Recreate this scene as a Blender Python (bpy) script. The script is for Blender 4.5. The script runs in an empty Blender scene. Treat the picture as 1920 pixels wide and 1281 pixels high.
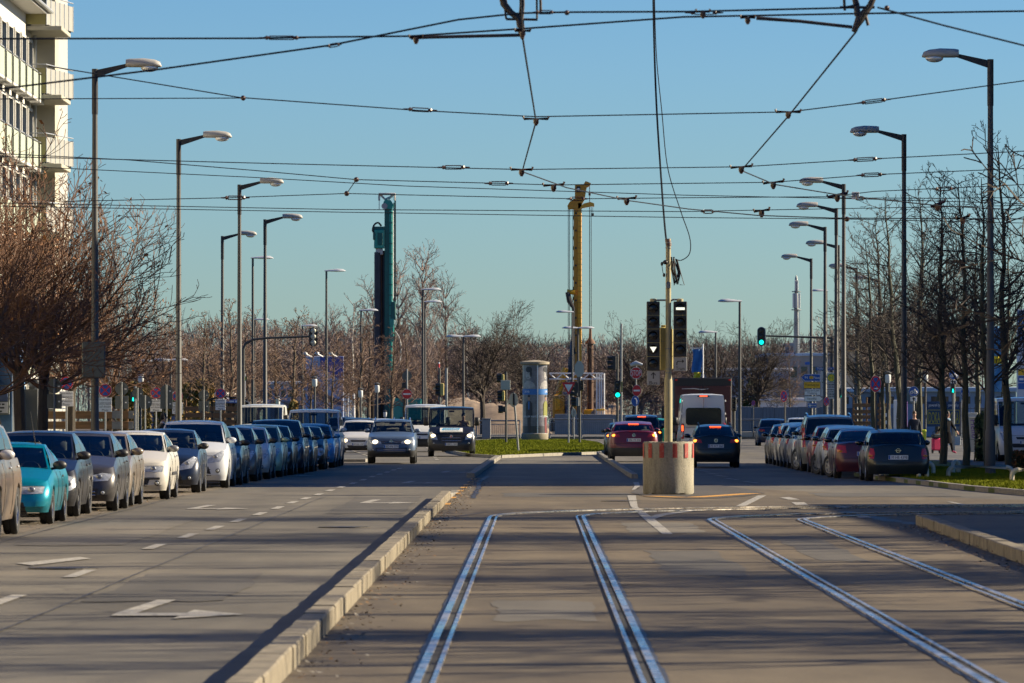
import bpy, bmesh, math, random
import numpy as np
from mathutils import Vector, Matrix, Euler
R = math.radians
PI = math.pi
scene = bpy.context.scene
COL = scene.collection
F, CX, HZ, CAMH = 10400.0, 960.0, 778.0, 1.75      # measured lens: photo pixels, principal column, horizon row, eye height

def X(px, d): return (px - CX) * d / F
def Z(py, d): return CAMH + (HZ - py) * d / F
def D(py, z=0.0): return F * (CAMH - z) / (py - HZ)
def G(px, py, z=0.0):
    d = D(py, z); return (X(px, d), d)
def lerp(a, b, t): return a + (b - a) * t
def interp(x, pts):
    if x <= pts[0][0]: return pts[0][1]
    for (x0, y0), (x1, y1) in zip(pts, pts[1:]):
        if x <= x1: return y0 + (y1 - y0) * (x - x0) / max(1e-9, x1 - x0)
    return pts[-1][1]

# ------------------------------------------------------------------ materials
MATS = {}
def newmat(name):
    m = bpy.data.materials.new(name); m.use_nodes = True
    nt = m.node_tree; b = nt.nodes['Principled BSDF']
    MATS[name] = m
    return m, nt, b
def noise_node(nt, scale, detail=4, rough=.6, coord='Object', stretch=None):
    tc = nt.nodes.new('ShaderNodeTexCoord'); n = nt.nodes.new('ShaderNodeTexNoise')
    n.inputs['Scale'].default_value = scale; n.inputs['Detail'].default_value = detail; n.inputs['Roughness'].default_value = rough
    if stretch:
        mp = nt.nodes.new('ShaderNodeMapping'); mp.inputs['Scale'].default_value = stretch
        nt.links.new(tc.outputs[coord], mp.inputs['Vector']); nt.links.new(mp.outputs[0], n.inputs['Vector'])
    else:
        nt.links.new(tc.outputs[coord], n.inputs['Vector'])
    return n
def ramp(nt, fac, stops):
    r = nt.nodes.new('ShaderNodeValToRGB'); e = r.color_ramp.elements
    while len(e) < len(stops): e.new(.5)
    for k, (p, c) in enumerate(stops):
        e[k].position = p; e[k].color = (*c, 1) if len(c) == 3 else c
    nt.links.new(fac, r.inputs['Fac']); return r
def mixc(nt, a, b, fac, mode='MIX'):
    m = nt.nodes.new('ShaderNodeMix'); m.data_type = 'RGBA'; m.blend_type = mode
    for sock, v in ((m.inputs[0], fac), (m.inputs[6], a), (m.inputs[7], b)):
        if hasattr(v, 'is_linked'): nt.links.new(v, sock)
        elif isinstance(v, (int, float)): sock.default_value = v
        else: sock.default_value = (*v, 1)
    return m.outputs[2]
def M(name, col=(.5, .5, .5), rough=.5, metal=0.0, coat=0.0, var=0.0, scale=6.0, emit=None, estr=0.0, bump=0.0, spec=None, stretch=None, coatr=.04):
    if name in MATS: return MATS[name]
    m, nt, b = newmat(name)
    b.inputs['Base Color'].default_value = (*col, 1)
    b.inputs['Roughness'].default_value = rough; b.inputs['Metallic'].default_value = metal
    if coat: b.inputs['Coat Weight'].default_value = coat; b.inputs['Coat Roughness'].default_value = coatr
    if spec is not None: b.inputs['Specular IOR Level'].default_value = spec
    if var or bump:
        n = noise_node(nt, scale, 5, .65, stretch=stretch)
        if var:
            lo = tuple(max(0, c * (1 - var)) for c in col); hi = tuple(min(1, c * (1 + var)) for c in col)
            r = ramp(nt, n.outputs['Fac'], [(.3, lo), (.7, hi)])
            nt.links.new(r.outputs[0], b.inputs['Base Color'])
        if bump:
            bp = nt.nodes.new('ShaderNodeBump'); bp.inputs['Strength'].default_value = bump; bp.inputs['Distance'].default_value = .01
            nt.links.new(n.outputs['Fac'], bp.inputs['Height']); nt.links.new(bp.outputs[0], b.inputs['Normal'])
    if emit:
        b.inputs['Emission Color'].default_value = (*emit, 1); b.inputs['Emission Strength'].default_value = estr
    return m
def paint(name, col, metal=.12, rough=.30):
    if name in MATS: return MATS[name]
    m, nt, b = newmat(name)
    b.inputs['Metallic'].default_value = metal; b.inputs['Roughness'].default_value = rough
    b.inputs['Coat Weight'].default_value = .4; b.inputs['Coat Roughness'].default_value = .06
    # road film towards the sills: a dusty coat that follows the car, not the light
    n = noise_node(nt, 2.2, 5, .65)
    tc = nt.nodes.new('ShaderNodeTexCoord'); sp = nt.nodes.new('ShaderNodeSeparateXYZ')
    nt.links.new(tc.outputs['Object'], sp.inputs[0])
    mr = nt.nodes.new('ShaderNodeMapRange'); mr.inputs[1].default_value = .75; mr.inputs[2].default_value = .15; mr.inputs[3].default_value = 0; mr.inputs[4].default_value = .32
    nt.links.new(sp.outputs[2], mr.inputs[0])
    mu = nt.nodes.new('ShaderNodeMath'); mu.operation = 'MULTIPLY'
    nt.links.new(mr.outputs[0], mu.inputs[0]); nt.links.new(n.outputs['Fac'], mu.inputs[1])
    dust = tuple(.6 * c + .4 * g for c, g in zip(col, (.16, .14, .12)))
    nt.links.new(mixc(nt, col, dust, mu.outputs[0]), b.inputs['Base Color'])
    rr = nt.nodes.new('ShaderNodeMapRange'); rr.inputs[3].default_value = rough * .8; rr.inputs[4].default_value = rough * 1.35
    nt.links.new(n.outputs['Fac'], rr.inputs[0]); nt.links.new(rr.outputs[0], b.inputs['Roughness'])
    return m

# ------------------------------------------------------------------ mesh builder
class MB:
    def __init__(s): s.v = []; s.f = []; s.mi = []; s.mats = []
    def m(s, mat):
        if mat not in s.mats: s.mats.append(mat)
        return s.mats.index(mat)
    def add(s, vs, fs, mat):
        o = len(s.v); s.v.extend(vs); k = s.m(mat)
        for f in fs: s.f.append(tuple(i + o for i in f)); s.mi.append(k)
        return s
    def box(s, c, size, mat, rz=0.0, taper=1.0, rx=0.0):
        hx, hy, hz = (q / 2 for q in size); vs = []
        mt = Euler((rx, 0, rz)).to_matrix()
        for z in (-hz, hz):
            t = taper if z > 0 else 1
            for x, y in ((-hx, -hy), (hx, -hy), (hx, hy), (-hx, hy)):
                p = mt @ Vector((x * t, y * t, z)); vs.append((p.x + c[0], p.y + c[1], p.z + c[2]))
        return s.add(vs, [(0, 3, 2, 1), (4, 5, 6, 7), (0, 1, 5, 4), (1, 2, 6, 5), (2, 3, 7, 6), (3, 0, 4, 7)], mat)
    def b2(s, x0, x1, y0, y1, z0, z1, mat):
        return s.box(((x0 + x1) / 2, (y0 + y1) / 2, (z0 + z1) / 2), (abs(x1 - x0), abs(y1 - y0), abs(z1 - z0)), mat)
    def bbox(s, x0, x1, y0, y1, z0, z1, mat, b=.02):
        # box with chamfered vertical and horizontal edges
        vs = []; fs = []
        rings = [(z0, b), (z0 + b, 0), (z1 - b, 0), (z1, b)]
        for z, i in rings:
            xa, xb, ya, yb = x0 + i, x1 - i, y0 + i, y1 - i
            for p in ((xa + b, ya), (xb - b, ya), (xb, ya + b), (xb, yb - b), (xb - b, yb), (xa + b, yb), (xa, yb - b), (xa, ya + b)): vs.append((*p, z))
        for r in range(3):
            for k in range(8): fs.append((r * 8 + k, r * 8 + (k + 1) % 8, r * 8 + 8 + (k + 1) % 8, r * 8 + 8 + k))
        fs.append(tuple(range(7, -1, -1))); fs.append(tuple(range(24, 32)))
        return s.add(vs, fs, mat)
    def tube(s, pts, r, mat, n=8, cap=True):
        pts = [Vector(p) for p in pts]; k = len(pts)
        rs = r if isinstance(r, (list, tuple)) else [r] * k
        vs = []; fs = []; ref = None
        for i, p in enumerate(pts):
            t = (pts[min(i + 1, k - 1)] - pts[max(i - 1, 0)]).normalized()
            if ref is None: ref = Vector((0, 0, 1)) if abs(t.z) < .9 else Vector((1, 0, 0))
            a = t.cross(ref)
            if a.length < 1e-4: a = t.cross(Vector((0, 1, 0)))
            a.normalize(); b = t.cross(a).normalized(); ref = -b if False else ref
            for j in range(n):
                g = 2 * PI * j / n; q = p + a * (rs[i] * math.cos(g)) + b * (rs[i] * math.sin(g)); vs.append(tuple(q))
        for i in range(k - 1):
            for j in range(n): fs.append((i * n + j, i * n + (j + 1) % n, (i + 1) * n + (j + 1) % n, (i + 1) * n + j))
        if cap: fs.append(tuple(range(n - 1, -1, -1))); fs.append(tuple((k - 1) * n + j for j in range(n)))
        return s.add(vs, fs, mat)
    def lathe(s, prof, c, mat, n=20, axis='z', cap=True):
        vs = []; fs = []; k = len(prof)
        for r, h in prof:
            for j in range(n):
                g = 2 * PI * j / n; a, b = r * math.cos(g), r * math.sin(g)
                if axis == 'z': vs.append((c[0] + a, c[1] + b, c[2] + h))
                elif axis == 'x': vs.append((c[0] + h, c[1] + a, c[2] + b))
                else: vs.append((c[0] + b, c[1] + h, c[2] + a))
        for i in range(k - 1):
            for j in range(n): fs.append((i * n + j, i * n + (j + 1) % n, (i + 1) * n + (j + 1) % n, (i + 1) * n + j))
        if cap: fs.append(tuple(range(n - 1, -1, -1))); fs.append(tuple((k - 1) * n + j for j in range(n)))
        return s.add(vs, fs, mat)
    def prism(s, poly, y0, y1, mat, c=(0, 0, 0), back=None):
        # polygon in x,z (counter-clockwise seen from -y) extruded along y
        n = len(poly)
        vs = [(c[0] + x, c[1] + y0, c[2] + z) for x, z in poly] + [(c[0] + x, c[1] + y1, c[2] + z) for x, z in poly]
        s.add(vs, [tuple(range(n))], mat)
        o = len(s.v) - 2 * n; kb = s.m(back or mat)
        s.f.append(tuple(o + n + i for i in range(n - 1, -1, -1))); s.mi.append(kb)
        for i in range(n):
            j = (i + 1) % n; s.f.append((o + j, o + i, o + n + i, o + n + j)); s.mi.append(kb)
        return s
    def slab(s, poly, z0, z1, mat):
        n = len(poly); vs = [(x, y, z0) for x, y in poly] + [(x, y, z1) for x, y in poly]
        fs = [tuple(range(n, 2 * n)), tuple(range(n - 1, -1, -1))] + [(i, (i + 1) % n, n + (i + 1) % n, n + i) for i in range(n)]
        return s.add(vs, fs, mat)
    def sheet(s, poly, z, mat):
        a = sum(x0 * y1 - x1 * y0 for (x0, y0), (x1, y1) in zip(poly, poly[1:] + poly[:1]))
        if a < 0: poly = poly[::-1]
        return s.add([(x, y, z) for x, y in poly], [tuple(range(len(poly)))], mat)
    def ball(s, c, r, mat, n=12, k=8):
        rx, ry, rz = r if isinstance(r, (tuple, list)) else (r, r, r)
        vs = [(c[0], c[1], c[2] - rz)]; fs = []
        for i in range(1, k):
            a = -PI / 2 + PI * i / k
            for j in range(n):
                g = 2 * PI * j / n; vs.append((c[0] + rx * math.cos(a) * math.cos(g), c[1] + ry * math.cos(a) * math.sin(g), c[2] + rz * math.sin(a)))
        vs.append((c[0], c[1], c[2] + rz)); t = len(vs) - 1
        for j in range(n): fs.append((0, 1 + (j + 1) % n, 1 + j)); fs.append((t, 1 + (k - 2) * n + j, 1 + (k - 2) * n + (j + 1) % n))
        for i in range(k - 2):
            for j in range(n):
                a, b = 1 + i * n + j, 1 + i * n + (j + 1) % n; fs.append((a, b, b + n, a + n))
        return s.add(vs, fs, mat)
    def text(s, txt, size, c, mat, w=None, depth=.0, face=-1, rz=0.0, tilt=None):
        # lettering in the x,z plane, centred on c, reading from -y (face=-1) or +y
        vs, fs = text_mesh(txt)
        xs = [v[0] for v in vs]; ys = [v[1] for v in vs]
        if not xs: return s
        mx, my = (min(xs) + max(xs)) / 2, (min(ys) + max(ys)) / 2
        k = size / .7; kx = k if w is None else w / max(1e-6, max(xs) - min(xs))
        out = []
        for v in vs:
            a, b = (v[0] - mx) * kx, (v[1] - my) * k
            if rz: a, b = a * math.cos(rz) - b * math.sin(rz), a * math.sin(rz) + b * math.cos(rz)
            if face == -1: out.append((c[0] + a, c[1] - depth, c[2] + b))
            elif face == 1: out.append((c[0] - a, c[1] + depth, c[2] + b))
            else: out.append((c[0] + depth, c[1] + a, c[2] + b))
        return s.add(out, fs, mat)
    def bars(s, c, w, h, mat, seed=0):
        # a line of print too small to read: word-length strokes
        r = random.Random(seed); x = -w / 2
        while x < w / 2 - h: q = min(w / 2 - x, h * r.uniform(1.2, 4)); s.b2(c[0] + x, c[0] + x + q, c[1] - .003, c[1], c[2] - h / 2, c[2] + h / 2, mat); x += q + h * .7
        return s
    def build(s, name, parent=None, smooth=32, loc=None):
        me = bpy.data.meshes.new(name); me.from_pydata(s.v, [], s.f)
        for m in s.mats: me.materials.append(m)
        if len(s.mats) > 1: me.polygons.foreach_set('material_index', s.mi)
        if smooth:
            me.shade_smooth(); me.set_sharp_from_angle(angle=R(smooth))
        o = bpy.data.objects.new(name, me); COL.objects.link(o)
        if parent: o.parent = parent
        if loc: o.location = loc
        return o
_TXT = {}
def text_mesh(t):
    if t in _TXT: return _TXT[t]
    cu = bpy.data.curves.new('lettering', 'FONT'); cu.body = t; cu.resolution_u = 3
    ob = bpy.data.objects.new('lettering', cu); COL.objects.link(ob)
    dg = bpy.context.evaluated_depsgraph_get(); me = ob.evaluated_get(dg).to_mesh()
    r = ([tuple(v.co) for v in me.vertices], [tuple(p.vertices) for p in me.polygons])
    ob.evaluated_get(dg).to_mesh_clear(); bpy.data.objects.remove(ob); bpy.data.curves.remove(cu)
    _TXT[t] = r; return r
def tag(o, label=None, cat=None, group=None, kind=None):
    if label: o['label'] = label
    if cat: o['category'] = cat
    if group: o['group'] = group
    if kind: o['kind'] = kind
    return o
def thing(name, label, cat, loc=(0, 0, 0), rz=0.0, group=None):
    o = bpy.data.objects.new(name, None); COL.objects.link(o); o.location = loc; o.rotation_euler = (0, 0, rz)
    o.empty_display_size = .2
    return tag(o, label, cat, group)
def copy_thing(r, loc, rz=0.0, label=None, group=None, scale=None):
    c = r.copy(); COL.objects.link(c); c.location = loc; c.rotation_euler = (0, 0, rz)
    if scale: c.scale = scale if isinstance(scale, tuple) else (scale,) * 3
    if label: c['label'] = label
    if group: c['group'] = group
    for ch in r.children:
        k = ch.copy(); COL.objects.link(k); k.parent = c
        for g in ch.children:
            q = g.copy(); COL.objects.link(q); q.parent = k
    return c
def circ(r, n=24, cx=0, cz=0, a0=0, a1=2 * PI):
    full = abs(a1 - a0 - 2 * PI) < 1e-6
    return [(cx + r * math.cos(a0 + (a1 - a0) * k / (n if full else n - 1)), cz + r * math.sin(a0 + (a1 - a0) * k / (n if full else n - 1))) for k in range(n)]
def rrect(w, h, r, n=4):
    out = []
    for cx, cz, a in ((w / 2 - r, -h / 2 + r, -PI / 2), (w / 2 - r, h / 2 - r, 0), (-w / 2 + r, h / 2 - r, PI / 2), (-w / 2 + r, -h / 2 + r, PI)):
        for k in range(n + 1): g = a + PI / 2 * k / n; out.append((cx + r * math.cos(g), cz + r * math.sin(g)))
    return out
rnd = random.Random(7)

# shared materials
GALV = M('galvanised_steel', (.20, .21, .215), .5, .55, var=.15, scale=3)
POLE = M('lamp_pole_paint', (.050, .051, .050), .6, 0, var=.15, scale=2)
DARKMET = M('dark_metal', (.03, .03, .033), .5, .5)
RUBBER = M('tyre_rubber', (.018, .018, .019), .75, var=.3, scale=8)
BLACKPL = M('black_plastic', (.02, .02, .022), .5, var=.2, scale=10)
CHROME = M('chrome', (.75, .76, .78), .14, 1.0)
WHITEP = M('white_paint', (.75, .75, .74), .45, var=.06)
SIGNWHITE = M('sign_white', (.72, .72, .70), .45)
SIGNRED = M('sign_red', (.55, .02, .025), .45)
SIGNBLUE = M('sign_blue', (.015, .09, .36), .45)
SIGNYEL = M('sign_yellow', (.75, .42, .02), .45)
SIGNBACK = M('sign_back', (.10, .115, .115), .55, .4, var=.1)
INK = M('sign_ink', (.02, .02, .02), .6)
# ------------------------------------------------------------------ vehicles (front towards local -y, origin on the ground at the front axle side)
def glass_mat():
    if 'car_glass' in MATS: return MATS['car_glass']
    m, nt, b = newmat('car_glass')
    nt.nodes.remove(b); out = nt.nodes['Material Output']
    tr = nt.nodes.new('ShaderNodeBsdfTransparent'); tr.inputs[0].default_value = (.60, .66, .64, 1)
    gl = nt.nodes.new('ShaderNodeBsdfGlossy'); gl.inputs['Roughness'].default_value = .03; gl.inputs[0].default_value = (.9, .95, 1, 1)
    fr = nt.nodes.new('ShaderNodeFresnel'); fr.inputs[0].default_value = 1.55
    mx = nt.nodes.new('ShaderNodeMixShader')
    nt.links.new(fr.outputs[0], mx.inputs[0]); nt.links.new(tr.outputs[0], mx.inputs[1]); nt.links.new(gl.outputs[0], mx.inputs[2]); nt.links.new(mx.outputs[0], out.inputs[0])
    return m
GLASS = glass_mat()
TINT = M('tinted_glass', (.012, .014, .017), .06, 0, spec=.7)
LAMPG = M('headlamp_glass', (.42, .44, .46), .2, .35, var=.35, scale=16)
REFL = M('headlamp_reflector', (.22, .23, .25), .3, .6)
LAMPON = M('headlamp_lit', (.9, .85, .7), .3, emit=(1, .78, .45), estr=1.5)
TAILR = M('tail_lamp_red', (.50, .03, .022), .18, coat=.5)
TAILON = M('brake_lamp_lit', (.8, .05, .02), .3, emit=(1, .09, .02), estr=1.3)
TAILOR = M('tail_lamp_core', (.9, .3, .05), .3, emit=(1, .30, .04), estr=1.3)
ORANGE = M('indicator_orange', (.65, .20, .02), .3)
CLOTH = M('seat_cloth', (.07, .07, .075), .85, var=.2, scale=12)
DASH = M('dashboard_plastic', (.03, .03, .032), .6)
PLATEW = M('plate_white', (.70, .71, .72), .4)
RIM = M('alloy_rim', (.45, .46, .48), .3, .85)
HUBCAP = M('rim_dark', (.16, .16, .17), .4, .6)
CHAS = M('underbody', (.012, .012, .013), .9)

BASE = dict(L=4.2, W=1.78, H=1.46, clr=.19, wr=.315, wf=.86, wrr=.80, nose=.70, hoodf=.78, cowl=.96, belt=.98, tail=1.02,
            wsb=1.02, wst=1.95, rfe=3.25, rwb=3.95, gw=.90, rw=.66, crown=.045, fo=[(0, .07), (.22, 0), (.5, .01), (.8, .07), (1, .17)],
            ro=[(0, .08), (.25, 0), (.55, .02), (1, .10)], rc=.30, roofsag=.05, sideglass=True, rearglass=(.08, .88))
SPEC = {
 'hatch': {},
 'small': dict(L=3.75, W=1.66, H=1.47, wsb=.92, wst=1.75, rfe=2.95, rwb=3.5, wr=.29),
 'mini': dict(L=3.70, W=1.69, H=1.40, wsb=1.15, wst=1.62, rfe=3.05, rwb=3.46, rw=.70, gw=.91, belt=.93, tail=.93, cowl=.92, wrr=.66, roofsag=.07),
 'coupe': dict(L=4.1, W=1.70, H=1.33, wsb=1.20, wst=2.05, rfe=2.85, rwb=3.55, nose=.62, hoodf=.68, cowl=.86, belt=.86, tail=.90, wr=.29, clr=.20, rw=.62),
 'sedan': dict(L=4.45, W=1.74, H=1.40, wsb=1.35, wst=2.15, rfe=3.15, rwb=3.85, tail=.98, rw=.63, ro=[(0, .08), (.25, 0), (.6, .02), (1, .08)]),
 'estate': dict(L=4.7, W=1.80, H=1.50, wsb=1.25, wst=2.1, rfe=4.1, rwb=4.52, rw=.65, roofsag=.07, wrr=.95),
 'mpv': dict(L=4.6, W=1.86, H=1.64, wsb=.98, wst=2.0, rfe=3.95, rwb=4.4, nose=.78, hoodf=.88, cowl=1.06, belt=1.06, tail=1.08, rw=.66, wr=.33),
 'suv': dict(L=4.5, W=1.85, H=1.70, clr=.24, wsb=1.2, wst=1.95, rfe=3.8, rwb=4.3, nose=.86, hoodf=.95, cowl=1.10, belt=1.10, tail=1.12, rw=.68, wr=.355),
 'van': dict(L=5.0, W=2.0, H=2.15, clr=.24, wsb=.62, wst=1.52, rfe=4.88, rwb=4.97, nose=.92, hoodf=1.0, cowl=1.22, belt=1.22, tail=1.22, gw=.965, rw=.84, wr=.345, rc=.22, crown=.05,
             sideglass=False, rearglass=(.2, .8), fo=[(0, .05), (.2, 0), (.5, 0), (.85, .06), (1, .14)], ro=[(0, .03), (.2, 0), (1, .02)], roofsag=.03, wf=.92, wrr=1.0),
 't5': dict(L=4.89, W=1.90, H=1.97, clr=.22, wsb=.80, wst=1.62, rfe=4.7, rwb=4.85, nose=.88, hoodf=.97, cowl=1.16, belt=1.16, tail=1.16, gw=.95, rw=.79, wr=.335, rc=.25, roofsag=.04, wrr=.95),
}

class Car:
    def __init__(s, kind, **kw):
        p = dict(BASE); p.update(SPEC[kind]); p.update(kw); s.p = p; s.hw = p['W'] / 2
        s.ns = 44
    def ztop(s, y):
        p = s.p
        return interp(y, [(0, p['nose']), (.25, p['hoodf']), (p['wsb'], p['cowl']), (p['wst'] + .3, p['belt']), (p['rwb'], p['tail']), (p['L'], p['tail'] - .03)])
    def w(s, t): return s.hw * interp(t, [(0, .93), (.25, .975), (.55, 1.0), (.8, .985), (1, .93)])
    def ring(s, t):
        p = s.p; L = p['L']; w = s.w(t); yf = interp(t, p['fo']); yr = L - interp(t, p['ro']); rc = p['rc']; ry = rc * .8
        bow = .06; pts = []
        nf, nc = 8, 6
        for k in range(nf + 1):
            x = -(w - rc) + 2 * (w - rc) * k / nf; pts.append((x, yf + bow * (x / w) ** 2))
        y0 = yf + bow * ((w - rc) / w) ** 2
        right = []
        for k in range(1, nc + 1):
            a = PI / 2 * k / nc; right.append((w - rc + rc * math.sin(a), y0 + ry * (1 - math.cos(a))))
        ys, ye = y0 + ry, yr - .02 - ry
        for k in range(1, s.ns): right.append((w, lerp(ys, ye, k / s.ns)))
        for k in range(0, nc + 1):
            a = PI / 2 * k / nc; right.append((w - rc + rc * math.cos(a), ye + ry * math.sin(a)))
        rear = []
        for k in range(1, nf): 
            x = (w - rc) - 2 * (w - rc) * k / nf; rear.append((x, ye + ry + .035 * (1 - (x / (w - rc)) ** 2)))
        left = [(-x, y) for x, y in right[::-1]]
        return pts + right + rear + left, nf, len(right)
    def arch(s, y):
        p = s.p; a = p['wr'] + .055; z = 0
        for c in (p['wf'], p['L'] - p['wrr']):
            d = abs(y - c)
            if d < a: z = max(z, p['wr'] + math.sqrt(a * a - d * d) * .98)
        return z
    def front_y(s, x, z):
        y = .1
        for _ in range(6):
            zt = s.ztop(y); t = min(1, max(0, (z - s.p['clr']) / (zt - s.p['clr']))); w = s.w(t); rc = s.p['rc']; yf = interp(t, s.p['fo']); ax = min(abs(x), w - .004)
            if ax <= w - rc: y = yf + .06 * (ax / w) ** 2
            else:
                q = (ax - (w - rc)) / rc; y = yf + .06 * ((w - rc) / w) ** 2 + rc * .8 * (1 - math.sqrt(max(0, 1 - q * q)))
        return y
    def rear_y(s, x, z):
        p = s.p; zt = s.ztop(p['L'] - .1); t = min(1, max(0, (z - p['clr']) / (zt - p['clr']))); w = s.w(t); rc = p['rc']; yr = p['L'] - interp(t, p['ro']); ax = min(abs(x), w - .004)
        if ax <= w - rc: return yr - .02 + .035 * (1 - (ax / (w - rc)) ** 2)
        q = (ax - (w - rc)) / rc
        return yr - .02 - rc * .8 * (1 - math.sqrt(max(0, 1 - q * q)))
    def patch(s, mb, poly, mat, rear=False, off=.008, lv=3):
        # a shaped piece let into the front or rear skin: outline, three inner rings, and a skirt back to the body
        ol = []
        for (x0, z0), (x1, z1) in zip(poly, poly[1:] + poly[:1]):
            for k in range(3): ol.append((lerp(x0, x1, k / 3), lerp(z0, z1, k / 3)))
        cx = sum(q[0] for q in ol) / len(ol); cz = sum(q[1] for q in ol) / len(ol); n = len(ol)
        fy = s.rear_y if rear else s.front_y; sg = 1 if rear else -1
        vs = [(x, fy(x, z) - sg * .02, z) for x, z in ol]
        for k in range(lv):
            q = 1 - k / lv
            vs += [(cx + (x - cx) * q, fy(cx + (x - cx) * q, cz + (z - cz) * q) + sg * off, cz + (z - cz) * q) for x, z in ol]
        vs.append((cx, fy(cx, cz) + sg * off, cz)); c = len(vs) - 1
        fs = []
        for r in range(lv):
            for k in range(n):
                a, b = r * n + k, r * n + (k + 1) % n; f = (a, b, b + n, a + n); fs.append(f if not rear else f[::-1])
        for k in range(n):
            f = (lv * n + k, lv * n + (k + 1) % n, c); fs.append(f if not rear else f[::-1])
        mb.add(vs, fs, mat)
    # greenhouse surface
    def gpt(s, side, u, t):
        p = s.p; hb = s.hw * p['gw'] * .985; hr = s.hw * p['rw'] / .78 * .86
        zr = p['H'] - p['crown']
        if side in ('f', 'r'):
            if side == 'f':
                yb = p['wsb'] + .13 * u * u; yt = p['wst'] + .09 * u * u; zb = s.ztop(p['wsb']) - .015; zt = zr - .02 - .02 * u * u
            else:
                yb = p['rwb'] - .07 * u * u; yt = p['rfe'] - .05 * u * u; zb = s.ztop(p['rwb']) - .015; zt = zr - p['roofsag'] - .02 * u * u
            x = lerp(hb, hr, t) * u; bul = .035 * math.sin(PI * t)
            y = lerp(yb, yt, t) + (-bul if side == 'f' else bul)
            return (x, y, lerp(zb, zt, t))
        sg = 1 if side == 'R' else -1
        yb = lerp(p['wsb'] + .13, p['rwb'] - .07, u); yt = lerp(p['wst'] + .09, p['rfe'] - .05, u)
        zb = s.ztop(yb) - .015; zt = lerp(zr - .04, zr - p['roofsag'] - .02, u) + .035 * math.sin(PI * min(1, u * 1.15))
        x = lerp(hb, hr, t) + .028 * math.sin(PI * t)
        return (sg * x, lerp(yb, yt, t), lerp(zb, zt, t))

def wheel(parent, x, y, r, w, rim, sgn):
    mb = MB(); ri = r * .66
    prof = [(ri, -w / 2 + .01), (r * .93, -w / 2), (r, -w / 2 + .03), (r, -.012), (r - .012, -.008), (r - .012, .008), (r, .012), (r, w / 2 - .03), (r * .93, w / 2), (ri, w / 2 - .01)]
    mb.lathe(prof, (0, 0, 0), RUBBER, 26, 'x', cap=False)
    o = mb.build('wheel', parent, 40, (x, y, r))
    mb = MB()
    hx = sgn * (w / 2 - .03)
    mb.lathe([(ri * 1.01, -w / 2 + .02), (ri * 1.01, w / 2 - .012), (ri * .9, w / 2 - .012), (ri * .87, w / 2 - .06)], (0, 0, 0), rim, 24, 'x', cap=False)
    mb.lathe([(ri * .98, 0), (ri * .98, .004)], (hx - sgn * .055, 0, 0), CHAS, 24, 'x')
    for k in range(7):
        a = 2 * PI * k / 7; c, sn = math.cos(a), math.sin(a)
        q = [(hx, c * ri * e - sn * ww, sn * ri * e + c * ww) for e, ww in ((.12, .045), (.95, .03))] + [(hx, c * ri * e + sn * ww, sn * ri * e - c * ww) for e, ww in ((.95, .03), (.12, .045))]
        vs = q + [(v[0] - sgn * .03, v[1], v[2]) for v in q]
        mb.add(vs, [(0, 1, 2, 3), (7, 6, 5, 4), (0, 4, 5, 1), (1, 5, 6, 2), (2, 6, 7, 3), (3, 7, 4, 0)], rim)
    mb.lathe([(.06, -.01), (.06, .012), (.03, .018)], (hx, 0, 0), rim, 12, 'x')
    mb.build('rim', o, 40)

def plate(c, parent, txt, z, rear=False, w=.52, x=0):
    mb = MB(); y = (c.rear_y(x, z) if rear else c.front_y(x, z)); sg = 1 if rear else -1
    ya = y + sg * .012; yb = y + sg * .03
    mb.b2(x - w / 2, x + w / 2, min(ya, yb), max(ya, yb), z - .057, z + .057, PLATEW)
    yt = yb + sg * .002
    bx = (-w / 2 + .03) * (1 if not rear else -1)
    mb.b2(x + bx - .022, x + bx + .022, yb - .001 * sg, yb + sg * .002, z - .052, z + .052, SIGNBLUE)
    mb.text(txt, .075, (x + (.03 if not rear else -.03), yt + sg * .002, z), INK, w=w * .8, face=sg)
    mb.build('license_plate', parent, None)

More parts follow.
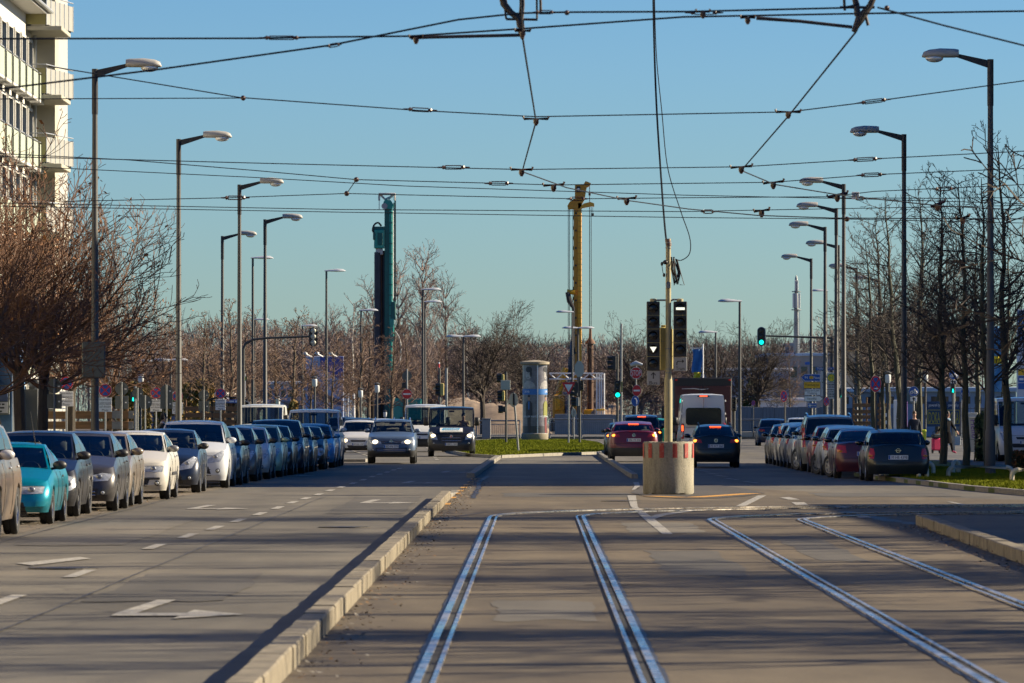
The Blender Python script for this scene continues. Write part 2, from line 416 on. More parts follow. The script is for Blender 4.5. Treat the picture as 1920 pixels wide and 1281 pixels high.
def make_car(label, kind, col, loc, rz=0, cat='car', name='parked_car', group=None, txt=None, lit=False, brake=False, hl='std', grille='std', rails=False, rim=None,
             trim=None, mirrors=None, antenna=False, steer=0, scale=None, badge=None, paintkw={}, handles=True, tint=False, fogs=True, wipers=True, rearlamp='std', beltmould=False, hood_sign=None, seats=True, **kw):
    c = Car(kind, **kw); p = c.p; L = p['L']; hw = c.hw
    root = thing(name, label, cat, loc, rz, group)
    if scale: root.scale = (scale,) * 3
    pm = paint('car_paint_%d_%d_%d' % tuple(int(q * 255) for q in col), col, **paintkw)
    off = -p['wf'] # origin under the near axle when facing camera
    root_y0 = off
    # body
    mb = MB(); T = [0, .1, .22, .36, .5, .64, .78, .9, .97, 1.0]; rings = []; n = 0
    for t in T:
        r, nf, nr = c.ring(t); n = len(r); row = []
        for x, y in r:
            z = lerp(p['clr'], c.ztop(y), t)
            if abs(x) > hw * .62: z = max(z, min(c.arch(y), c.ztop(y) - .08))
            row.append((x, y, z))
        rings.append(row)
    vs = [v for r in rings for v in r]
    if trim:
        nt_ = sum(1 for t in T if t <= trim)
    else: nt_ = 0
    fl = [];
    for i in range(len(T) - 1):
        fs = [(i * n + k, i * n + (k + 1) % n, (i + 1) * n + (k + 1) % n, (i + 1) * n + k) for k in range(n)]
        fl.append(fs)
    o = len(mb.v); mb.v.extend(vs)
    for i, fs in enumerate(fl):
        k = mb.m(BLACKPL if i < nt_ - 1 else pm)
        for f in fs: mb.f.append(f); mb.mi.append(k)
    # deck (bonnet, shelf under the glass) from left to right rows
    top = rings[-1]; b0 = (len(T) - 1) * n; rows = [[b0 + k for k in range(nf + 1)]]
    km = mb.m(pm)
    for j in range(nr):
        ri_ = nf + 1 + j; li = n - 1 - j
        a, b = top[li], top[ri_]
        cr = .05 if p['wsb'] > .1 else .03
        row = [b0 + li]
        for q in range(1, nf):
            u = q / nf; mb.v.append((lerp(a[0], b[0], u), a[1] + (0), lerp(a[2], b[2], u) + cr * (1 - (2 * u - 1) ** 4) * min(1, (j + 1) / 5))); row.append(len(mb.v) - 1)
        row.append(b0 + ri_); rows.append(row)
    rear_row = [b0 + (n - nr - 1 - k) for k in range(0, nf - 1)]
    lastrow = [b0 + n - nr] + [b0 + n - nr - 1 - k for k in range(nf - 1)] + [b0 + nf + nr]
    GH0, GH1 = p['wsb'] + .18, p['rwb'] - .12
    for ra, rb in zip(rows, rows[1:]):
        for q in range(nf):
            ym = mb.v[ra[q]][1]
            if GH0 < ym < GH1 and 0 < q < nf - 1: continue      # open into the cabin
            mb.f.append((ra[q], ra[q + 1], rb[q + 1], rb[q])); mb.mi.append(km)
    for q in range(nf):
        f = (rows[-1][q], rows[-1][q + 1], lastrow[q + 1], lastrow[q])
        if len(set(f)) == 4: mb.f.append(f); mb.mi.append(km)
    # greenhouse frame and roof
    TT = [0, .05, .3, .6, .91, 1]; UF = [-1, -.955, -.5, 0, .5, .955, 1]; US = [0, .07, .25, .44, .50, .56, .74, .90, 1]
    gls = {'f': MB(), 'r': MB(), 'R': MB(), 'L': MB()}
    for side, U in (('f', UF), ('R', US), ('r', UF), ('L', US)):
        pts = [[c.gpt(side, u, t) for u in U] for t in TT]
        flip = side in ('r', 'L')
        for i in range(len(TT) - 1):
            for k in range(len(U) - 1):
                q = [pts[i][k], pts[i][k + 1], pts[i + 1][k + 1], pts[i + 1][k]]
                if flip: q = q[::-1]
                isg = 0 < i < len(TT) - 2
                if side in ('f', 'r'): isg = isg and 0 < k < len(U) - 2
                else:
                    isg = isg and k not in (0, 4 if not False else 9, len(U) - 2) and p['sideglass']
                    if not p['sideglass'] and 0 < i < len(TT) - 2 and k in (1, 2): isg = True
                if side == 'r' and not p['sideglass']: isg = p['rearglass'] and 1 <= i <= 3 and 0 < k < len(U) - 2
                if isg: gls[side].add(q, [(0, 1, 2, 3)], TINT if (tint and side != 'f') else GLASS)
                else:
                    mt = pm
                    if side in 'RL' and k == 4 and p['sideglass']: mt = BLACKPL
                    mb.add(q, [(0, 1, 2, 3)], mt)
    # roof
    fr = [c.gpt('f', u, 1) for u in UF]; rr_ = [c.gpt('r', u, 1) for u in UF]; Rr = [c.gpt('R', u, 1) for u in US]; Lr = [c.gpt('L', u, 1) for u in US]
    vs = []
    for j, (a, b) in enumerate(zip(Lr, Rr)):
        for q, u in enumerate(UF):
            w_ = (u + 1) / 2; zc = lerp(a[2], b[2], w_) + p['crown'] * (1 - abs(u) ** 2.6)
            y = lerp(a[1], b[1], w_)
            if j == 0: y = fr[q][1]; zc = lerp(fr[q][2], zc, .35)
            if j == len(US) - 1: y = rr_[q][1]; zc = lerp(rr_[q][2], zc, .35)
            vs.append((lerp(a[0], b[0], w_), y, zc))
    m_ = len(UF)
    mb.add(vs, [(j * m_ + q, j * m_ + q + 1, (j + 1) * m_ + q + 1, (j + 1) * m_ + q) for j in range(len(US) - 1) for q in range(m_ - 1)], pm)
    # close the strip between windscreen head and roof edge
    for src, jj in ((fr, 0), (rr_, len(US) - 1)):
        for q in range(m_ - 1):
            a, b = src[q], src[q + 1]; e, g = vs[jj * m_ + q], vs[jj * m_ + q + 1]
            f = [a, b, g, e]
            mb.add(f if jj == 0 else f[::-1], [(0, 1, 2, 3)], pm)
    mb.b2(-hw * .86, hw * .86, .25, L - .25, p['clr'] + .02, p['clr'] + .1, CHAS)
    mb.b2(-hw * .82, hw * .82, p['wf'] + .5, L - p['wrr'] - .5, p['clr'] + .1, p['clr'] + .22, CHAS)
    for y in (p['wf'], L - p['wrr']):   # wheel-house linings
        mb.b2(-hw * .60, hw * .60, y - .42, y + .42, p['clr'] + .1, min(p['nose'], .66), CHAS)
    # shut lines let into the skin
    for sg in (-1, 1):
        for y in (p['wst'] - .32, (p['wst'] + p['rfe']) / 2 + .05, p['rfe'] + .25):
            if abs(y - L + p['wrr']) < p['wr'] + .1 or abs(y - p['wf']) < p['wr'] + .1: continue
            mb.tube([(sg * (c.w(t) + .001), y, lerp(p['clr'], c.ztop(y), t)) for t in (.08, .25, .5, .75, .95)], .006, CHAS, 4)
    z = p['nose'] - .005
    mb.tube([(x, c.front_y(x, z), z) for x in [lerp(-hw * .86, hw * .86, e / 12) for e in range(13)]], .006, CHAS, 4)
    z = p['tail'] - .02 if kind == 'van' else p['tail'] - .42
    mb.tube([(x, c.rear_y(x, z), z) for x in [lerp(-hw * .9, hw * .9, e / 12) for e in range(13)]], .007, CHAS, 4)
    for v in range(len(mb.v)): x, y, z = mb.v[v]; mb.v[v] = (x, y + off, z)
    body = mb.build('body', root, 30)
    def shift(m_):
        m_.v = [(x, y + off, z) for x, y, z in m_.v]; return m_
    for side, nm in (('f', 'windshield'), ('r', 'rear_window'), ('R', 'side_window'), ('L', 'side_window')):
        if gls[side].v: shift(gls[side]).build(nm, root, 40)
    # lamps
    zn = p['nose']; za = zn - .20; zb_ = zn - .03
    HLS = {'std': [(.46, -.17), (.80, -.10), (.90, .02), (.80, .04), (.50, -.06)], 'big': [(.42, -.20), (.80, -.14), (.93, .08), (.84, .12), (.60, .0), (.44, -.12)],
           'rect': [(.42, -.13), (.86, -.12), (.89, -.01), (.42, -.01)], 'wide': [(.40, -.16), (.84, -.14), (.93, -.02), (.72, .0), (.42, -.07)],
           'tall': [(.58, -.22), (.86, -.18), (.94, .1), (.84, .13), (.62, -.05)], 'round': circ(.13, 12, .70, -.12)}
    for sg in (-1, 1):
        m1 = MB(); pl = [(sg * (x * hw if hl != 'round' else x * hw / .85), zn + dz) for x, dz in HLS[hl]]
        if sg < 0: pl = pl[::-1]
        c.patch(m1, pl, LAMPG)
        cx = sum(q[0] for q in pl) / len(pl); cz = sum(q[1] for q in pl) / len(pl)
        if lit: m1.ball((cx, c.front_y(cx, cz) - .02, cz), (.10, .035, .075), LAMPON, 10, 6)
        else: m1.ball((cx, c.front_y(cx, cz) - .004, cz), (.060, .020, .055), REFL, 10, 6)
        shift(m1).build('headlight', root, 40)
        m1 = MB(); zt = p['tail']
        if rearlamp == 'std': pl = [(.62, zt - .28), (.93, zt - .25), (.93, zt - .06), (.66, zt - .08)]
        elif rearlamp == 'tall': pl = [(.80, zt - .30), (.95, zt - .28), (.95, zt + .05), (.82, zt + .02)]
        elif rearlamp == 'slim': pl = [(.56, zt - .20), (.94, zt - .18), (.94, zt - .05), (.60, zt - .09)]
        elif rearlamp == 'oval': pl = [(x, z) for x, z in ((.76, zt - .34), (.88, zt - .33), (.91, zt - .2), (.86, zt - .06), (.76, zt - .07), (.72, zt - .2))]
        else: pl = [(.84, .75), (.95, .75), (.95, 1.35), (.86, 1.35)]
        pl = [(sg * x * hw, z) for x, z in pl]
        if sg > 0: pl = pl[::-1]
        c.patch(m1, pl[::-1], TAILR, rear=True)
        cx = sum(q[0] for q in pl) / len(pl); cz = sum(q[1] for q in pl) / len(pl)
        if brake: m1.ball((cx + sg * .05, c.rear_y(cx + sg * .05, cz) + .005, cz), (.075, .03, .05), TAILOR, 10, 6)
        else: m1.ball((cx, c.rear_y(cx, cz - .06), cz - .06), (.10, .02, .03), ORANGE, 8, 6)
        shift(m1).build('tail_light', root, 40)
    # grilles
    m1 = MB()
    GR = {'std': [[(-.36, -.13), (.36, -.13), (.40, -.05), (-.40, -.05)], [(-.5, -.42), (.5, -.42), (.56, -.28), (-.56, -.28)]],
          'wide': [[(-.42, -.14), (.42, -.14), (.46, -.04), (-.46, -.04)], [(-.62, -.46), (.62, -.46), (.66, -.28), (-.66, -.28)]],
          'low': [[(-.58, -.48), (.58, -.48), (.50, -.26), (-.50, -.26)]],
          'single': [[(-.42, -.36), (.42, -.36), (.60, -.02), (-.60, -.02)]]}
    for pl in GR[grille]:
        c.patch(m1, [(x * hw, zn + z) for x, z in pl], BLACKPL, off=.006)
        z0 = min(q[1] for q in pl); z1 = max(q[1] for q in pl); k = 3 if z1 - z0 > .1 else 2
        for q in range(1, k):
            z = zn + lerp(z0, z1, q / k); xw = hw * abs(pl[0][0]) * .95
            m1.tube([(x, c.front_y(x, z) - .012, z) for x in [lerp(-xw, xw, e / 6) for e in range(7)]], .010, CHROME if grille in ('single', 'wide') else DARKMET, 5)
    shift(m1).build('grille', root, 40)
    if fogs:
        for sg in (-1, 1):
            m1 = MB(); c.patch(m1, circ(.055, 10, sg * hw * .74, zn - .36) if sg > 0 else circ(.055, 10, sg * hw * .74, zn - .36), BLACKPL, off=.008)
            m1.ball((sg * hw * .74, c.front_y(sg * hw * .74, zn - .36) - .01, zn - .36), (.035, .015, .035), LAMPG, 8, 6)
            shift(m1).build('fog_lamp', root, 40)
    if txt is not None:
        m1 = c
        class _P: pass
        holder = root
        pc = Car(kind, **kw)
        zz = kw.get('platez', zn - .24)
    def plate2(rear, z, t_):
        mb = MB(); y = (c.rear_y(0, z) if rear else c.front_y(0, z)); sg = 1 if rear else -1; w = .52
        mb.b2(-w / 2, w / 2, y + min(sg * .004, sg * .028), y + max(sg * .004, sg * .028), z - .057, z + .057, PLATEW)
        yb = y + sg * .028; bx = (-w / 2 + .028) * (1 if not rear else -1)
        mb.b2(bx - .022, bx + .022, yb + min(0, sg * .003), yb + max(0, sg * .003), z - .052, z + .052, SIGNBLUE)
        if t_: mb.text(t_, .078, (-.5 * bx * .12 + (.02 if not rear else -.02), yb + sg * .004, z), INK, w=w * .80, face=sg)
        shift(mb).build('license_plate', root, None)
    plate2(False, zn - .24 if grille != 'single' else zn - .40, txt if abs(rz) < 1 else None)
    plate2(True, p['tail'] - .30 if kind not in ('van',) else .75, txt if abs(rz) > 1 else None)
    # wheels
    for x in (-1, 1):
        for y in (p['wf'], L - p['wrr']):
            wheel(root, x * (hw - .115), y + off, p['wr'], .205, rim or RIM, x)
    if steer:
        for o in root.children:
            if o.name.startswith('wheel') and abs(o.location.y) < .01: o.rotation_euler = (0, 0, steer)
    # mirrors
    for sg in (-1, 1):
        m1 = MB(); mm = mirrors or pm; y = p['wsb'] + .42; z = c.ztop(y) + .07; x = sg * (hw * p['gw'] + .115)
        if kind == 'van':
            m1.bbox(x - .10, x + .10, y - .30, y - .18, z + .0, z + .36, BLACKPL, .03); m1.tube([(sg * hw * .93, y - .2, z + .05), (x, y - .24, z + .03)], .025, BLACKPL, 6)
        else:
            m1.ball((x, y - .02, z + .01), (.115, .075, .075), mm, 12, 8)
            m1.tube([(sg * hw * p['gw'] * .97, y, z - .05), (x, y - .01, z - .03)], .022, BLACKPL, 6)
            m1.ball((x, y + .03, z + .01), (.095, .035, .06), TINT, 10, 6)
        shift(m1).build('mirror', root, 60)
    # cabin
    if seats:
        yS = p['wst'] + .12; zs = p['clr'] + .20
        for sg in (-1, 1):
            m1 = MB(); x = sg * hw * .42
            m1.bbox(x - .25, x + .25, yS - .35, yS + .2, zs, zs + .2, CLOTH, .05)
            m1.box((x, yS + .28, zs + .42), (.48, .14, .58), CLOTH, rx=-.25)
            m1.bbox(x - .14, x + .14, yS + .38, yS + .48, zs + .70, zs + .92, CLOTH, .04)
            shift(m1).build('seat', root, 50)
        m1 = MB(); zd = c.ztop(p['wsb']) - .03
        m1.box((0, p['wsb'] + .42, zd - .12), (hw * 1.62, .62, .2), DASH)
        m1.bbox(-hw * .7, hw * .7, p['rfe'] - .4, p['rfe'] - .25, zs + .2, p['belt'] + .12, CLOTH, .05)
        shift(m1).build('dashboard', root, 40)
        m1 = MB(); cc = (hw * .42, p['wsb'] + .78, zd + .0)
        m1.tube([(cc[0] + .18 * math.cos(a), cc[1] + .09 * math.sin(a), cc[2] + .16 * math.sin(a)) for a in [2 * PI * k / 16 for k in range(17)]], .016, DASH, 6, cap=False)
        m1.tube([(cc[0] - .17, cc[1], cc[2]), (cc[0] + .17, cc[1], cc[2])], .02, DASH, 6)
        shift(m1).build('steering_wheel', root, 40)
        m1 = MB(); q = c.gpt('f', 0, .86); m1.bbox(-.11, .11, q[1] + .06, q[1] + .1, q[2] - .07, q[2] + .0, DASH, .012); shift(m1).build('rear_view_mirror', root, 40)
    if wipers:
        m1 = MB()
        for x0, x1 in ((-.55, .05), (.02, .58)):
            pts = []
            for k in range(6):
                u = lerp(x0, x1, k / 5); q = c.gpt('f', u, .03 + .07 * math.sin(PI * k / 5 * .6)); pts.append((q[0], q[1] - .025, q[2] + .012))
            m1.tube(pts, .011, BLACKPL, 5)
        shift(m1).build('wiper', root, 40)
    if rails:
        for sg in (-1, 1):
            m1 = MB(); pts = []
            for k in range(9):
                u = .04 + .9 * k / 8; q = c.gpt('R', u, 1); pts.append((sg * (q[0] - .03), q[1], q[2] + (.02 if k in (0, 8) else .085)))
            m1.tube(pts, .018, CHROME if rails == 'chrome' else DARKMET, 6); shift(m1).build('roof_rail', root, 60)
    if antenna:
        m1 = MB(); q = c.gpt('f', 0.75 if antenna == 'side' else 0, 1)
        m1.tube([(q[0], q[1] + .1, q[2] + .02), (q[0] - .1, q[1] + .35, q[2] + .55)], [.007, .004], BLACKPL, 5); shift(m1).build('antenna', root, None)
    if handles:
        m1 = MB()
        for sg in (-1, 1):
            for y in (p['wst'] + .72, p['rfe'] + .10 if kind not in ('mini', 'coupe', 'small') else None):
                if y is None: continue
                z = c.ztop(y) - .12
                m1.ball((sg * (c.w(.85) + .008), y, z), (.02, .09, .018), mirrors or pm, 8, 6)
        shift(m1).build('door_handle', root, 60)
    if beltmould:
        m1 = MB()
        for sg in (-1, 1): m1.bbox(sg * c.w(.55) - .012, sg * c.w(.55) + .012, p['wf'] + .55, L - p['wrr'] - .5, .50, .56, BLACKPL, .004)
        z = zn - .26
        m1.tube([(x, c.front_y(x, z) - .008, z) for x in [lerp(-hw * .8, hw * .8, e / 8) for e in range(9)]], .025, BLACKPL, 6)
        shift(m1).build('rubbing_strip', root, 40)
    if brake:
        m1 = MB(); q = c.gpt('r', 0, .96); m1.bbox(-.19, .19, q[1] + .02, q[1] + .05, q[2] - .012, q[2] + .022, TAILON, .006); shift(m1).build('brake_light', root, None)
    if badge:
        m1 = MB(); front = abs(rz) < 1; z = zn - .07 if front else p['tail'] - .12; y = c.front_y(0, z) if front else c.rear_y(0, z); sg = -1 if front else 1
        pl = circ(.062, 16); m1.prism(pl, y - .02, y + .02, CHROME, (0, 0, z)); m1.prism(circ(.046, 16), y - .023, y + .023, badge[1], (0, 0, z))
        if badge[0] == 'V': m1.text('W', .055, (0, y + sg * .026, z - .012), CHROME, w=.07, face=sg); m1.text('V', .03, (0, y + sg * .026, z + .027), CHROME, face=sg)
        elif badge[0] == 'bar': m1.b2(-.085, .085, y - .027, y + .027, z - .008, z + .008, CHROME)
        elif badge[0] == 'F': m1.text('FIAT', .035, (0, y + sg * .026, z), CHROME, face=sg)
        elif badge[0] == 'star':
            for k in range(3):
                a = PI / 2 + 2 * PI * k / 3; d = Vector((math.cos(a), 0, math.sin(a))); e = Vector((-math.sin(a), 0, math.cos(a)))
                pts = [Vector((0, 0, 0)), d * .05 + e * .028, d * .1, d * .05 - e * .028]; m1.add([(q.x, y - .028, z + q.z) for q in pts], [(0, 3, 2, 1)], CHROME)
        shift(m1).build('badge', root, None)
    if hood_sign:
        m1 = MB(); z0, z1, w = hood_sign
        yv = .30
        vs = []
        for z, y in ((c.ztop(.17) + .075, .17), (c.ztop(.47) + .075, .47)):
            for x in (-w / 2, w / 2): vs.append((x, y, z))
        a = Vector(vs[0]); b = Vector(vs[2]); nrm = Vector((0, -(b.z - a.z), b.y - a.y)).normalized()
        bk = [tuple(Vector(v) - nrm * .05) for v in vs]
        m1.add(vs + bk, [(0, 1, 3, 2), (4, 6, 7, 5), (0, 4, 5, 1), (1, 5, 7, 3), (3, 7, 6, 2), (2, 6, 4, 0)], SIGNWHITE)
        cy = M('placard_blue', (.05, .32, .55), .5)
        def P(u, v, o): q = a.lerp(b, v) + nrm * o; return (u, q.y, q.z)
        m1.add([P(-w * .45, .38, .003), P(w * .32, .38, .003), P(w * .40, .92, .003), P(-w * .35, .92, .003)], [(0, 1, 2, 3)], cy)
        for tx, u, v, sz, mt, ww in (('LECHNERS', 0, .62, .3, SIGNWHITE, w * .6), ('KOMPETENZ MIT', .0, .2, .14, INK, w * .75)):
            tv, tf = text_mesh(tx); xs = [q[0] for q in tv]; mx = (min(xs) + max(xs)) / 2; kx = ww / (max(xs) - min(xs))
            m1.add([P((q[0] - mx) * kx + u, v + (q[1] - .35) * sz / .7, .006) for q in tv], tf, mt)
        shift(m1).build('hood_placard', root, None)
    return root, c, off
# ------------------------------------------------------------------ ground, roads, kerbs, rails, markings
def asphalt(name, lo, hi, crack=.35, warm=None, rough=.8):
    m, nt, b = newmat(name)
    tc = nt.nodes.new('ShaderNodeTexCoord')
    big = noise_node(nt, .11, 5, .6); mid = noise_node(nt, .9, 6, .65, stretch=(1, .35, 1)); fine = noise_node(nt, 38, 3, .7)
    base = ramp(nt, mid.outputs['Fac'], [(.25, lo), (.75, hi)]).outputs[0]
    g = ramp(nt, big.outputs['Fac'], [(.32, (.68, .68, .69)), (.52, (1, 1, 1)), (.68, (1.22, 1.19, 1.15))]).outputs[0]
    base = mixc(nt, base, g, 1.0, 'MULTIPLY')
    f = ramp(nt, fine.outputs['Fac'], [(.3, (.72, .72, .72)), (.55, (1, 1, 1)), (.78, (1.4, 1.38, 1.34))]).outputs[0]
    base = mixc(nt, base, f, .8, 'MULTIPLY')
    # tyre-darkened lanes and oil, running along the road
    lane = noise_node(nt, .55, 3, .5, stretch=(1.4, .02, 1))
    l = ramp(nt, lane.outputs['Fac'], [(.35, (.72, .71, .70)), (.6, (1.06, 1.05, 1.04))]).outputs[0]
    base = mixc(nt, base, l, .55, 'MULTIPLY')
    if warm:
        st = noise_node(nt, .35, 6, .7, stretch=(1.1, .3, 1)); w = ramp(nt, st.outputs['Fac'], [(.42, (0, 0, 0)), (.7, (1, 1, 1))])
        base = mixc(nt, base, warm, mixfac(nt, w.outputs[0], .75))
    # bitumen joints and cracks
    vo = nt.nodes.new('ShaderNodeTexVoronoi'); vo.feature = 'DISTANCE_TO_EDGE'; vo.inputs['Scale'].default_value = .16
    wn = noise_node(nt, .8, 4, .6); mp = nt.nodes.new('ShaderNodeVectorMath'); mp.operation = 'MULTIPLY_ADD'
    mp.inputs[1].default_value = (2.2, 2.2, 0); nt.links.new(wn.outputs['Color'], mp.inputs[0]); nt.links.new(tc.outputs['Object'], mp.inputs[2]); nt.links.new(mp.outputs[0], vo.inputs['Vector'])
    cr = ramp(nt, vo.outputs['Distance'], [(0, (1, 1, 1)), (.006, (1, 1, 1)), (.010, (0, 0, 0))])
    base = mixc(nt, base, (.014, .013, .013), mixfac(nt, cr.outputs[0], crack))
    nt.links.new(base, b.inputs['Base Color']); b.inputs['Roughness'].default_value = rough; b.inputs['Specular IOR Level'].default_value = .35
    bp = nt.nodes.new('ShaderNodeBump'); bp.inputs['Strength'].default_value = .35; bp.inputs['Distance'].default_value = .006
    nt.links.new(fine.outputs['Fac'], bp.inputs['Height']); nt.links.new(bp.outputs[0], b.inputs['Normal'])
    return m
def mixfac(nt, col, k):
    m = nt.nodes.new('ShaderNodeMath'); m.operation = 'MULTIPLY'; m.inputs[1].default_value = k
    nt.links.new(col, m.inputs[0]); return m.outputs[0]
ASPH = asphalt('road_asphalt', (.078, .071, .059), (.142, .128, .102))
TRAMB = asphalt('tram_bed_asphalt', (.084, .066, .042), (.155, .124, .080), .35, warm=(.046, .033, .022))
PARK = asphalt('parking_gravel', (.10, .085, .065), (.17, .14, .105), .3, warm=(.07, .055, .042), rough=.9)
PAVE = asphalt('pavement_slabs', (.075, .073, .07), (.115, .112, .105), .4)
EARTH = M('bare_earth', (.12, .095, .065), .95, var=.35, scale=.6, bump=.4)
KERB = M('kerb_granite', (.165, .140, .098), .8, var=.45, scale=5, bump=.3)
KERBG = M('kerb_grey', (.20, .185, .155), .8, var=.25, scale=9, bump=.3)
def steel_mat():
    m, nt, b = newmat('rail_steel'); n = noise_node(nt, 6, 5, .7, stretch=(3, .35, 1)); f = noise_node(nt, 1.3, 4, .6, stretch=(1, .3, 1)); b.inputs['Metallic'].default_value = .9
    c = ramp(nt, n.outputs['Fac'], [(.34, (.20, .15, .11)), (.5, (.62, .57, .50)), (.75, (.74, .69, .62))]).outputs[0]; nt.links.new(c, b.inputs['Base Color'])
    r = nt.nodes.new('ShaderNodeMapRange'); r.inputs[1].default_value = .3; r.inputs[2].default_value = .7; r.inputs[3].default_value = .14; r.inputs[4].default_value = .48; nt.links.new(f.outputs['Fac'], r.inputs[0]); nt.links.new(r.outputs[0], b.inputs['Roughness']); return m
STEEL = steel_mat()
GROOVE = M('rail_groove', (.010, .010, .011), .9)
BITUMEN = M('bitumen_seal', (.035, .036, .038), .55, 0, var=.5, scale=4, spec=.6)
def grass_mat():
    m, nt, b = newmat('grass_ground')
    n = noise_node(nt, 1.1, 6, .7); f = noise_node(nt, 30, 3, .7)
    c = ramp(nt, n.outputs['Fac'], [(.3, (.06, .085, .014)), (.55, (.10, .13, .02)), (.75, (.15, .14, .035))]).outputs[0]
    g = ramp(nt, f.outputs['Fac'], [(.3, (.6, .6, .6)), (.7, (1.3, 1.3, 1.2))]).outputs[0]
    nt.links.new(mixc(nt, c, g, 1.0, 'MULTIPLY'), b.inputs['Base Color']); b.inputs['Roughness'].default_value = .9
    bp = nt.nodes.new('ShaderNodeBump'); bp.inputs['Strength'].default_value = .8; bp.inputs['Distance'].default_value = .05
    nt.links.new(f.outputs['Fac'], bp.inputs['Height']); nt.links.new(bp.outputs[0], b.inputs['Normal']); return m
GRASSM = grass_mat()
BLADE = M('grass_blade', (.125, .140, .010), .9, var=.45, scale=.9, spec=.05)
def wornmat(name, col, worn, k0=.42):
    m, nt, b = newmat(name); n = noise_node(nt, 14, 5, .75); s_ = noise_node(nt, 1.5, 4, .7)
    a = ramp(nt, n.outputs['Fac'], [(k0, (0, 0, 0)), (k0 + .14, (1, 1, 1))]); q = ramp(nt, s_.outputs['Fac'], [(.3, tuple(c * .75 for c in col)), (.7, col)])
    nt.links.new(mixc(nt, worn, q.outputs[0], a.outputs[0]), b.inputs['Base Color']); b.inputs['Roughness'].default_value = .7; return m
MARK = wornmat('road_marking_white', (.36, .34, .30), (.11, .10, .085), .38)
MARKY = wornmat('road_marking_yellow', (.55, .27, .03), (.18, .13, .07), .36)

def structure(name, mb, smooth=None): return tag(mb.build(name, None, smooth), kind='structure')
structure('ground', MB().sheet([(-1450, -130), (1450, -130), (1450, 1100), (-1450, 1100)], -.03, EARTH))
structure('road', MB().sheet([(-10.6, 4), (60, 4), (60, 470), (-10.6, 470)], 0, ASPH))
# left kerb line in plan (track-side face), photo pixels turned to metres
def kxl(y): return interp(y, [(0, -1.62), (36, -1.50), (116, -1.28), (150, -1.07), (222, -.44), (240, -.20)])
def kxr(y): return interp(y, [(0, 5.55), (64, 5.95), (88, 6.40)])
bed = MB()
ys = [6 + 4 * k for k in range(60) if 6 + 4 * k <= 142]
rx = lambda y: kxr(y) if y < 90 else interp(y, [(90, 6.5), (97, 7.4), (110, 12), (120, 8), (142, 3.6)])
bed.sheet([(kxl(y) , y) for y in ys] + [(rx(y), y) for y in ys[::-1]], .004, TRAMB)
structure('tram_bed', bed)
structure('parking_strip', MB().sheet([(-10.6, 30), (-7.3, 30), (-7.25, 110), (-6.9, 128), (-5.9, 196), (-5.3, 204), (-10.6, 204)], .004, PARK))
# kerbs of separate stones
def kerb_run(mb, path, w, h, mat, side=1, L=1.0, jit=.006, seed=1):
    r = random.Random(seed); pts = [Vector((x, y, 0)) for x, y in path]; seg = [0]
    for a, b in zip(pts, pts[1:]): seg.append(seg[-1] + (b - a).length)
    def at(s):
        for i in range(len(seg) - 1):
            if s <= seg[i + 1] + 1e-6: return pts[i].lerp(pts[i + 1], (s - seg[i]) / (seg[i + 1] - seg[i]))
        return pts[-1]
    s = 0
    while s < seg[-1] - .2:
        l = min(L * r.uniform(.85, 1.15), seg[-1] - s); a = at(s + .004); b = at(s + l - .004)
        d = (b - a).normalized(); nn = Vector((-d.y, d.x, 0)) * side; j = r.uniform(-jit, jit); hh = (h(s) if callable(h) else h) + r.uniform(-jit, jit) * .8
        a0, b0 = a + nn * j, b + nn * j; e = .012
        sec = [(0, 0), (0, hh - e), (e, hh), (w - e * .6, hh), (w, hh - e * .6), (w, 0)]
        vs = [tuple(p + nn * u + Vector((0, 0, z - (.02 if z == 0 else 0)))) for p in (a0, b0) for u, z in sec]; k = len(sec)
        fs = [(i, i + 1, k + i + 1, k + i) for i in range(k - 1)] + [tuple(range(k - 1, -1, -1)), tuple(range(k, 2 * k))]
        if side > 0: fs = [f[::-1] for f in fs]
        mb.add(vs, fs, mat); s += l
kb = MB()
kerb_run(kb, [(kxl(y), y) for y in range(20, 117, 4)], .19, .165, KERB, 1, seed=3)
kerb_run(kb, [(kxl(y), y) for y in (116, 120, 124, 128)], .19, lambda s: max(.012, .10 - s * .012), KERBG, 1, seed=4)
kerb_run(kb, [(kxl(y), y) for y in range(154, 223, 4)], .22, .13, KERBG, 1, seed=5)
ISL = [(-.55, 224), (-1.6, 232), (-2.6, 252), (-3.4, 290), (-3.2, 340), (-1.5, 372), (1.5, 380), (4.6, 372), (5.2, 330), (4.9, 290), (4.5, 262), (3.75, 246), (2.0, 238), (.6, 231)]
kerb_run(kb, ISL + [ISL[0]], .15, .12, KERBG, 1, seed=6)
RK = [(3.28, 152), (3.30, 160), (3.42, 185), (3.55, 215), (3.70, 243)]
kerb_run(kb, RK, .18, .13, KERBG, -1, seed=7)
kerb_run(kb, [(kxr(y), y) for y in range(24, 88, 4)] + [(6.40, 88)], .20, .165, KERB, -1, seed=8)
VERGE = [(60, 112), (18, 112.5), (12.6, 115), (11.2, 119), (10.55, 128), (10.15, 140), (9.85, 150), (9.75, 158), (10.9, 160), (11.05, 170), (11.05, 205), (13.5, 260), (19, 400), (60, 400)]
kerb_run(kb, VERGE[1:13], .16, .12, KERBG, -1, seed=9)
LP = [(-10.6, 30), (-10.6, 205), (-5.4, 206), (-5.35, 215), (-7.5, 260), (-9.5, 330), (-10.6, 460)]
kerb_run(kb, LP, .16, .11, KERBG, 1, seed=10)
structure('kerb', kb, 30)
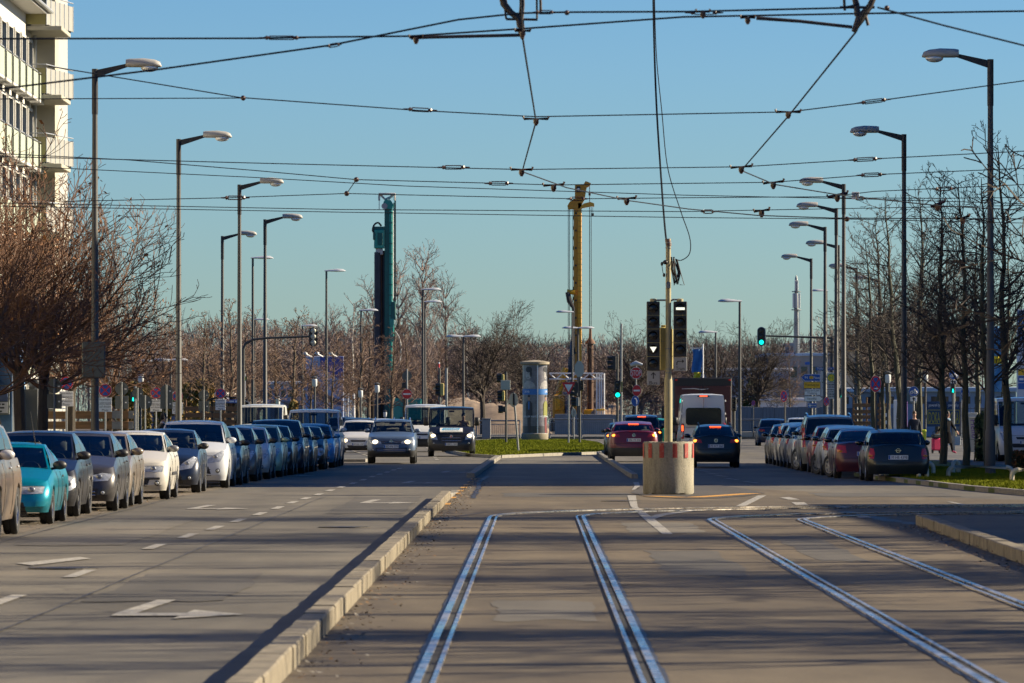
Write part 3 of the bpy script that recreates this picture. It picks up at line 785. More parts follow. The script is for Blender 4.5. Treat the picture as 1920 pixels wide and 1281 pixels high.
# raised surfaces
MB_ = MB(); MB_.slab([p for p in VERGE], -.02, .10, GRASSM); structure('verge_ground', MB_)
mb = MB(); mb.sheet([(15.3, 128), (60, 121), (60, 398), (23, 398), (17.5, 290), (15.2, 205), (14.9, 150)], .106, PAVE); structure('right_pavement', mb)
mb = MB(); mb.slab([(-60, 20), (-10.76, 20), (-10.76, 206.2), (-5.56, 206.2), (-5.5, 215), (-7.65, 260), (-9.7, 330), (-10.8, 462), (-60, 462)], -.02, .095, PAVE); structure('left_pavement', mb)
mb = MB(); mb.slab(ISL[::-1] if False else ISL, -.02, .09, GRASSM)
structure('island_ground', mb)
mb = MB(); mb.sheet([(-60, 320), (-14, 300), (-14, 462), (-60, 462)], .10, GRASSM); structure('left_lawn', mb)
# far street beyond the island, with its raised light strip
mb = MB(); mb.slab([(-40, 400), (60, 400), (60, 455), (-40, 455)], -.02, .10, PAVE); structure('far_pavement', mb)
mb = MB(); mb.b2(-30, 60, 399.6, 399.95, -.02, .18, KERB); structure('far_kerb', mb)
# traffic island of the signal
mb = MB(); a0 = [(G(px, py)) for px, py in ((1183, 925), (1206, 908), (1330, 909), (1395, 916), (1434, 926), (1400, 931), (1345, 935), (1280, 936), (1215, 933))]
mb.sheet(a0, .012, asphalt('island_asphalt', (.05, .045, .04), (.075, .068, .06), .5)); structure('traffic_island_ground', mb)

# grass blades on island and verge
def blades(name, poly, n, h, seed, zb):
    r = np.random.default_rng(seed); px = np.array([p[0] for p in poly]); py = np.array([p[1] for p in poly])
    pts = []
    while len(pts) < n:
        x = r.uniform(px.min(), px.max(), 4000); y = r.uniform(py.min(), py.max(), 4000); ins = np.zeros(4000, bool); j = len(px) - 1
        for i in range(len(px)):
            c = ((py[i] > y) != (py[j] > y)) & (x < (px[j] - px[i]) * (y - py[i]) / (py[j] - py[i] + 1e-9) + px[i]); ins ^= c; j = i
        pts += list(zip(x[ins], y[ins]))
    pts = np.array(pts[:n]); a = r.uniform(0, 6.28, n); hh = h * r.uniform(.5, 1.5, n); w = .007 + r.uniform(0, .010, n)
    dx, dy = np.cos(a) * w, np.sin(a) * w; lx, ly = r.normal(0, .03, n), r.normal(0, .03, n)
    v = np.empty((n, 3, 3)); v[:, 0] = np.c_[pts[:, 0] - dx, pts[:, 1] - dy, np.full(n, zb)]; v[:, 1] = np.c_[pts[:, 0] + dx, pts[:, 1] + dy, np.full(n, zb)]
    v[:, 2] = np.c_[pts[:, 0] + lx, pts[:, 1] + ly, zb + hh]
    me = np_mesh(name, v.reshape(-1, 3), 3); me.materials.append(BLADE); o = bpy.data.objects.new(name, me); COL.objects.link(o); return o
def np_mesh(name, v, k):
    me = bpy.data.meshes.new(name); nv = len(v); nf = nv // k
    me.vertices.add(nv); me.vertices.foreach_set('co', v.astype(np.float32).ravel())
    me.loops.add(nv); me.loops.foreach_set('vertex_index', np.arange(nv, dtype=np.int32))
    me.polygons.add(nf); me.polygons.foreach_set('loop_start', np.arange(0, nv, k, dtype=np.int32)); me.polygons.foreach_set('loop_total', np.full(nf, k, np.int32))
    me.update(calc_edges=True); me.validate(); return me
tag(blades('island_grass', ISL, 70000, .06, 1, .088), 'short sunlit grass on the island around the advertising column', 'grass', kind='stuff')
tag(blades('verge_grass', [(11.5, 119.5), (10.8, 128), (10.4, 140), (10.1, 150), (10.1, 157), (11.3, 159), (11.4, 175), (15, 175), (14.7, 150), (15.2, 127), (20, 118)], 60000, .05, 2, .098), 'shaded grass on the verge below the low tube barriers', 'grass', kind='stuff')

# ---------------------------------------------------------------- tram rails
def railpath(kind):
    if kind == 'A': c, s0, R0 = (-.60, 96.0), 0, 11.0
    pts = []
    return pts
def arc_path(x30, x90, yb, Rr, xend):
    pts = [(lerp(x30, x90, (y - 36) / 54), y) for y in list(range(8, int(yb) - 1, 4))] 
    xb = lerp(x30, x90, (yb - 36) / 54); pts.append((xb, yb))
    for k in range(1, 25):
        a = PI / 2 * k / 24; pts.append((xb + Rr * (1 - math.cos(a)), yb + Rr * math.sin(a)))
    for k in range(1, 12): pts.append((lerp(xb + Rr, xend, k / 11), yb + Rr))
    return pts
RAILS = [('A', arc_path(-.59, -.36, 94.5, 12.3, 50), 'leftmost tram rail, sweeping right in front of the concrete drum'),
         ('B', arc_path(.93, 1.16, 94.5, 10.8, 50), 'second tram rail from the kerb on the left, with worn shiny edges'),
         ('C', arc_path(3.10, 3.28, 91.5, 8.6, 50), 'third tram rail, left rail of the right-hand track'),
         ('D', arc_path(4.62, 4.80, 91.5, 7.1, 50), 'rightmost tram rail, nearest the right-hand kerb')]
RAILX = {}
def rail(mb, path, o0, o1, z, mat):
    # a bar standing a little proud of the worn asphalt, with both sides
    ribbon(mb, path, o0, o1, z, mat); mb.v = [(a, b, c + .002 * min(1, max(0, (b - 91) / 5))) for a, b, c in mb.v]
    n0 = len(mb.v); vs = mb.v[:]; k = len(vs) // 2
    for s in (0, 1):
        low = [(vs[2 * i + s][0], vs[2 * i + s][1], 0) for i in range(k)]; up = [vs[2 * i + s] for i in range(k)]
        f = [(i, i + 1, k + i + 1, k + i) for i in range(k - 1)]
        mb.add(low + up, f if s else [q[::-1] for q in f], mat)
def ribbon(mb, path, o0, o1, z, mat, jit=0, seed=0, side_z=None):
    r = random.Random(seed); vs = []; n = len(path); dense = []
    for (x0, y0), (x1, y1) in zip(path, path[1:]):
        L = math.hypot(x1 - x0, y1 - y0); k = max(1, int(L / (.45 if jit else 3)))
        for i in range(k): dense.append((lerp(x0, x1, i / k), lerp(y0, y1, i / k)))
    dense.append(path[-1]); n = len(dense)
    for i, (x, y) in enumerate(dense):
        x0, y0 = dense[max(0, i - 1)]; x1, y1 = dense[min(n - 1, i + 1)]; dx, dy = x1 - x0, y1 - y0; L = math.hypot(dx, dy); nx, ny = dy / L, -dx / L
        j0, j1 = (r.uniform(-jit, jit), r.uniform(-jit, jit)) if jit else (0, 0)
        vs += [(x + nx * (o0 + j0), y + ny * (o0 + j0), z), (x + nx * (o1 + j1), y + ny * (o1 + j1), z)]
    mb.add(vs, [(2 * i, 2 * i + 1, 2 * i + 3, 2 * i + 2) for i in range(n - 1)], mat)
for k, (nm, path, lab) in enumerate(RAILS):
    s = 1 if nm in 'AC' else -1
    o = MB(); rail(o, path, -.030 - s * .03, .030 - s * .03, .024, STEEL)
    a = tag(o.build('tram_rail', None, None), lab, 'rail')
    o = MB(); ribbon(o, path, -.03 + s * .03, .03 + s * .03, .014, GROOVE); o.build('groove', a, None)
    o = MB(); rail(o, path, -.017 + s * .078, .017 + s * .078, .022, STEEL); o.build('guard_lip', a, None)
    o = MB(); ribbon(o, path, -.098, .098, .010, BITUMEN, .010, k); o.build('bitumen_seal', a, None)
# dark drain slots across the rails
mb = MB()
for py, spans in ((1064, ((820, 910), (1140, 1205), (1440, 1560), (1700, 1820))), (1098, ((800, 930), (1095, 1220), (1490, 1620), (1775, 1905)))):
    d = D(py)
    for a, b in spans: mb.sheet([(X(a, d), d - .06), (X(b, d), d - .06), (X(b, d), d + .06), (X(a, d), d + .06)], .0085, GROOVE)
structure('drain_slots', mb)
# asphalt patches and joints
mb = MB(); TAR = M('tar_joint', (.018, .017, .017), .55, var=.3)
for pts, w in (((( 886, 935), (898, 915), (897, 905), (915, 893)), .10), (((790, 980), (905, 962), (960, 960)), .05), (((1180, 1000), (1330, 1001)), .06), (((1590, 960), (1660, 975), (1720, 985)), .25)):
    path = [G(*p) for p in pts]; ribbon(mb, path, -w / 2, w / 2, .0105, TAR, w * .35, 5)
for x0, x1, ya, yb in ((-4.15, -4.0, 30, 118), (-6.95, -7.1, 40, 120)): ribbon(mb, [(lerp(x0, x1, k / 14) + .015 * math.sin(k * 2.3), lerp(ya, yb, k / 14)) for k in range(15)], -.011, .011, .0106, TAR, .006, 9)
structure('tar_joints', mb)
PATCH = asphalt('patch_asphalt', (.062, .058, .051), (.098, .09, .078), .3); PATCH2 = asphalt('patch_pale', (.105, .095, .078), (.15, .135, .11), .2); mb = MB()
for x0, x1, y0, y1, mt in ((-4.0, -2.7, 52, 61, PATCH), (-6.6, -5.2, 74, 92, PATCH2), (-3.3, -1.9, 98, 118, PATCH), (1.7, 2.6, 60, 71, PATCH), (-.15, .75, 47, 52, PATCH2), (3.7, 4.3, 66, 80, PATCH), (1.75, 2.9, 82, 90, PATCH2), (-.2, 2.6, 118, 124, PATCH), (6.6, 9.6, 118, 124, PATCH)):
    q = [(lerp(x0, x1, k / 6), y0) for k in range(7)] + [(x1, lerp(y0, y1, k / 8)) for k in range(1, 8)] + [(lerp(x1, x0, k / 6), y1) for k in range(7)] + [(x0, lerp(y1, y0, k / 8)) for k in range(1, 8)]; mb.sheet([(a + rnd.uniform(-.06, .06), b + rnd.uniform(-.35, .35)) for a, b in q], .007, mt)
structure('road_patches', mb)
IRON = M('cast_iron', (.06, .055, .05), .55, .6, var=.3, scale=20, bump=.6)
for k, (x, y, lab) in enumerate(((-5.1, 63, 'round iron manhole cover in the left lane beside the parked cars'), (-2.6, 86, 'round iron manhole cover between lane dashes and kerb'), (2.2, 112, 'round iron manhole cover before the concrete drum'))):
    m = MB(); m.lathe([(.40, 0), (.40, .014), (.36, .014), (.36, .010), (.31, .010), (.31, .014), (0, .014)], (0, 0, 0), IRON, 28); tag(m.build('manhole_cover', None, None, (x, y, .002)), lab, 'manhole cover')
def litter():
    r = np.random.default_rng(4); n = 2600; y = r.uniform(30, 150, n); side = r.integers(0, 3, n); y = np.where(side == 2, 30 + (y - 30) * .48, y); off = np.abs(r.normal(0, .22, n)); x = np.where(side == 0, np.interp(y, [36, 116, 150], [-1.50, -1.28, -1.07]) + .02 + off, np.where(side == 1, -7.2 - off * 5, np.interp(y, [36, 64, 88], [5.5, 5.95, 6.4]) - off)); a = r.uniform(0, 6.28, n); sz = r.uniform(.012, .04, n); z = np.full(n, .016) + r.uniform(0, .012, n)
    dx, dy = np.cos(a) * sz, np.sin(a) * sz; v = np.stack([np.c_[x - dx, y - dy, z], np.c_[x + dy * .6, y - dx * .6, z + .004], np.c_[x + dx, y + dy, z + r.uniform(0, .02, n)], np.c_[x - dy * .6, y + dx * .6, z]], 1).reshape(-1, 3); me = np_mesh('fallen_leaves', v, 4)
    for c in (M('litter_leaf', (.20, .11, .04), .8), M('litter_grit', (.22, .20, .17), .9), M('litter_dark', (.05, .04, .03), .9)): me.materials.append(c)
    me.polygons.foreach_set('material_index', r.integers(0, 3, n).astype(np.int32)); o = bpy.data.objects.new('fallen_leaves', me); COL.objects.link(o); tag(o, 'dry leaves and grit gathered along kerbs and under parked cars', 'litter', kind='stuff')
litter()

# ---------------------------------------------------------------- road markings
mk = MB()
def quadpx(pts, mat, z=.012): mk.sheet([G(*p) for p in pts], z, mat)
def dash(xa, ya, xb, yb, w, mat=MARK): 
    mk.sheet([(xa - w / 2, ya), (xa + w / 2, ya), (xb + w / 2, yb), (xb - w / 2, yb)], .012, mat)
lane = [(150, 1077), (290, 1026), (352, 1006), (403, 991), (447, 977), (487, 964.5), (521, 953), (548, 943), (573, 935.5), (597, 928), (619, 920.5), (640, 914), (662, 907), (681, 900.5), (698, 894.5), (712, 890), (726, 886), (738, 882), (749, 879)]
for px, py in lane + [(10, 1127)]:
    x, d = G(px, py); dx = .0057 * 1.45
    dash(x - dx * .5 - .0, d - 1.45, x + dx * .5, d + 1.45, .15)
def arrow(px, py, sc=1.0, turn=1):
    x, d = G(px, py); L = 5.2 * sc; w = .16
    # hook arrow: a shaft, a bend and a broad head
    mk.sheet([(x - .30, d - .2), (x - .12, d - .2), (x + .02, d + L * .62), (x - .16, d + L * .62)], .012, MARK)
    mk.sheet([(x - .30, d - .9), (x + .32, d - .9), (x + .32, d - .2), (x - .30, d - .2)], .012, MARK)
    mk.sheet([(x + .28, d - 1.6), (x + .84, d - .55), (x + .34, d + .55)], .0125, MARK)
arrow(285, 1150); arrow(705, 943, 1.1); arrow(385, 954, 1.1); arrow(540, 892, 1.1); arrow(775, 906, 1.1); arrow(845, 886, 1.1)
quadpx([(30, 1058), (150, 1046), (170, 1049), (60, 1062)], MARK)
# the white Y in front of the drum
quadpx([(1176, 930), (1192, 930), (1196, 952), (1228, 975), (1262, 1003), (1242, 1003), (1208, 975), (1182, 950)], MARK)
quadpx([(1226, 975), (1218, 971), (1230, 966), (1265, 961), (1312, 956), (1318, 957), (1285, 962), (1250, 967)], MARK, .0125)
quadpx([(1380, 950), (1422, 930), (1437, 930), (1398, 950)], MARK)
quadpx([(1462, 934), (1480, 933), (1500, 938), (1478, 938)], MARK); quadpx([(1484, 943), (1508, 943), (1516, 948), (1492, 948)], MARK)
quadpx([(1560, 950), (1585, 950), (1600, 954), (1575, 954)], MARK); quadpx([(1606, 969), (1628, 969), (1634, 972), (1610, 972)], MARK)
quadpx([(1187, 905), (1198, 905), (1200, 912), (1196, 918), (1184, 920), (1190, 912)], MARK)
quadpx([(1775, 942), (1785, 942), (1815, 948), (1805, 948)], MARK)
for px, py in ((1320, 884), (1335, 888.5), (1352, 893), (1372, 899), (1408, 905)): 
    x, d = G(px, py); dash(x + .1, d - 1.6, x - .1, d + 1.6, .12)
for k in range(9): 
    d = 222 + 12 * k; dash(interp(d, [(222, 9.0), (330, 11.2)]), d, interp(d, [(222, 9.06), (330, 11.3)]), d + 4, .14)
for k in range(8):
    d = 215 + 11 * k; dash(interp(d, [(215, -4.3), (300, -6.0)]) + 1.4, d, interp(d, [(215, -4.3), (300, -6.0)]) + 1.3, d + 4, .14)
# stop lines
mk.sheet([(-1.0, 214), (3.2, 212.6), (3.2, 213.5), (-1.0, 215)], .012, MARK); mk.sheet([(3.9, 203.6), (6.9, 203.6), (6.9, 204.2), (3.9, 204.2)], .012, MARK)
mk.sheet([(-6.2, 213), (-.8, 213), (-.8, 213.6), (-6.2, 213.6)], .012, MARK)
# yellow edge of the signal island and along the dropped kerb
path = [G(*p) for p in ((1200, 931.5), (1260, 934), (1320, 934), (1380, 930), (1430, 926.5))]; ribbon(mk, path, -.45, .0, .0165, MARKY)
for py in (946, 934, 926, 921, 915, 910, 904, 899):
    d = D(py); dash(kxl(d) + .02, d - .9, kxl(d + 1) + .02, d + 1.0, .16, MARKY)
structure('road_markings', mk)
# ------------------------------------------------------------------ bare winter trees
BARK = M('bark_dark', (.050, .040, .030), .9, var=.35, scale=5, bump=.4, stretch=(3, 3, .6))
BARKG = M('bark_mossy', (.060, .058, .036), .9, var=.35, scale=4, bump=.4, stretch=(3, 3, .6))
TWIG = M('twig_grey_brown', (.050, .038, .030), .9, var=.3, scale=2)
TWIGR = M('twig_reddish', (.12, .062, .036), .9, var=.35, scale=1.2)
TWIGF = M('twig_far_hazed', (.20, .15, .13), .95, var=.3, scale=.3)  # paler mauve than the near twigs: distance haze put into the colour
BIRCH = M('bark_birch', (.45, .42, .37), .8, var=.3, scale=3, stretch=(1, 1, 4))
LEAFB = M('dry_leaf', (.22, .095, .03), .8, var=.4, scale=2)
def segs_mesh(name, S, mat, n=4, leaves=None, leafmat=None):
    a = np.array([s[0] for s in S], float); b = np.array([s[1] for s in S], float); ra = np.array([s[2] for s in S]); rb = np.array([s[3] for s in S])
    t = b - a; t /= np.linalg.norm(t, axis=1)[:, None] + 1e-9; ref = np.where(np.abs(t[:, 2:3]) < .9, [[0, 0, 1.]], [[1., 0, 0]])
    u = np.cross(t, ref); u /= np.linalg.norm(u, axis=1)[:, None]; w = np.cross(t, u); V = []
    for j in range(n):
        g0, g1 = 2 * PI * j / n, 2 * PI * (j + 1) / n
        d0 = u * math.cos(g0) + w * math.sin(g0); d1 = u * math.cos(g1) + w * math.sin(g1)
        V.append(np.stack([a + d0 * ra[:, None], b + d0 * rb[:, None], b + d1 * rb[:, None], a + d1 * ra[:, None]], 1))
    v = np.concatenate(V, 0).reshape(-1, 3); me = np_mesh(name, v, 4); me.materials.append(mat)
    return me
def grow(seed, kind):
    r = random.Random(seed); trunk = []; limbs = []; twigs = []; leaves = []
    def vec(): return Vector((r.gauss(0, 1), r.gauss(0, 1), r.gauss(0, 1)))
    def branch(p, d, L, rad, lev, maxlev, up, wig, spl, out):
        n = max(3, int(L / (.35 if lev < 2 else .22))) ; n = min(n, 9 if lev < 2 else 6); step = L / n; q = p.copy(); dd = d.normalized(); pts = [q.copy()]
        for i in range(n):
            dd = (dd + vec() * wig + Vector((0, 0, up))).normalized(); q = q + dd * step; pts.append(q.copy())
            r0 = rad * (1 - .8 * i / n); r1 = rad * (1 - .8 * (i + 1) / n)
            out.append((tuple(pts[-2]), tuple(q), r0, max(r1, .004)))
            if lev < maxlev and i >= (1 if lev else 0):
                for _ in range(spl[lev]):
                    if r.random() < .85:
                        s = dd.cross(vec()).normalized(); a = r.uniform(.45, .95); nd = dd * math.cos(a) + s * math.sin(a)
                        nl = L * (1 - .5 * i / n) * r.uniform(.36, .62)
                        branch(q, nd, nl, max(r1 * .62, .006), lev + 1, maxlev, up, wig * 1.1, spl, twigs if lev + 1 >= 2 else limbs)
        if lev == maxlev and kind == 'leafy' and r.random() < .16: leaves.append(tuple(q))
    if kind in ('street', 'slender', 'sparse'):
        H = 9.3; q = Vector((0, 0, 0)); pts = [q]; n = 16; d = Vector((0, 0, 1)); lean = vec() * .02
        for i in range(n):
            z = H * (i + 1) / n; q = Vector((pts[-1].x + r.gauss(0, .035) + lean.x, pts[-1].y + r.gauss(0, .035) + lean.y, z)); pts.append(q)
            r0 = .12 * (1 - i / n) ** .9 + .012; r1 = .12 * (1 - (i + 1) / n) ** .9 + .012
            trunk.append((tuple(pts[-2]), tuple(q), r0, r1))
            if z > 2.6:
                k = {'street': 3, 'slender': 4, 'sparse': 2}[kind]
                for _ in range(k):
                    a = r.uniform(0, 2 * PI); el = r.uniform(.35, .95) + .25 * (z / H); fr = (z - 2.4) / (H - 2.4)
                    L = (3.3 if kind == 'street' else 2.7) * (1 - .72 * fr) * r.uniform(.6, 1.1)
                    branch(q - Vector((0, 0, r.uniform(0, H / n))), Vector((math.cos(a), math.sin(a), math.tan(el) * .7)), L, .042 * (1 - .6 * fr), 1, 3, .07, .17, [2, 1, 2] if kind == 'sparse' else [2, 2, 2], limbs)
    elif kind == 'leafy':   # short trunk, dense bowl of arching limbs
        trunk += [((0, 0, 0), (.03, .02, 1.1), .17, .15), ((.03, .02, 1.1), (-.02, .05, 2.9), .15, .14)]
        for k in range(10):
            a = 2 * PI * k / 10 + r.uniform(-.2, .2); el = r.choice((.40, .58, .8, 1.05, 1.28))
            branch(Vector((0, 0, r.uniform(2.2, 3.0))), Vector((math.cos(a), math.sin(a), math.tan(el))), r.uniform(3.8, 5.2) * (1.25 if el > .9 else 1), .065, 0, 3, .085, .08, [2, 2, 1], limbs)
    elif kind == 'round':   # mature tree
        trunk += [((0, 0, 0), (.05, 0, 1.4), .24, .21), ((.05, 0, 1.4), (0, .06, 2.8), .21, .18)]
        for k in range(9):
            a = 2 * PI * k / 9 + r.uniform(-.3, .3); el = r.choice((.35, .6, .9, 1.2, 1.35))
            branch(Vector((0, 0, r.uniform(2.2, 3.0))), Vector((math.cos(a), math.sin(a), math.tan(el))), r.uniform(4.2, 6.0), .095, 0, 3, .03, .13, [2, 2, 2], limbs)
    elif kind == 'tall':   # poplar-like plume
        H = 14; pts = [Vector((0, 0, 0))]
        for i in range(12):
            q = Vector((pts[-1].x + r.gauss(0, .05), pts[-1].y + r.gauss(0, .05), H * (i + 1) / 12)); pts.append(q)
            trunk.append((tuple(pts[-2]), tuple(q), .26 * (1 - i / 12.5), .26 * (1 - (i + 1) / 12.5)))
            if i > 1:
                for _ in range(4):
                    a = r.uniform(0, 2 * PI); branch(q, Vector((math.cos(a), math.sin(a), 1.5)), r.uniform(2.4, 4.4) * (1 - .45 * i / 12), .06, 1, 3, .10, .10, [2, 2, 1], limbs)
    elif kind == 'far':    # coarse version for the distant woods
        trunk += [((0, 0, 0), (.05, 0, 3), .2, .16)]
        for k in range(8):
            a = 2 * PI * k / 8 + r.uniform(-.3, .3); el = r.choice((.3, .7, 1.1, 1.35))
            branch(Vector((0, 0, r.uniform(1.6, 3.2))), Vector((math.cos(a), math.sin(a), math.tan(el))), r.uniform(3.5, 6.5), .09, 0, 3, .06, .14, [2, 2, 1], limbs)
    return trunk, limbs, twigs, leaves
PROTO = {}
def proto(key, kind, seed, bark, twig, minr=.006, scale_tw=1.0):
    tr, li, tw, lv = grow(seed, kind)
    tw = [(a, b, max(x * scale_tw, minr), max(y * scale_tw, minr * .8)) for a, b, x, y in tw]; li = [(a, b, max(x, minr * 1.4), max(y, minr * 1.2)) for a, b, x, y in li]
    tm = segs_mesh('trunk_' + key, tr, bark, 8)
    cm = segs_mesh('crown_' + key, li + tw, twig, 4 if len(li + tw) < 9000 else 3)
    lm = None
    if lv:
        r = np.random.default_rng(seed); P = np.repeat(np.array(lv), 2, 0); n = len(P); P = P + r.normal(0, .07, (n, 3)); a = r.normal(0, .026, (n, 3)); b = r.normal(0, .026, (n, 3))
        v = np.stack([P - a, P + b, P + a, P - b], 1).reshape(-1, 3); lm = np_mesh('leaves_' + key, v, 4); lm.materials.append(LEAFB)
    top = np.array([q[1] for q in li + tw]); PROTO[key] = (tm, cm, lm, np.percentile(top[:, 2], 99.7)); return PROTO[key]
NOM = dict(street=9.6, leafy=8.3, slender=9.6, round=9.2, tall=16.5, far=9.0, birch=9.6)
def tree(key, loc, rz, sc, label, group=None, name='bare_tree', cat='tree', bark=None):
    tm, cm, lm, hh = PROTO[key]; f = NOM[key.rstrip('0123456789')] / hh; sc = tuple(q * f for q in sc) if isinstance(sc, tuple) else sc * f; o = thing(name, label, cat, loc, rz, group); o.scale = sc if isinstance(sc, tuple) else (sc,) * 3
    for nm, me in (('trunk', tm), ('crown', cm), ('dry_leaves', lm)):
        if me is None: continue
        c = bpy.data.objects.new(nm, me); COL.objects.link(c); c.parent = o
    return o
for k in range(4): proto('street%d' % k, 'street', 11 + k, BARKG, TWIG, .008)
for k in range(3): proto('leafy%d' % k, 'leafy', 31 + k, BARK, TWIGR, .010)
for k in range(3): proto('slender%d' % k, 'slender', 51 + k, M('bark_brown', (.10, .075, .05), .9, var=.35, scale=4), M('twig_warm', (.17, .105, .07), .9, var=.3, scale=1), .012)
for k in range(3): proto('round%d' % k, 'round', 71 + k, BARK, TWIG, .010)
for k in range(2): proto('tall%d' % k, 'tall', 91 + k, BARK, TWIGF, .016)
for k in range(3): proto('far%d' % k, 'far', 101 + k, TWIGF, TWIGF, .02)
proto('sparse', 'sparse', 15, BARKG, TWIG, .016); NOM['sparse'] = 9.6
proto('birch', 'slender', 61, BIRCH, TWIGF, .014)
G1 = 'bare trees on the verge at the right'
# right verge: trunk pixel column, base row
for k, (px, py, top, lab) in enumerate(((1893, 880, 236, 'tallest bare street tree, nearest the right edge of the picture'), (1853, 886, 330, 'bare street tree just left of the nearest right-hand lamp post'),
        (1811, 884, 318, 'bare street tree between the graffitied cabinet and the woman with the trolley'), (1768, 876, 312, 'bare street tree rising beside the woman with the pink trolley'),
        (1727, 834, 340, 'bare street tree behind the man in the dark jacket'), (1668, 826, 400, 'bare street tree behind the black hatchback with the readable plate'))):
    d = D(py); h = Z(top, d); tree('street%d' % (k % 4), (X(px, d), d, .1), 1.3 * k, (h / 9.6 * 1.0, h / 9.6 * 1.0, h / 9.6), lab, G1, 'street_tree')
for k, (px, d, top) in enumerate(((1690, 262, 370), (1640, 292, 430), (1655, 325, 470), (1615, 352, 500), (1602, 390, 540), (1712, 300, 420), (1760, 330, 430), (1830, 300, 400), (1880, 345, 420), (1790, 390, 480))):
    h = Z(top, d); tree('street%d' % ((k + 1) % 4), (X(px, d), d, .1), 2.1 * k, h / 9.6, 'bare street tree receding in the row behind the parked cars at the right', 'bare trees receding at the right', 'street_tree')
# left pavement
for k, (px, d, top, wd, lab) in enumerate(((38, 168, 235, 1.0, 'wide bare tree with reddish twigs in front of the apartment block, leftmost trunk'), (82, 178, 300, 1.0, 'wide bare tree with reddish twigs, second trunk from the left edge'),
        (132, 205, 380, 1.0, 'wide bare tree with reddish twigs, right of the round sign seen from behind'), (205, 228, 470, .9, 'wide bare tree with reddish twigs leaning over the nearest left lamp post'), (-40, 150, 330, 1.0, 'wide bare tree with reddish twigs cut by the left picture edge'))):
    h = Z(top, d); s = h / 8.3; tree('leafy%d' % (k % 3), (X(px, d), d, .1), 1.1 + 2.0 * k, (s * wd * 1.12, s * wd * 1.12, s), lab, 'wide bare trees on the left pavement', 'street_tree')
# slender trees of the left park edge
SL = [(378, 330, 585), (437, 300, 560), (545, 352, 575), (578, 400, 640), (623, 372, 640), (667, 395, 600), (690, 430, 590), (733, 420, 610), (760, 450, 600), (640, 470, 610), (515, 470, 600), (400, 460, 600), (345, 440, 630), (310, 420, 640), (470, 420, 590), (822, 470, 640)]
for k, (px, d, top) in enumerate(SL):
    h = Z(top, d); s = h / 9.6; tree('slender%d' % (k % 3), (X(px, d), d, 0), 1.7 * k, (s * 1.35, s * 1.35, s), 'slender bare tree with red-brown twigs behind the parked cars at the left', 'slender bare trees beyond the left pavement', 'bare_tree')
RO = [(905, 500, 565, 'round0', 'dark bare tree with forked trunk left of the advertising column'), (985, 560, 605, 'round1', 'dark bare tree rising behind the advertising column'), (1190, 540, 585, 'round2', 'dark bare tree rising behind the stop sign'),
      (1420, 470, 600, 'round0', 'dark bare tree with a forked trunk below the right green signal'), (1340, 560, 610, 'round1', 'dark bare tree left of the blue and yellow flag pole'), (1480, 540, 640, 'slender1', 'thin bare tree in front of the grey hall')]
for k, (px, d, top, key, lab) in enumerate(RO):
    h = Z(top, d); s = h / (9.2 if key != 'slender1' else 9.6); tree(key, (X(px, d), d, 0), .9 + 1.9 * k, (s * .95, s * .95, s), lab, None, 'bare_tree')
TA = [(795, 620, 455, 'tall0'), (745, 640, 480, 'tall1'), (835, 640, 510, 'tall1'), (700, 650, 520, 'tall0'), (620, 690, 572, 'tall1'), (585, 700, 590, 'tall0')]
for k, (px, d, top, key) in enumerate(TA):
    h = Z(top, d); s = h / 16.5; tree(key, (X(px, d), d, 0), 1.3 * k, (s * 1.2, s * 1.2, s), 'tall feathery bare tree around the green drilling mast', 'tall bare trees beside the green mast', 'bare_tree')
tree('birch', (X(880, 560), 560, 0), 0, 1.1, 'pale-barked thin tree with white trunk near the dark van', None, 'birch_tree')
tree('birch', (X(662, 520), 520, 0), 1, (1.5, 1.5, 1.35), 'pale-barked thin tree with white branches left of the green mast', None, 'birch_tree')
rr = random.Random(5)
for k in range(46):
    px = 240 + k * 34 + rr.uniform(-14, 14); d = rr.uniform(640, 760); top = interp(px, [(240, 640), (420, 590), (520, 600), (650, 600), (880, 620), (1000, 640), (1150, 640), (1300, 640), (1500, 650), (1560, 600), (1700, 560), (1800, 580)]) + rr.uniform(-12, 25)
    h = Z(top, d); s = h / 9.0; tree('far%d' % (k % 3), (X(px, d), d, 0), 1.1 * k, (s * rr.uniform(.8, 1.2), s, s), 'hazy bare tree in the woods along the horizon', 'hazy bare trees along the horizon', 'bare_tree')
# the wood behind them reads as one mass
def far_wood():
    r = random.Random(3); S = []
    for k in range(120):
        px = 150 + 1700 * k / 120 + r.uniform(-8, 8); d = r.uniform(780, 900); x0 = X(px, d); H = Z(interp(px, [(150, 640), (420, 610), (650, 625), (900, 655), (1200, 650), (1500, 650), (1850, 610)]) + r.uniform(-8, 14), d)
        for j in range(420):
            h = r.random() ** .8 * H; w = 4.2 * math.sqrt(max(.05, 1 - (h / H - .45) ** 2 / .36)); a = r.uniform(0, 6.28); p = Vector((x0 + math.cos(a) * w * r.random() ** .5, d + math.sin(a) * w * r.random() ** .5, h))
            q = p + Vector((r.gauss(0, .5), r.gauss(0, .5), abs(r.gauss(.9, .6)))); S.append((tuple(p), tuple(q), r.uniform(.025, .055), .02))
        S.append(((x0, d, 0), (x0 + r.gauss(0, .4), d, H * .7), .22, .08))
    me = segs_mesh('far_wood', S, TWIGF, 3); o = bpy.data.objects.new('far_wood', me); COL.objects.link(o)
    tag(o, 'brown leafless woods filling the horizon behind everything', 'woods', kind='stuff')
far_wood()
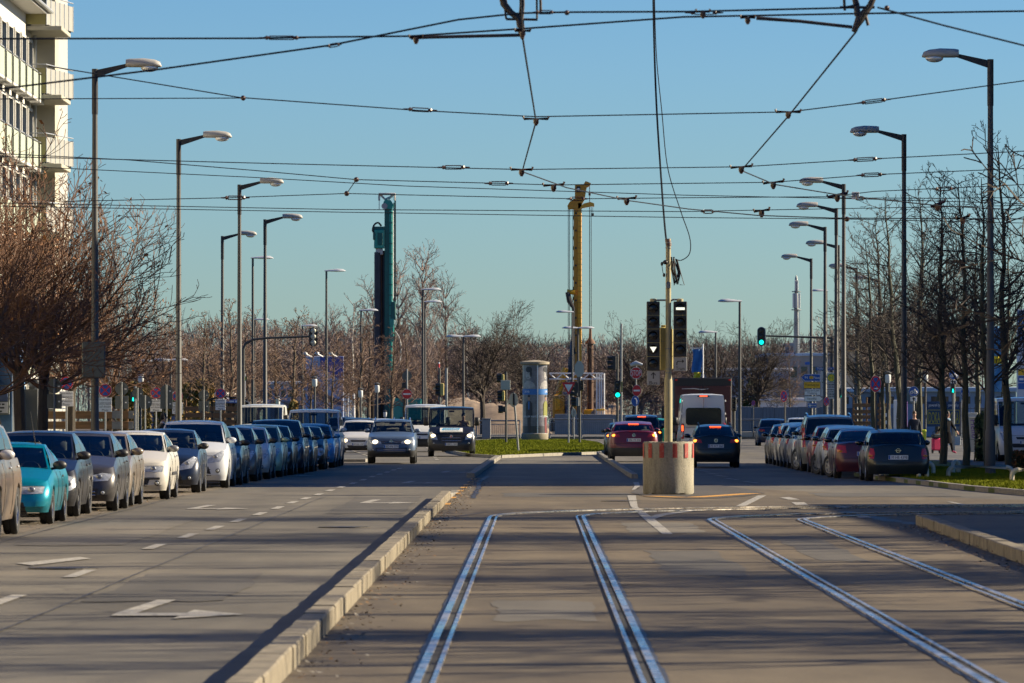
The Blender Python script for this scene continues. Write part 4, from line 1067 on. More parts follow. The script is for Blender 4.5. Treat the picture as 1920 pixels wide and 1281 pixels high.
# trees outside the picture at the right whose shadows cross the foreground
for k, (x, y, s) in enumerate(((15, 42, 1.4), (14, 46.5, 1.15), (16, 52, 1.5), (14, 57, 1.5), (17, 62.5, 1.25), (14.5, 68, 1.45), (17.5, 75, 1.5), (16, 81.5, 1.45), (19, 90, 1.5), (17.5, 98, 1.45), (20, 106, 1.4))):
    tree('sparse' if k not in (1, 4, 7, 9) else 'round%d' % (k % 2), (x, y, .0), 1.9 * k, s, 'bare street tree on the near right pavement outside the picture', 'bare trees on the near right pavement', 'street_tree')
# hedges
def leaf_cloud(name, boxes, n, size, mats, seed, parent=None):
    r = np.random.default_rng(seed); vol = np.array([b[3] * b[4] * b[5] for b in boxes]); vol = vol / vol.sum(); P = []
    for b, w in zip(boxes, vol):
        k = int(n * w); u = r.uniform(-1, 1, (k, 3)); u = np.sign(u) * np.abs(u) ** .6; rad = np.linalg.norm(u, axis=1, keepdims=True); u = np.where(rad > 1.15, u * 1.15 / rad, u)
        P.append(np.array(b[:3]) + u * np.array(b[3:6]) / 2)
    P = np.concatenate(P); k = len(P); a = r.normal(0, size, (k, 3)); b = r.normal(0, size, (k, 3)); v = np.stack([P - a, P + b, P + a, P - b], 1).reshape(-1, 3)
    me = np_mesh(name, v, 4)
    for m in mats: me.materials.append(m)
    me.polygons.foreach_set('material_index', r.integers(0, len(mats), k).astype(np.int32)); o = bpy.data.objects.new(name, me); COL.objects.link(o)
    if parent: o.parent = parent
    return o
GOLD = [M('leaf_gold', (.26, .15, .022), .8), M('leaf_ochre', (.17, .10, .02), .8), M('leaf_olive', (.09, .085, .018), .8)]
HEDG = [M('leaf_brown', (.13, .05, .015), .8), M('leaf_rust', (.17, .075, .02), .8), M('leaf_green_dark', (.03, .05, .012), .8)]
CONI = [M('conifer_green', (.03, .06, .025), .8), M('conifer_light', (.06, .085, .03), .8)]
def shrub(px0, px1, d, top, lab, mats, n, size, dep=1.6, z0=.1, name='shrub', group=None):
    r = random.Random(int(px0)); x0, x1 = X(px0, d), X(px1, d); h = Z(top, d) - z0; o = thing(name, lab, 'shrub', ((x0 + x1) / 2, d, z0), 0, group)
    bx = []; k = max(2, int((x1 - x0) / 1.2))
    for i in range(k):
        w = (x1 - x0) / k; hh = h * r.uniform(.72, 1.05); bx.append((-(x1 - x0) / 2 + w * (i + .5), r.uniform(-.2, .2), hh / 2, w * 1.5, dep, hh))
    leaf_cloud('foliage', bx, n, size, mats, int(px0) + 3, o)
    S = []
    for i in range(k * 7): b = r.choice(bx); S.append(((b[0] + r.gauss(0, .1), 0, 0), (b[0] + r.gauss(0, b[3] * .3), r.gauss(0, .3), b[5] * r.uniform(.5, .98)), .025, .01))
    c = bpy.data.objects.new('stems', segs_mesh('stems', S, BARK, 4)); COL.objects.link(c); c.parent = o
    return o
shrub(205, 275, 330, 700, 'golden autumn shrub behind the fence corner, left of the crossing lamp', GOLD, 5200, .07, 2.4)
shrub(262, 350, 345, 735, 'golden autumn shrub behind the bending man', GOLD, 5200, .07, 2.4)
shrub(345, 395, 340, 715, 'golden autumn shrub between the two wooden board fences', GOLD, 3200, .07, 2.2)
shrub(535, 556, 345, 745, 'small yellow shrub beside the far white vans', GOLD, 1400, .06, 1.2)
shrub(1843, 1888, 200, 765, 'clipped rusty brown hedge behind the grey cabinets', HEDG, 9000, .035, 1.6)
shrub(1832, 1848, 196, 768, 'narrow dark green bush left of the rusty hedge', CONI, 2600, .035, 1.0)
shrub(1905, 1940, 172, 835, 'low leafy bush at the right picture edge by the cabinet', HEDG, 2200, .035, 1.2)
o = thing('conifer', 'small green conifer in front of the blue hall', 'tree', (X(1408, 560), 560, 0))
bx = [(0, 0, .6 + k * .75, 3.0 - k * .42, 3.0 - k * .42, .9) for k in range(7)]; leaf_cloud('foliage', bx, 3600, .10, CONI, 8, o)
c = bpy.data.objects.new('trunk', segs_mesh('trunk', [((0, 0, 0), (0, 0, 5.2), .10, .02)], BARK, 6)); COL.objects.link(c); c.parent = o
# ------------------------------------------------------------------ the vehicles of the picture
def front_car(label, kind, col, d, flank=None, cx=None, **kw):
    """car facing us: d = distance of its front tyres, flank = x of its road-side flank, or cx = its middle"""
    W = kw.get('W', SPEC[kind].get('W', BASE['W'])); sc = kw.get('scale', 1) or 1
    x = cx if cx is not None else flank - W * sc / 2
    rz = kw.pop('rz', 0)
    return make_car(label, kind, col, (x, d, kw.pop('z', 0)), rz, **kw)
def rear_car(label, kind, col, d, flank=None, cx=None, **kw):
    """car showing its tail: d = distance of its rear tyres, flank = x of its left flank"""
    q = dict(BASE); q.update(SPEC[kind]); q.update({k: v for k, v in kw.items() if k in q}); sc = kw.get('scale', 1) or 1
    x = cx if cx is not None else flank + q['W'] * sc / 2
    y = d + (q['L'] - q['wrr'] - q['wf']) * sc
    return make_car(label, kind, col, (x, y, kw.pop('z', 0)), PI + kw.pop('rz', 0), **kw)
GP = 'cars parked along the left pavement'; GQ = 'cars parked along the right verge'
SILV = (.42, .43, .44)
front_car('bronze-grey off-roader cut by the left picture edge, only its flank showing', 'suv', (.17, .125, .09), 78.3, -7.22, group=GP, rails=True, L=4.6, mirrors=paint('mirror_silver', (.5, .5, .5)), hl='big')
front_car('turquoise coupe with a thin roof aerial, second car from the left edge', 'coupe', (.0, .21, .29), 88.8, -7.33, group=GP, hl='rect', grille='low', mirrors=BLACKPL, antenna='side', rim=RIM, beltmould=False, paintkw=dict(metal=.5), fogs=False)
front_car('black small car with round headlight just right of the turquoise coupe', 'hatch', (.012, .013, .018), 95.3, -7.42, group=GP, hl='round', grille='low', mirrors=BLACKPL, W=1.72, H=1.50, rim=HUBCAP, beltmould=False)
front_car('dark grey hatchback with large clear headlight between black and bronze cars', 'hatch', (.040, .038, .040), 101, -7.16, group=GP, hl='wide', grille='wide', mirrors=BLACKPL, W=1.80, H=1.47)
front_car('bronze beige hatchback tucked between dark grey and cream white cars', 'hatch', (.165, .135, .105), 106, -7.22, group=GP, hl='wide', grille='single', W=1.76, H=1.46)
front_car('cream white hatchback with dark slit headlights and black bumper strip', 'hatch', (.50, .48, .43), 115, -7.08, group=GP, hl='rect', grille='std', W=1.74, H=1.44, beltmould=True, mirrors=paint('mirror_grey', (.18, .18, .18)), paintkw=dict(metal=.0))
front_car('navy small hatchback with black mirror, right of the cream white car', 'small', (.012, .02, .042), 124.6, -6.98, group=GP, hl='big', grille='low', mirrors=BLACKPL, W=1.70, H=1.46, antenna='mid', tint=False)
front_car('white people carrier with blackened windscreen edge, towering over its neighbours', 'mpv', (.52, .54, .56), 132.8, -6.76, group=GP, hl='big', grille='low', paintkw=dict(metal=0))
front_car('dark grey estate mostly hidden behind the white people carrier', 'estate', (.03, .032, .034), 138.6, -6.72, group=GP, hl='wide', mirrors=BLACKPL)
front_car('charcoal small hatchback with black bumper openings, right of the white people carrier', 'small', (.09, .084, .08), 145.6, -6.66, group=GP, hl='big', grille='low', mirrors=BLACKPL, W=1.72)
front_car('grey hatchback peeping out between the charcoal and the pale green cars', 'hatch', (.42, .42, .41), 151, -6.55, group=GP, hl='wide', mirrors=BLACKPL)
front_car('pale green hatchback with long clear headlights', 'hatch', (.30, .41, .29), 156, -6.42, group=GP, hl='big', grille='low', W=1.80, H=1.50)
front_car('black hatchback just behind the pale green one', 'hatch', (.010, .011, .013), 160.4, -6.30, group=GP, hl='wide', mirrors=BLACKPL, H=1.48)
front_car('midnight blue people carrier with a chrome lower lip, tallest dark car of the left row', 'mpv', (.012, .018, .036), 164.7, -6.14, group=GP, hl='big', grille='std')
front_car('dark hatchback half hidden right of the midnight blue people carrier', 'hatch', (.035, .036, .04), 170, -6.05, group=GP, hl='wide')
front_car('small black car with orange corner lamp, in front of the blue estate', 'small', (.012, .014, .018), 176.7, -5.94, group=GP, hl='round', grille='low', mirrors=BLACKPL, H=1.42)
front_car('blue estate with roof rails near the far end of the left row', 'estate', (.04, .21, .44), 183, -5.82, group=GP, hl='big', rails=True, H=1.49)
front_car('white minibus with wide dark windscreen at the far end of the left row', 't5', (.50, .52, .52), 187.8, -5.78, group=GP, hl='rect', paintkw=dict(metal=0), sideglass=True)
front_car('white panel van standing beyond the parked cars by the board fence', 'van', (.60, .61, .58), 240, -9.85, name='parked_van', cat='van', hl='tall', W=1.98, H=2.14, paintkw=dict(metal=0), z=.095)
# moving towards us
front_car('silver crossover with lit headlights and dark lower bumper, leading the oncoming traffic', 'suv', (.075, .115, .19), 199, cx=X(734.5, 199), name='moving_car', txt='ED FV 777', lit=True, rails='chrome', hl='wide', grille='wide', trim=.4, W=1.74, H=1.62, L=4.5, badge=('bar', BLACKPL))
front_car('dark blue-black delivery van with a white and blue placard on its bonnet', 'van', (.014, .015, .020), 233, cx=X(846.5, 233), name='delivery_van', cat='van', txt='EBE L 350', lit=True, hl='tall', grille='single', W=1.98, H=2.12, mirrors=BLACKPL, badge=('F', SIGNRED), hood_sign=(0, 0, .95), rim=HUBCAP)
front_car('white delivery van with a black bumper, half hidden behind the dark van', 'van', (.60, .60, .57), 262, cx=X(797, 262), name='delivery_van', cat='van', lit=True, hl='tall', grille='std', W=2.02, H=2.27, mirrors=BLACKPL, trim=.55, paintkw=dict(metal=0), rim=HUBCAP)
front_car('white small car with lit headlight and black bumper beside the minibus', 'small', (.50, .50, .50), 243.6, cx=X(672.5, 243.6), name='moving_car', txt='M XR 1197', lit=True, hl='wide', grille='std', trim=.3, W=1.72, H=1.55, L=3.9, paintkw=dict(metal=0))
front_car('dark blue car queueing behind the white small car, only its roof visible', 'suv', (.02, .035, .06), 275, cx=X(671, 275), name='moving_car', H=1.62, lit=False)
front_car('black car in the far queue just left of the dark blue roof', 'suv', (.012, .014, .016), 300, cx=X(640, 300), name='moving_car', H=1.66)
front_car('silver car in the far queue behind the silver crossover', 'suv', (.45, .46, .48), 290, cx=X(714, 290), name='moving_car', H=1.58, rails='chrome')
front_car('blue car in the far queue between crossover and white van', 'estate', (.03, .06, .12), 318, cx=X(737, 318), name='moving_car', H=1.53)
# waiting ahead
rear_car('dark red estate with glowing brake lights left of the concrete drum', 'suv', (.13, .010, .016), 205.5, cx=X(1187.5, 205.5), name='moving_car', txt='EBE MS 848', brake=True, rearlamp='slim', W=1.80, H=1.55, L=4.6, clr=.22, trim=.36, badge=('V', BLACKPL), roofsag=.09)
rear_car('grey-blue off-roader with one orange lit lamp, ahead of the dark red estate', 'suv', (.16, .19, .22), 252, cx=X(1203, 252), name='moving_car', brake=True, rearlamp='std', W=1.9, H=1.78, mirrors=BLACKPL)
rear_car('dark blue car in the left lane squeezed between kerb and dark red estate', 'hatch', (.02, .05, .08), 239, flank=X(1134, 239), name='moving_car', brake=True, mirrors=BLACKPL)
rear_car('bright green car further ahead, seen beside the signal pole', 'hatch', (.03, .42, .17), 288, cx=X(1226, 288), name='moving_car', H=1.6, paintkw=dict(metal=.1))
rear_car('black estate with roof rails and lit orange-red lamps right of the concrete drum', 'estate', (.010, .011, .013), 184, cx=X(1340.5, 184), name='moving_car', txt='FS KY 267', brake=True, rails=True, rearlamp='slim', W=1.64, H=1.46, badge=('V', BLACKPL), rw=.62, roofsag=.05, rwb=4.60, rfe=3.95)
rear_car('navy hatchback driving away at the right, ahead of the parked row', 'hatch', (.012, .022, .055), 313, cx=X(1450.5, 313), name='moving_car', txt='M HB 2085', rearlamp='slim', W=1.86, H=1.56, brake=False, badge=('V', BLACKPL))
front_car('white estate far away, visible between navy hatchback and parked row', 'estate', (.55, .57, .60), 352, cx=X(1500, 352), name='moving_car', H=1.6)
# white high-roof van from behind, written out: tall body, wide window, split doors
tv, tc, toff = rear_car('tall white high-roof van with tinted rear window and lit brake lamps', 'van', (.60, .61, .61), 239, cx=X(1317.5, 239), name='delivery_van', cat='van', txt=None, brake=False, rearlamp='van', W=1.98, H=2.68, L=5.5, rfe=5.36, rwb=5.47, paintkw=dict(metal=0), rearglass=None, mirrors=BLACKPL, rw=.80, gw=.97, badge=None)
def van_back():
    L = 5.5; y0 = L + toff + .0
    mb = MB(); pl = rrect(1.52, .74, .12, 4); mb.prism(pl[::-1] if False else pl, 0, .03, TINT); 
    mb.v = [(-x, L + toff - .05 + y, z + 1.68) for x, y, z in mb.v]; mb.f = [f[::-1] for f in mb.f]
    tv_y = L + toff
    mb2 = MB()
    ol = rrect(1.44, .78, .13, 4)
    mb.v = [(x, y - .0 + .10, z) for x, y, z in mb.v]
    w = mb.build('rear_window', tv, 30)
    m = MB(); m.b2(-.006, .006, tv_y - .02, tv_y + .055, .55, 2.46, CHAS); m.build('door_seam', tv, None)
    m = MB(); m.bbox(-.26, .26, tv_y - .02, tv_y + .02, 2.52, 2.58, BLACKPL, .01); m.bbox(-.17, .17, tv_y + .01, tv_y + .035, 2.53, 2.57, TAILON, .008); m.build('brake_light', tv, None)
    for s in (-1, 1):
        m = MB(); m.bbox(s * .90 - .055, s * .90 + .055, tv_y - .16, tv_y + .03, .72, 1.38, TAILR, .02); m.bbox(s * .90 - .04, s * .90 + .04, tv_y, tv_y + .045, 1.05, 1.30, TAILON, .015); m.bbox(s * .90 - .04, s * .90 + .04, tv_y, tv_y + .045, .88, 1.02, LAMPG, .015); m.build('tail_light', tv, 40)
    m = MB(); m.bbox(-.93, .93, tv_y - .1, tv_y + .08, .38, .56, BLACKPL, .03); m.build('bumper', tv, 40)
    for s in (-1, 1):
        for z in (.8, 1.75, 2.3):
            m = MB(); m.bbox(s * .93 - .03, s * .93 + .03, tv_y - .02, tv_y + .05, z, z + .09, WHITEP, .01); m.build('door_hinge', tv, 40)
van_back()
# box lorry
def lorry():
    d = 249.5; t = thing('box_lorry', 'tall box lorry with dark red rear doors ahead of the white high-roof van', 'lorry', (X(1318, d), d, 0))
    RED = M('lorry_door_red', (.060, .012, .014), .5, coat=.3, var=.15); BLK = M('lorry_band', (.012, .013, .015), .5); WH = M('lorry_white', (.62, .63, .63), .45)
    w = 1.30
    m = MB(); m.bbox(-w, w, .08, 7.2, .95, 3.42, BLK, .03); m.build('cargo_box', t, 40)
    for s in (-1, 1):
        m = MB(); m.bbox(s * .64 - .62, s * .64 + .62, .02, .075, 1.0, 3.05, RED, .012); 
        m.bbox(s * .14 - .016, s * .14 + .016, -.02, .02, 1.0, 3.04, DARKMET, .006); m.build('rear_door', t, 40)
        m = MB(); m.bbox(s * 1.2 - .05, s * 1.2 + .05, .04, .085, 3.28, 3.34, TAILR, .01); m.build('marker_light', t, 40)
        m = MB(); m.bbox(s * 1.0 - .2, s * 1.0 + .2, -.02, .08, .72, .86, TAILR, .02); m.build('tail_light', t, 40)
        for y in (1.6, 8.2): 
            q = MB(); q.lathe([(.3, -.14), (.47, -.14), (.49, -.1), (.49, .1), (.47, .14), (.3, .14)], (0, 0, 0), RUBBER, 22, 'x'); o = q.build('wheel', t, 40, (s * 1.05, y, .49))
            q = MB(); q.lathe([(.29, -.1), (.29, .145), (.2, .1), (.08, .12)], (0, 0, 0), RIM, 18, 'x'); q.build('rim', o, 40)
        m = MB(); m.tube([(s * 1.26, 8.6, 1.95), (s * 1.48, 8.55, 1.95)], .03, DARKMET, 6); m.bbox(s * 1.5 - .13, s * 1.5 + .13, 8.45, 8.6, 1.6, 2.15, BLACKPL, .03); m.build('mirror', t, 40)
        m = MB(); m.bbox(s * 1.305 - .006, s * 1.305 + .006, .1, 7.1, 2.0, 2.03, SIGNYEL, .002); m.build('side_stripe', t, None)
    m = MB(); 
    for s in (-1, 1): m.b2(s * .42 - .42, s * .42 + .42, .0, .018, 2.02, 2.05, SIGNYEL)
    m.build('door_stripe', t, None)
    m = MB(); m.tube([(-.95, .012, 2.92), (-.4, .012, 2.93), (-.05, .012, 2.89), (.25, .012, 2.92)], [.008, .02, .02, .008], SIGNWHITE, 5); m.build('door_emblem', t, 40)
    m = MB(); m.bbox(-1.22, 1.22, 7.45, 9.4, .55, 2.75, WH, .10); m.build('cab', t, 40)
    m = MB(); m.b2(-.45, .45, .1, 9.0, .6, .9, DARKMET); m.bbox(-1.2, 1.2, .05, .2, .45, .58, DARKMET, .02); m.build('chassis', t, 40)
    return t
lorry()
# parked at the right, tails towards us
SH = dict(group=GQ)
rear_car('black small hatchback with readable number plate, nearest car of the right row', 'mini', (.012, .017, .020), 146.5, cx=X(1681, 146.5), txt='M HE 4398', rearlamp='oval', **SH, badge=('bar', BLACKPL), mirrors=paint('mirror_teal', (.02, .04, .06)))
rear_car('dark red saloon with large orange-red lamp next to the black hatchback', 'sedan', (.09, .012, .022), 153, 8.86, rearlamp='std', steer=.5, rim=paint('rim_gold', (.5, .46, .38)), **SH)
rear_car('white estate with steered black front wheel behind the dark red saloon', 'estate', (.40, .42, .43), 160.5, 8.92, rearlamp='tall', steer=.55, rim=HUBCAP, H=1.47, **SH)
rear_car('bright red small hatchback in the right row', 'small', (.30, .018, .014), 167, 9.0, rearlamp='tall', **SH)
rear_car('tall silver-beige off-roader with loop roof rails, highest car of the right row', 'suv', (.25, .25, .22), 172, 8.92, rearlamp='van', rails='chrome', steer=.4, H=1.78, tint=True, **SH)
rear_car('pale silver saloon left of the tall off-roader', 'sedan', (.36, .38, .38), 178.5, 8.98, rearlamp='std', **SH)
rear_car('silver-grey hatchback in the middle of the far right row', 'hatch', (.22, .23, .24), 184.5, 9.02, rearlamp='std', **SH)
rear_car('beige white estate with tall red lamp near the far end of the right row', 'estate', (.42, .40, .34), 190, 9.05, rearlamp='van', H=1.52, **SH)
rear_car('dark grey hatchback at the far end of the right row', 'hatch', (.06, .07, .08), 197, 9.10, rearlamp='std', **SH)
# white van at the right picture edge and dark car beyond
front_car('white van parked behind the cabinets at the right picture edge', 'van', (.55, .58, .60), 196, cx=X(1922, 196), name='parked_van', cat='van', hl='tall', W=2.0, H=2.3, paintkw=dict(metal=0), z=.1)
# ------------------------------------------------------------------ lamps, wires, signals, signs
def lamp_arm(label, px, top, d, side, head_w=1.0, group='tall street lamps with arms', dark=True):
    x = X(px, d); h = Z(top, d); z0 = .1 if abs(x) > 8 else 0
    t = thing('street_lamp', label, 'street lamp', (x, d, z0), 0, group); h -= z0
    m = MB(); m.tube([(0, 0, 0), (0, 0, 1.2), (0, 0, 1.25), (0, 0, h)], [.145, .14, .115, .07], POLE, 14); m.tube([(0, 0, h - 1.25), (0, 0, h + .04)], .088, DARKMET, 12); m.build('pole', t, 40)
    m = MB(); m.add([(0, -.05, h - .22), (0, .05, h - .22), (0, .05, h), (0, -.05, h), (side * .95, -.03, h + .10), (side * .95, .03, h + .10), (side * .95, .03, h + .20), (side * .95, -.03, h + .20)],
                    [(0, 3, 2, 1), (4, 5, 6, 7), (0, 1, 5, 4), (1, 2, 6, 5), (2, 3, 7, 6), (3, 0, 4, 7)], DARKMET); m.build('arm', t, 30)
    hd = MB(); W = 1.02 * head_w; sec = [(0, .10, .14, 0), (.10, .15, .165, -.01), (.5, .18, .175, -.03), (.8, .16, .15, -.06), (.95, .10, .11, -.09), (1.0, .03, .03, -.12)]
    vs = []; n = 12
    for s, wy, wz, dz in sec:
        for k in range(n):
            a = 2 * PI * k / n; zz = wz * math.sin(a); vs.append((side * (.88 + s * W), wy * math.cos(a), h + .17 + dz + s * .06 + (zz if zz > 0 else zz * .5)))
    fs = [(i * n + k, i * n + (k + 1) % n, (i + 1) * n + (k + 1) % n, (i + 1) * n + k) for i in range(len(sec) - 1) for k in range(n)] + [tuple(range(n - 1, -1, -1)), tuple((len(sec) - 1) * n + k for k in range(n))]
    if side > 0: fs = [f for f in fs]
    hd.add(vs, fs, M('lamp_housing', (.33, .32, .30), .5, var=.1)); hd.build('lamp_head', t, 50)
    m = MB(); m.ball((side * (.88 + .66 * W), 0, h + .07), (.25, .15, .12), M('lamp_glass', (.55, .57, .58), .12, .3), 12, 8); m.build('lamp_glass', t, 60)
    return t
for px, top, d, lab in ((178, 132, 158, 'tall street lamp nearest on the left, with a grey panel mounted halfway up'), (335, 263, 198.5, 'second tall street lamp on the left, rising above the white people carrier'),
                        (449, 348, 238, 'third tall street lamp on the left, its foot before the white panel van'), (497, 413, 280, 'fourth tall street lamp on the left, head tilted up'), (417, 444, 306, 'tall street lamp standing back on the left beyond the pavement')):
    lamp_arm(lab, px, top, d, 1)
for px, top, d, lab in ((1857, 114, 153.8, 'tall street lamp nearest on the right, its foot in the verge grass'), (1695, 254, 195, 'second tall street lamp on the right, beside the man in the dark jacket'), (1582, 347, 236.6, 'third tall street lamp on the right, behind the parked row'),
                        (1568, 392, 264, 'fourth tall street lamp on the right, close behind the third'), (1547, 427, 290, 'fifth tall street lamp on the right, by the bus stop board'), (1572, 461, 322, 'sixth tall street lamp on the right, half hidden behind nearer posts'), (1521, 486, 350, 'seventh tall street lamp on the right, by the blue direction signs'),
                        (1606, 503, 378, 'far tall street lamp on the right among the bare branches'), (1648, 525, 405, 'farthest tall street lamp on the right behind the bare trees')):
    lamp_arm(lab, px, top, d, -1)
def lamp_flat(label, px, top, d, sides=(1,), group='far lamps with flat heads'):
    x = X(px, d); z0 = .09; h = Z(top, d) - z0; t = thing('street_lamp', label, 'street lamp', (x, d, z0), 0, group)
    m = MB(); m.tube([(0, 0, 0), (0, 0, h)], [.11, .07], POLE, 10); m.build('pole', t, 40)
    for s in sides:
        m = MB(); L = 1.3; vs = []
        for u, w, hh in ((-.1, .10, .06), (.15, .14, .10), (.55, .2, .16), (.85, .18, .14), (1.0, .06, .04)):
            for a in range(8):
                g = 2 * PI * a / 8; zz = math.sin(g) * hh; vs.append((s * u * L, w * math.cos(g), h + .02 + (zz if zz > 0 else zz * .3)))
        m.add(vs, [(i * 8 + k, i * 8 + (k + 1) % 8, i * 8 + 8 + (k + 1) % 8, i * 8 + 8 + k) for i in range(4) for k in range(8)] + [tuple(range(7, -1, -1)), tuple(range(32, 40))], M('lamp_housing_pale', (.45, .47, .50), .45)); m.build('lamp_head', t, 50)
    return t
for px, top, d, s, lab in ((474, 485, 350, (1,), 'flat-headed lamp left of the tilted tall lamp'), (612, 509, 376, (1,), 'flat-headed lamp right of the hanging left signal'), (677, 583, 420, (1,), 'flat-headed lamp left of the green mast'), (793, 544, 400, (1,), 'taller of two flat-headed lamps above the vans'),
                           (797, 567, 430, (1,), 'lower of two flat-headed lamps above the vans'), (869, 632, 415, (1, -1), 'double-headed lamp just right of the dark van'), (1387, 566, 330, (-1,), 'flat-headed lamp behind the white high-roof van, right of the lorry'), (1342, 624, 420, (-1,), 'flat-headed lamp beside the blue and yellow flag'),
                           (567, 612, 480, (1,), 'far flat-headed lamp behind the hanging left signal'), (478, 600, 500, (1,), 'far flat-headed lamp behind the left trees'), (320, 676, 420, (1, -1), 'far double-headed lamp behind the wide left tree'), (290, 678, 460, (1, -1), 'far lamp behind the bending man'), (1550, 546, 470, (-1,), 'far lamp left of the right-hand bare trees'), (1084, 616, 450, (1, -1), 'double-headed lamp in front of the yellow crane mast'), (1073, 586, 440, (-1,), 'single flat-headed lamp beside the yellow crane mast')):
    lamp_flat(lab, px, top, d, s)
for px, top, d, lab in ((590, 700, 330, 'park lantern left of the blue billboard lamp post'), (676, 722, 350, 'park lantern below the slender trees, left one of two'), (707, 712, 340, 'park lantern in front of the slender trees, right one of two'), (521, 738, 380, 'park lantern behind the white panel van'), (722, 765, 470, 'far tiny park lantern behind the silver crossover'), (264, 690, 300, 'park lantern with a glass cylinder right of the crossing light'), (1665, 690, 290, 'park lantern among the right trees'), (1735, 690, 300, 'park lantern behind the street tree trunk')):
    x = X(px, d); h = Z(top, d) - .1; t = thing('park_lantern', lab, 'lantern', (x, d, .1), 0, 'park lanterns'); m = MB(); m.tube([(0, 0, 0), (0, 0, h - .8)], .06, POLE, 10); m.build('pole', t, 40)
    m = MB(); m.lathe([(.09, -.8), (.15, -.72), (.15, -.38), (.11, -.34)], (0, 0, h), M('lantern_white', (.6, .62, .62), .35), 12); m.build('lamp_glass', t, 40); m = MB(); m.lathe([(.17, -.3), (.19, -.25), (.05, -.16)], (0, 0, h), POLE, 12); m.build('cap', t, 40)
# ------------------------------------------------------------------ overhead wires
WIRE = M('wire_dark', (.022, .026, .036), .9, 0, spec=.1); INSUL = M('insulator_brown', (.05, .022, .018), .4); BRKT = M('bracket_steel', (.06, .05, .045), .6, .4)
def P3(px, py, d): return Vector((X(px, d), d, Z(py, d)))
def wire(label, pts, r=.009, name='overhead_wire', fittings=()):
    w = [P3(*p) for p in pts]
    m = MB(); m.tube(w, r, WIRE, 5); o = tag(m.build(name, None, 60), label, 'wire', 'overhead wires')
    for f in fittings:
        px, py, d, L, tilt, kind = f; c = P3(px, py, d); ax = Vector((math.cos(tilt), 0, math.sin(tilt))); h = L * d / F / 2; s = d / F; m = MB()
        if kind == 'turn':   # turnbuckle or strain insulator
            for k in (-1, 1): m.tube([c + ax * h * k * .45, c + ax * h * k * .62, c + ax * h * k * .7], [2.2 * s, 4.6 * s, 2 * s], INSUL, 6); m.tube([c + ax * h * k * .7, c + ax * h * k], [1.8 * s, 1.2 * s], INSUL, 5)
            up = Vector((0, 0, 3.2 * s))
            for k in (-1, 1): m.tube([c - ax * h * .5 + up * k, c + ax * h * .5 + up * k], 1.0 * s, INSUL, 4)
            m.build('insulator', o, 40)
        elif kind == 'clip':
            up = Vector((0, 0, 1)) * s
            m.tube([c - ax * h + up * 5, c - ax * h * .92 + up * 0, c + ax * h * .92 + up * 0, c + ax * h + up * 5], [2.6 * s, 3.0 * s, 3.0 * s, 2.6 * s], INSUL, 6)
            m.tube([c, c - up * 7, c - up * 13], [5 * s, 5.5 * s, 2.2 * s], INSUL, 7); m.build('wire_clip', o, 40)
        elif kind == 'bead':
            m.ball(c, (5 * s, 5 * s, 5 * s), INSUL, 8, 6); m.build('insulator', o, 40)
    return o
wire('thick span wire crossing the top of the picture, first of two', [(-60, 73, 56), (480, 72, 56), (575, 70, 56), (768, 68, 56), (980, 54, 56), (1280, 32, 56), (1590, 26, 56), (1990, 20, 56)], .010, fittings=[(528, 71, 56, 92, 0, 'turn'), (780, 70, 56, 26, 0, 'clip'), (980, 58, 56, 30, 0, 'clip'), (1402, 33, 56, 28, 0, 'clip')])
wire('thick span wire rising from left to right at the top', [(-60, 174, 55), (0, 167, 55), (300, 130, 55), (620, 85, 55), (860, 37, 55), (975, 25, 55), (1060, 23, 55), (1290, 22, 55), (1580, 15, 55), (1610, 8, 55)], .010, fittings=[(626, 85, 55, 30, .15, 'turn'), (1022, 23, 55, 44, 0, 'turn'), (1063, 24, 55, 16, 0, 'bead'), (1320, 24, 55, 72, 0, 'turn'), (1318, 22, 55, 26, 0, 'clip')])
wire('span wire running down to the upper right corner', [(1645, 14, 52), (1770, 48, 52), (1990, 103, 52)], .009, fittings=[(1663, 15, 52, 10, 0, 'bead')])
wire('sagging span wire from the left lamp to the right edge', [(90, 124, 73), (450, 183, 73), (780, 207, 73), (1005, 219, 73), (1480, 210, 73), (1640, 190, 73), (1990, 142, 73)], .008, fittings=[(788, 206, 73, 64, -.05, 'turn'), (1005, 223, 73, 48, 0, 'clip'), (1478, 210, 73, 48, 0, 'clip'), (1638, 190, 73, 66, .12, 'turn'), (456, 184, 73, 14, 0, 'bead')])
wire('short level wire joining the sagging span at the left', [(-40, 186, 73), (455, 184, 73)], .007)
wire('span wire at lamp-head height, upper of the middle group', [(-40, 293, 89), (182, 298, 89), (480, 306, 89), (850, 315, 89), (980, 318, 89), (1390, 313, 89), (1620, 299, 89), (1990, 280, 89)], .008, fittings=[(850, 314, 89, 62, 0, 'turn'), (978, 318, 89, 42, 0, 'clip'), (1390, 313, 89, 42, .08, 'clip'), (1622, 299, 89, 64, .05, 'turn')])
wire('span wire of the middle group carrying the second clips', [(-40, 286, 95), (240, 300, 95), (480, 320, 95), (668, 337, 95), (935, 344, 95), (1040, 347, 95), (1450, 342, 95), (1630, 328, 95), (1990, 313, 95)], .008, fittings=[(935, 344, 95, 54, 0, 'turn'), (1038, 347, 95, 40, .06, 'clip'), (1450, 342, 95, 40, .1, 'clip'), (1634, 328, 95, 56, .04, 'turn'), (668, 337, 95, 12, 0, 'bead')])
wire('plain wire falling gently from left to right in the middle group', [(-40, 308, 118), (480, 333, 118), (760, 349, 118), (1280, 366, 118), (1610, 373, 118), (1990, 384, 118)], .009)
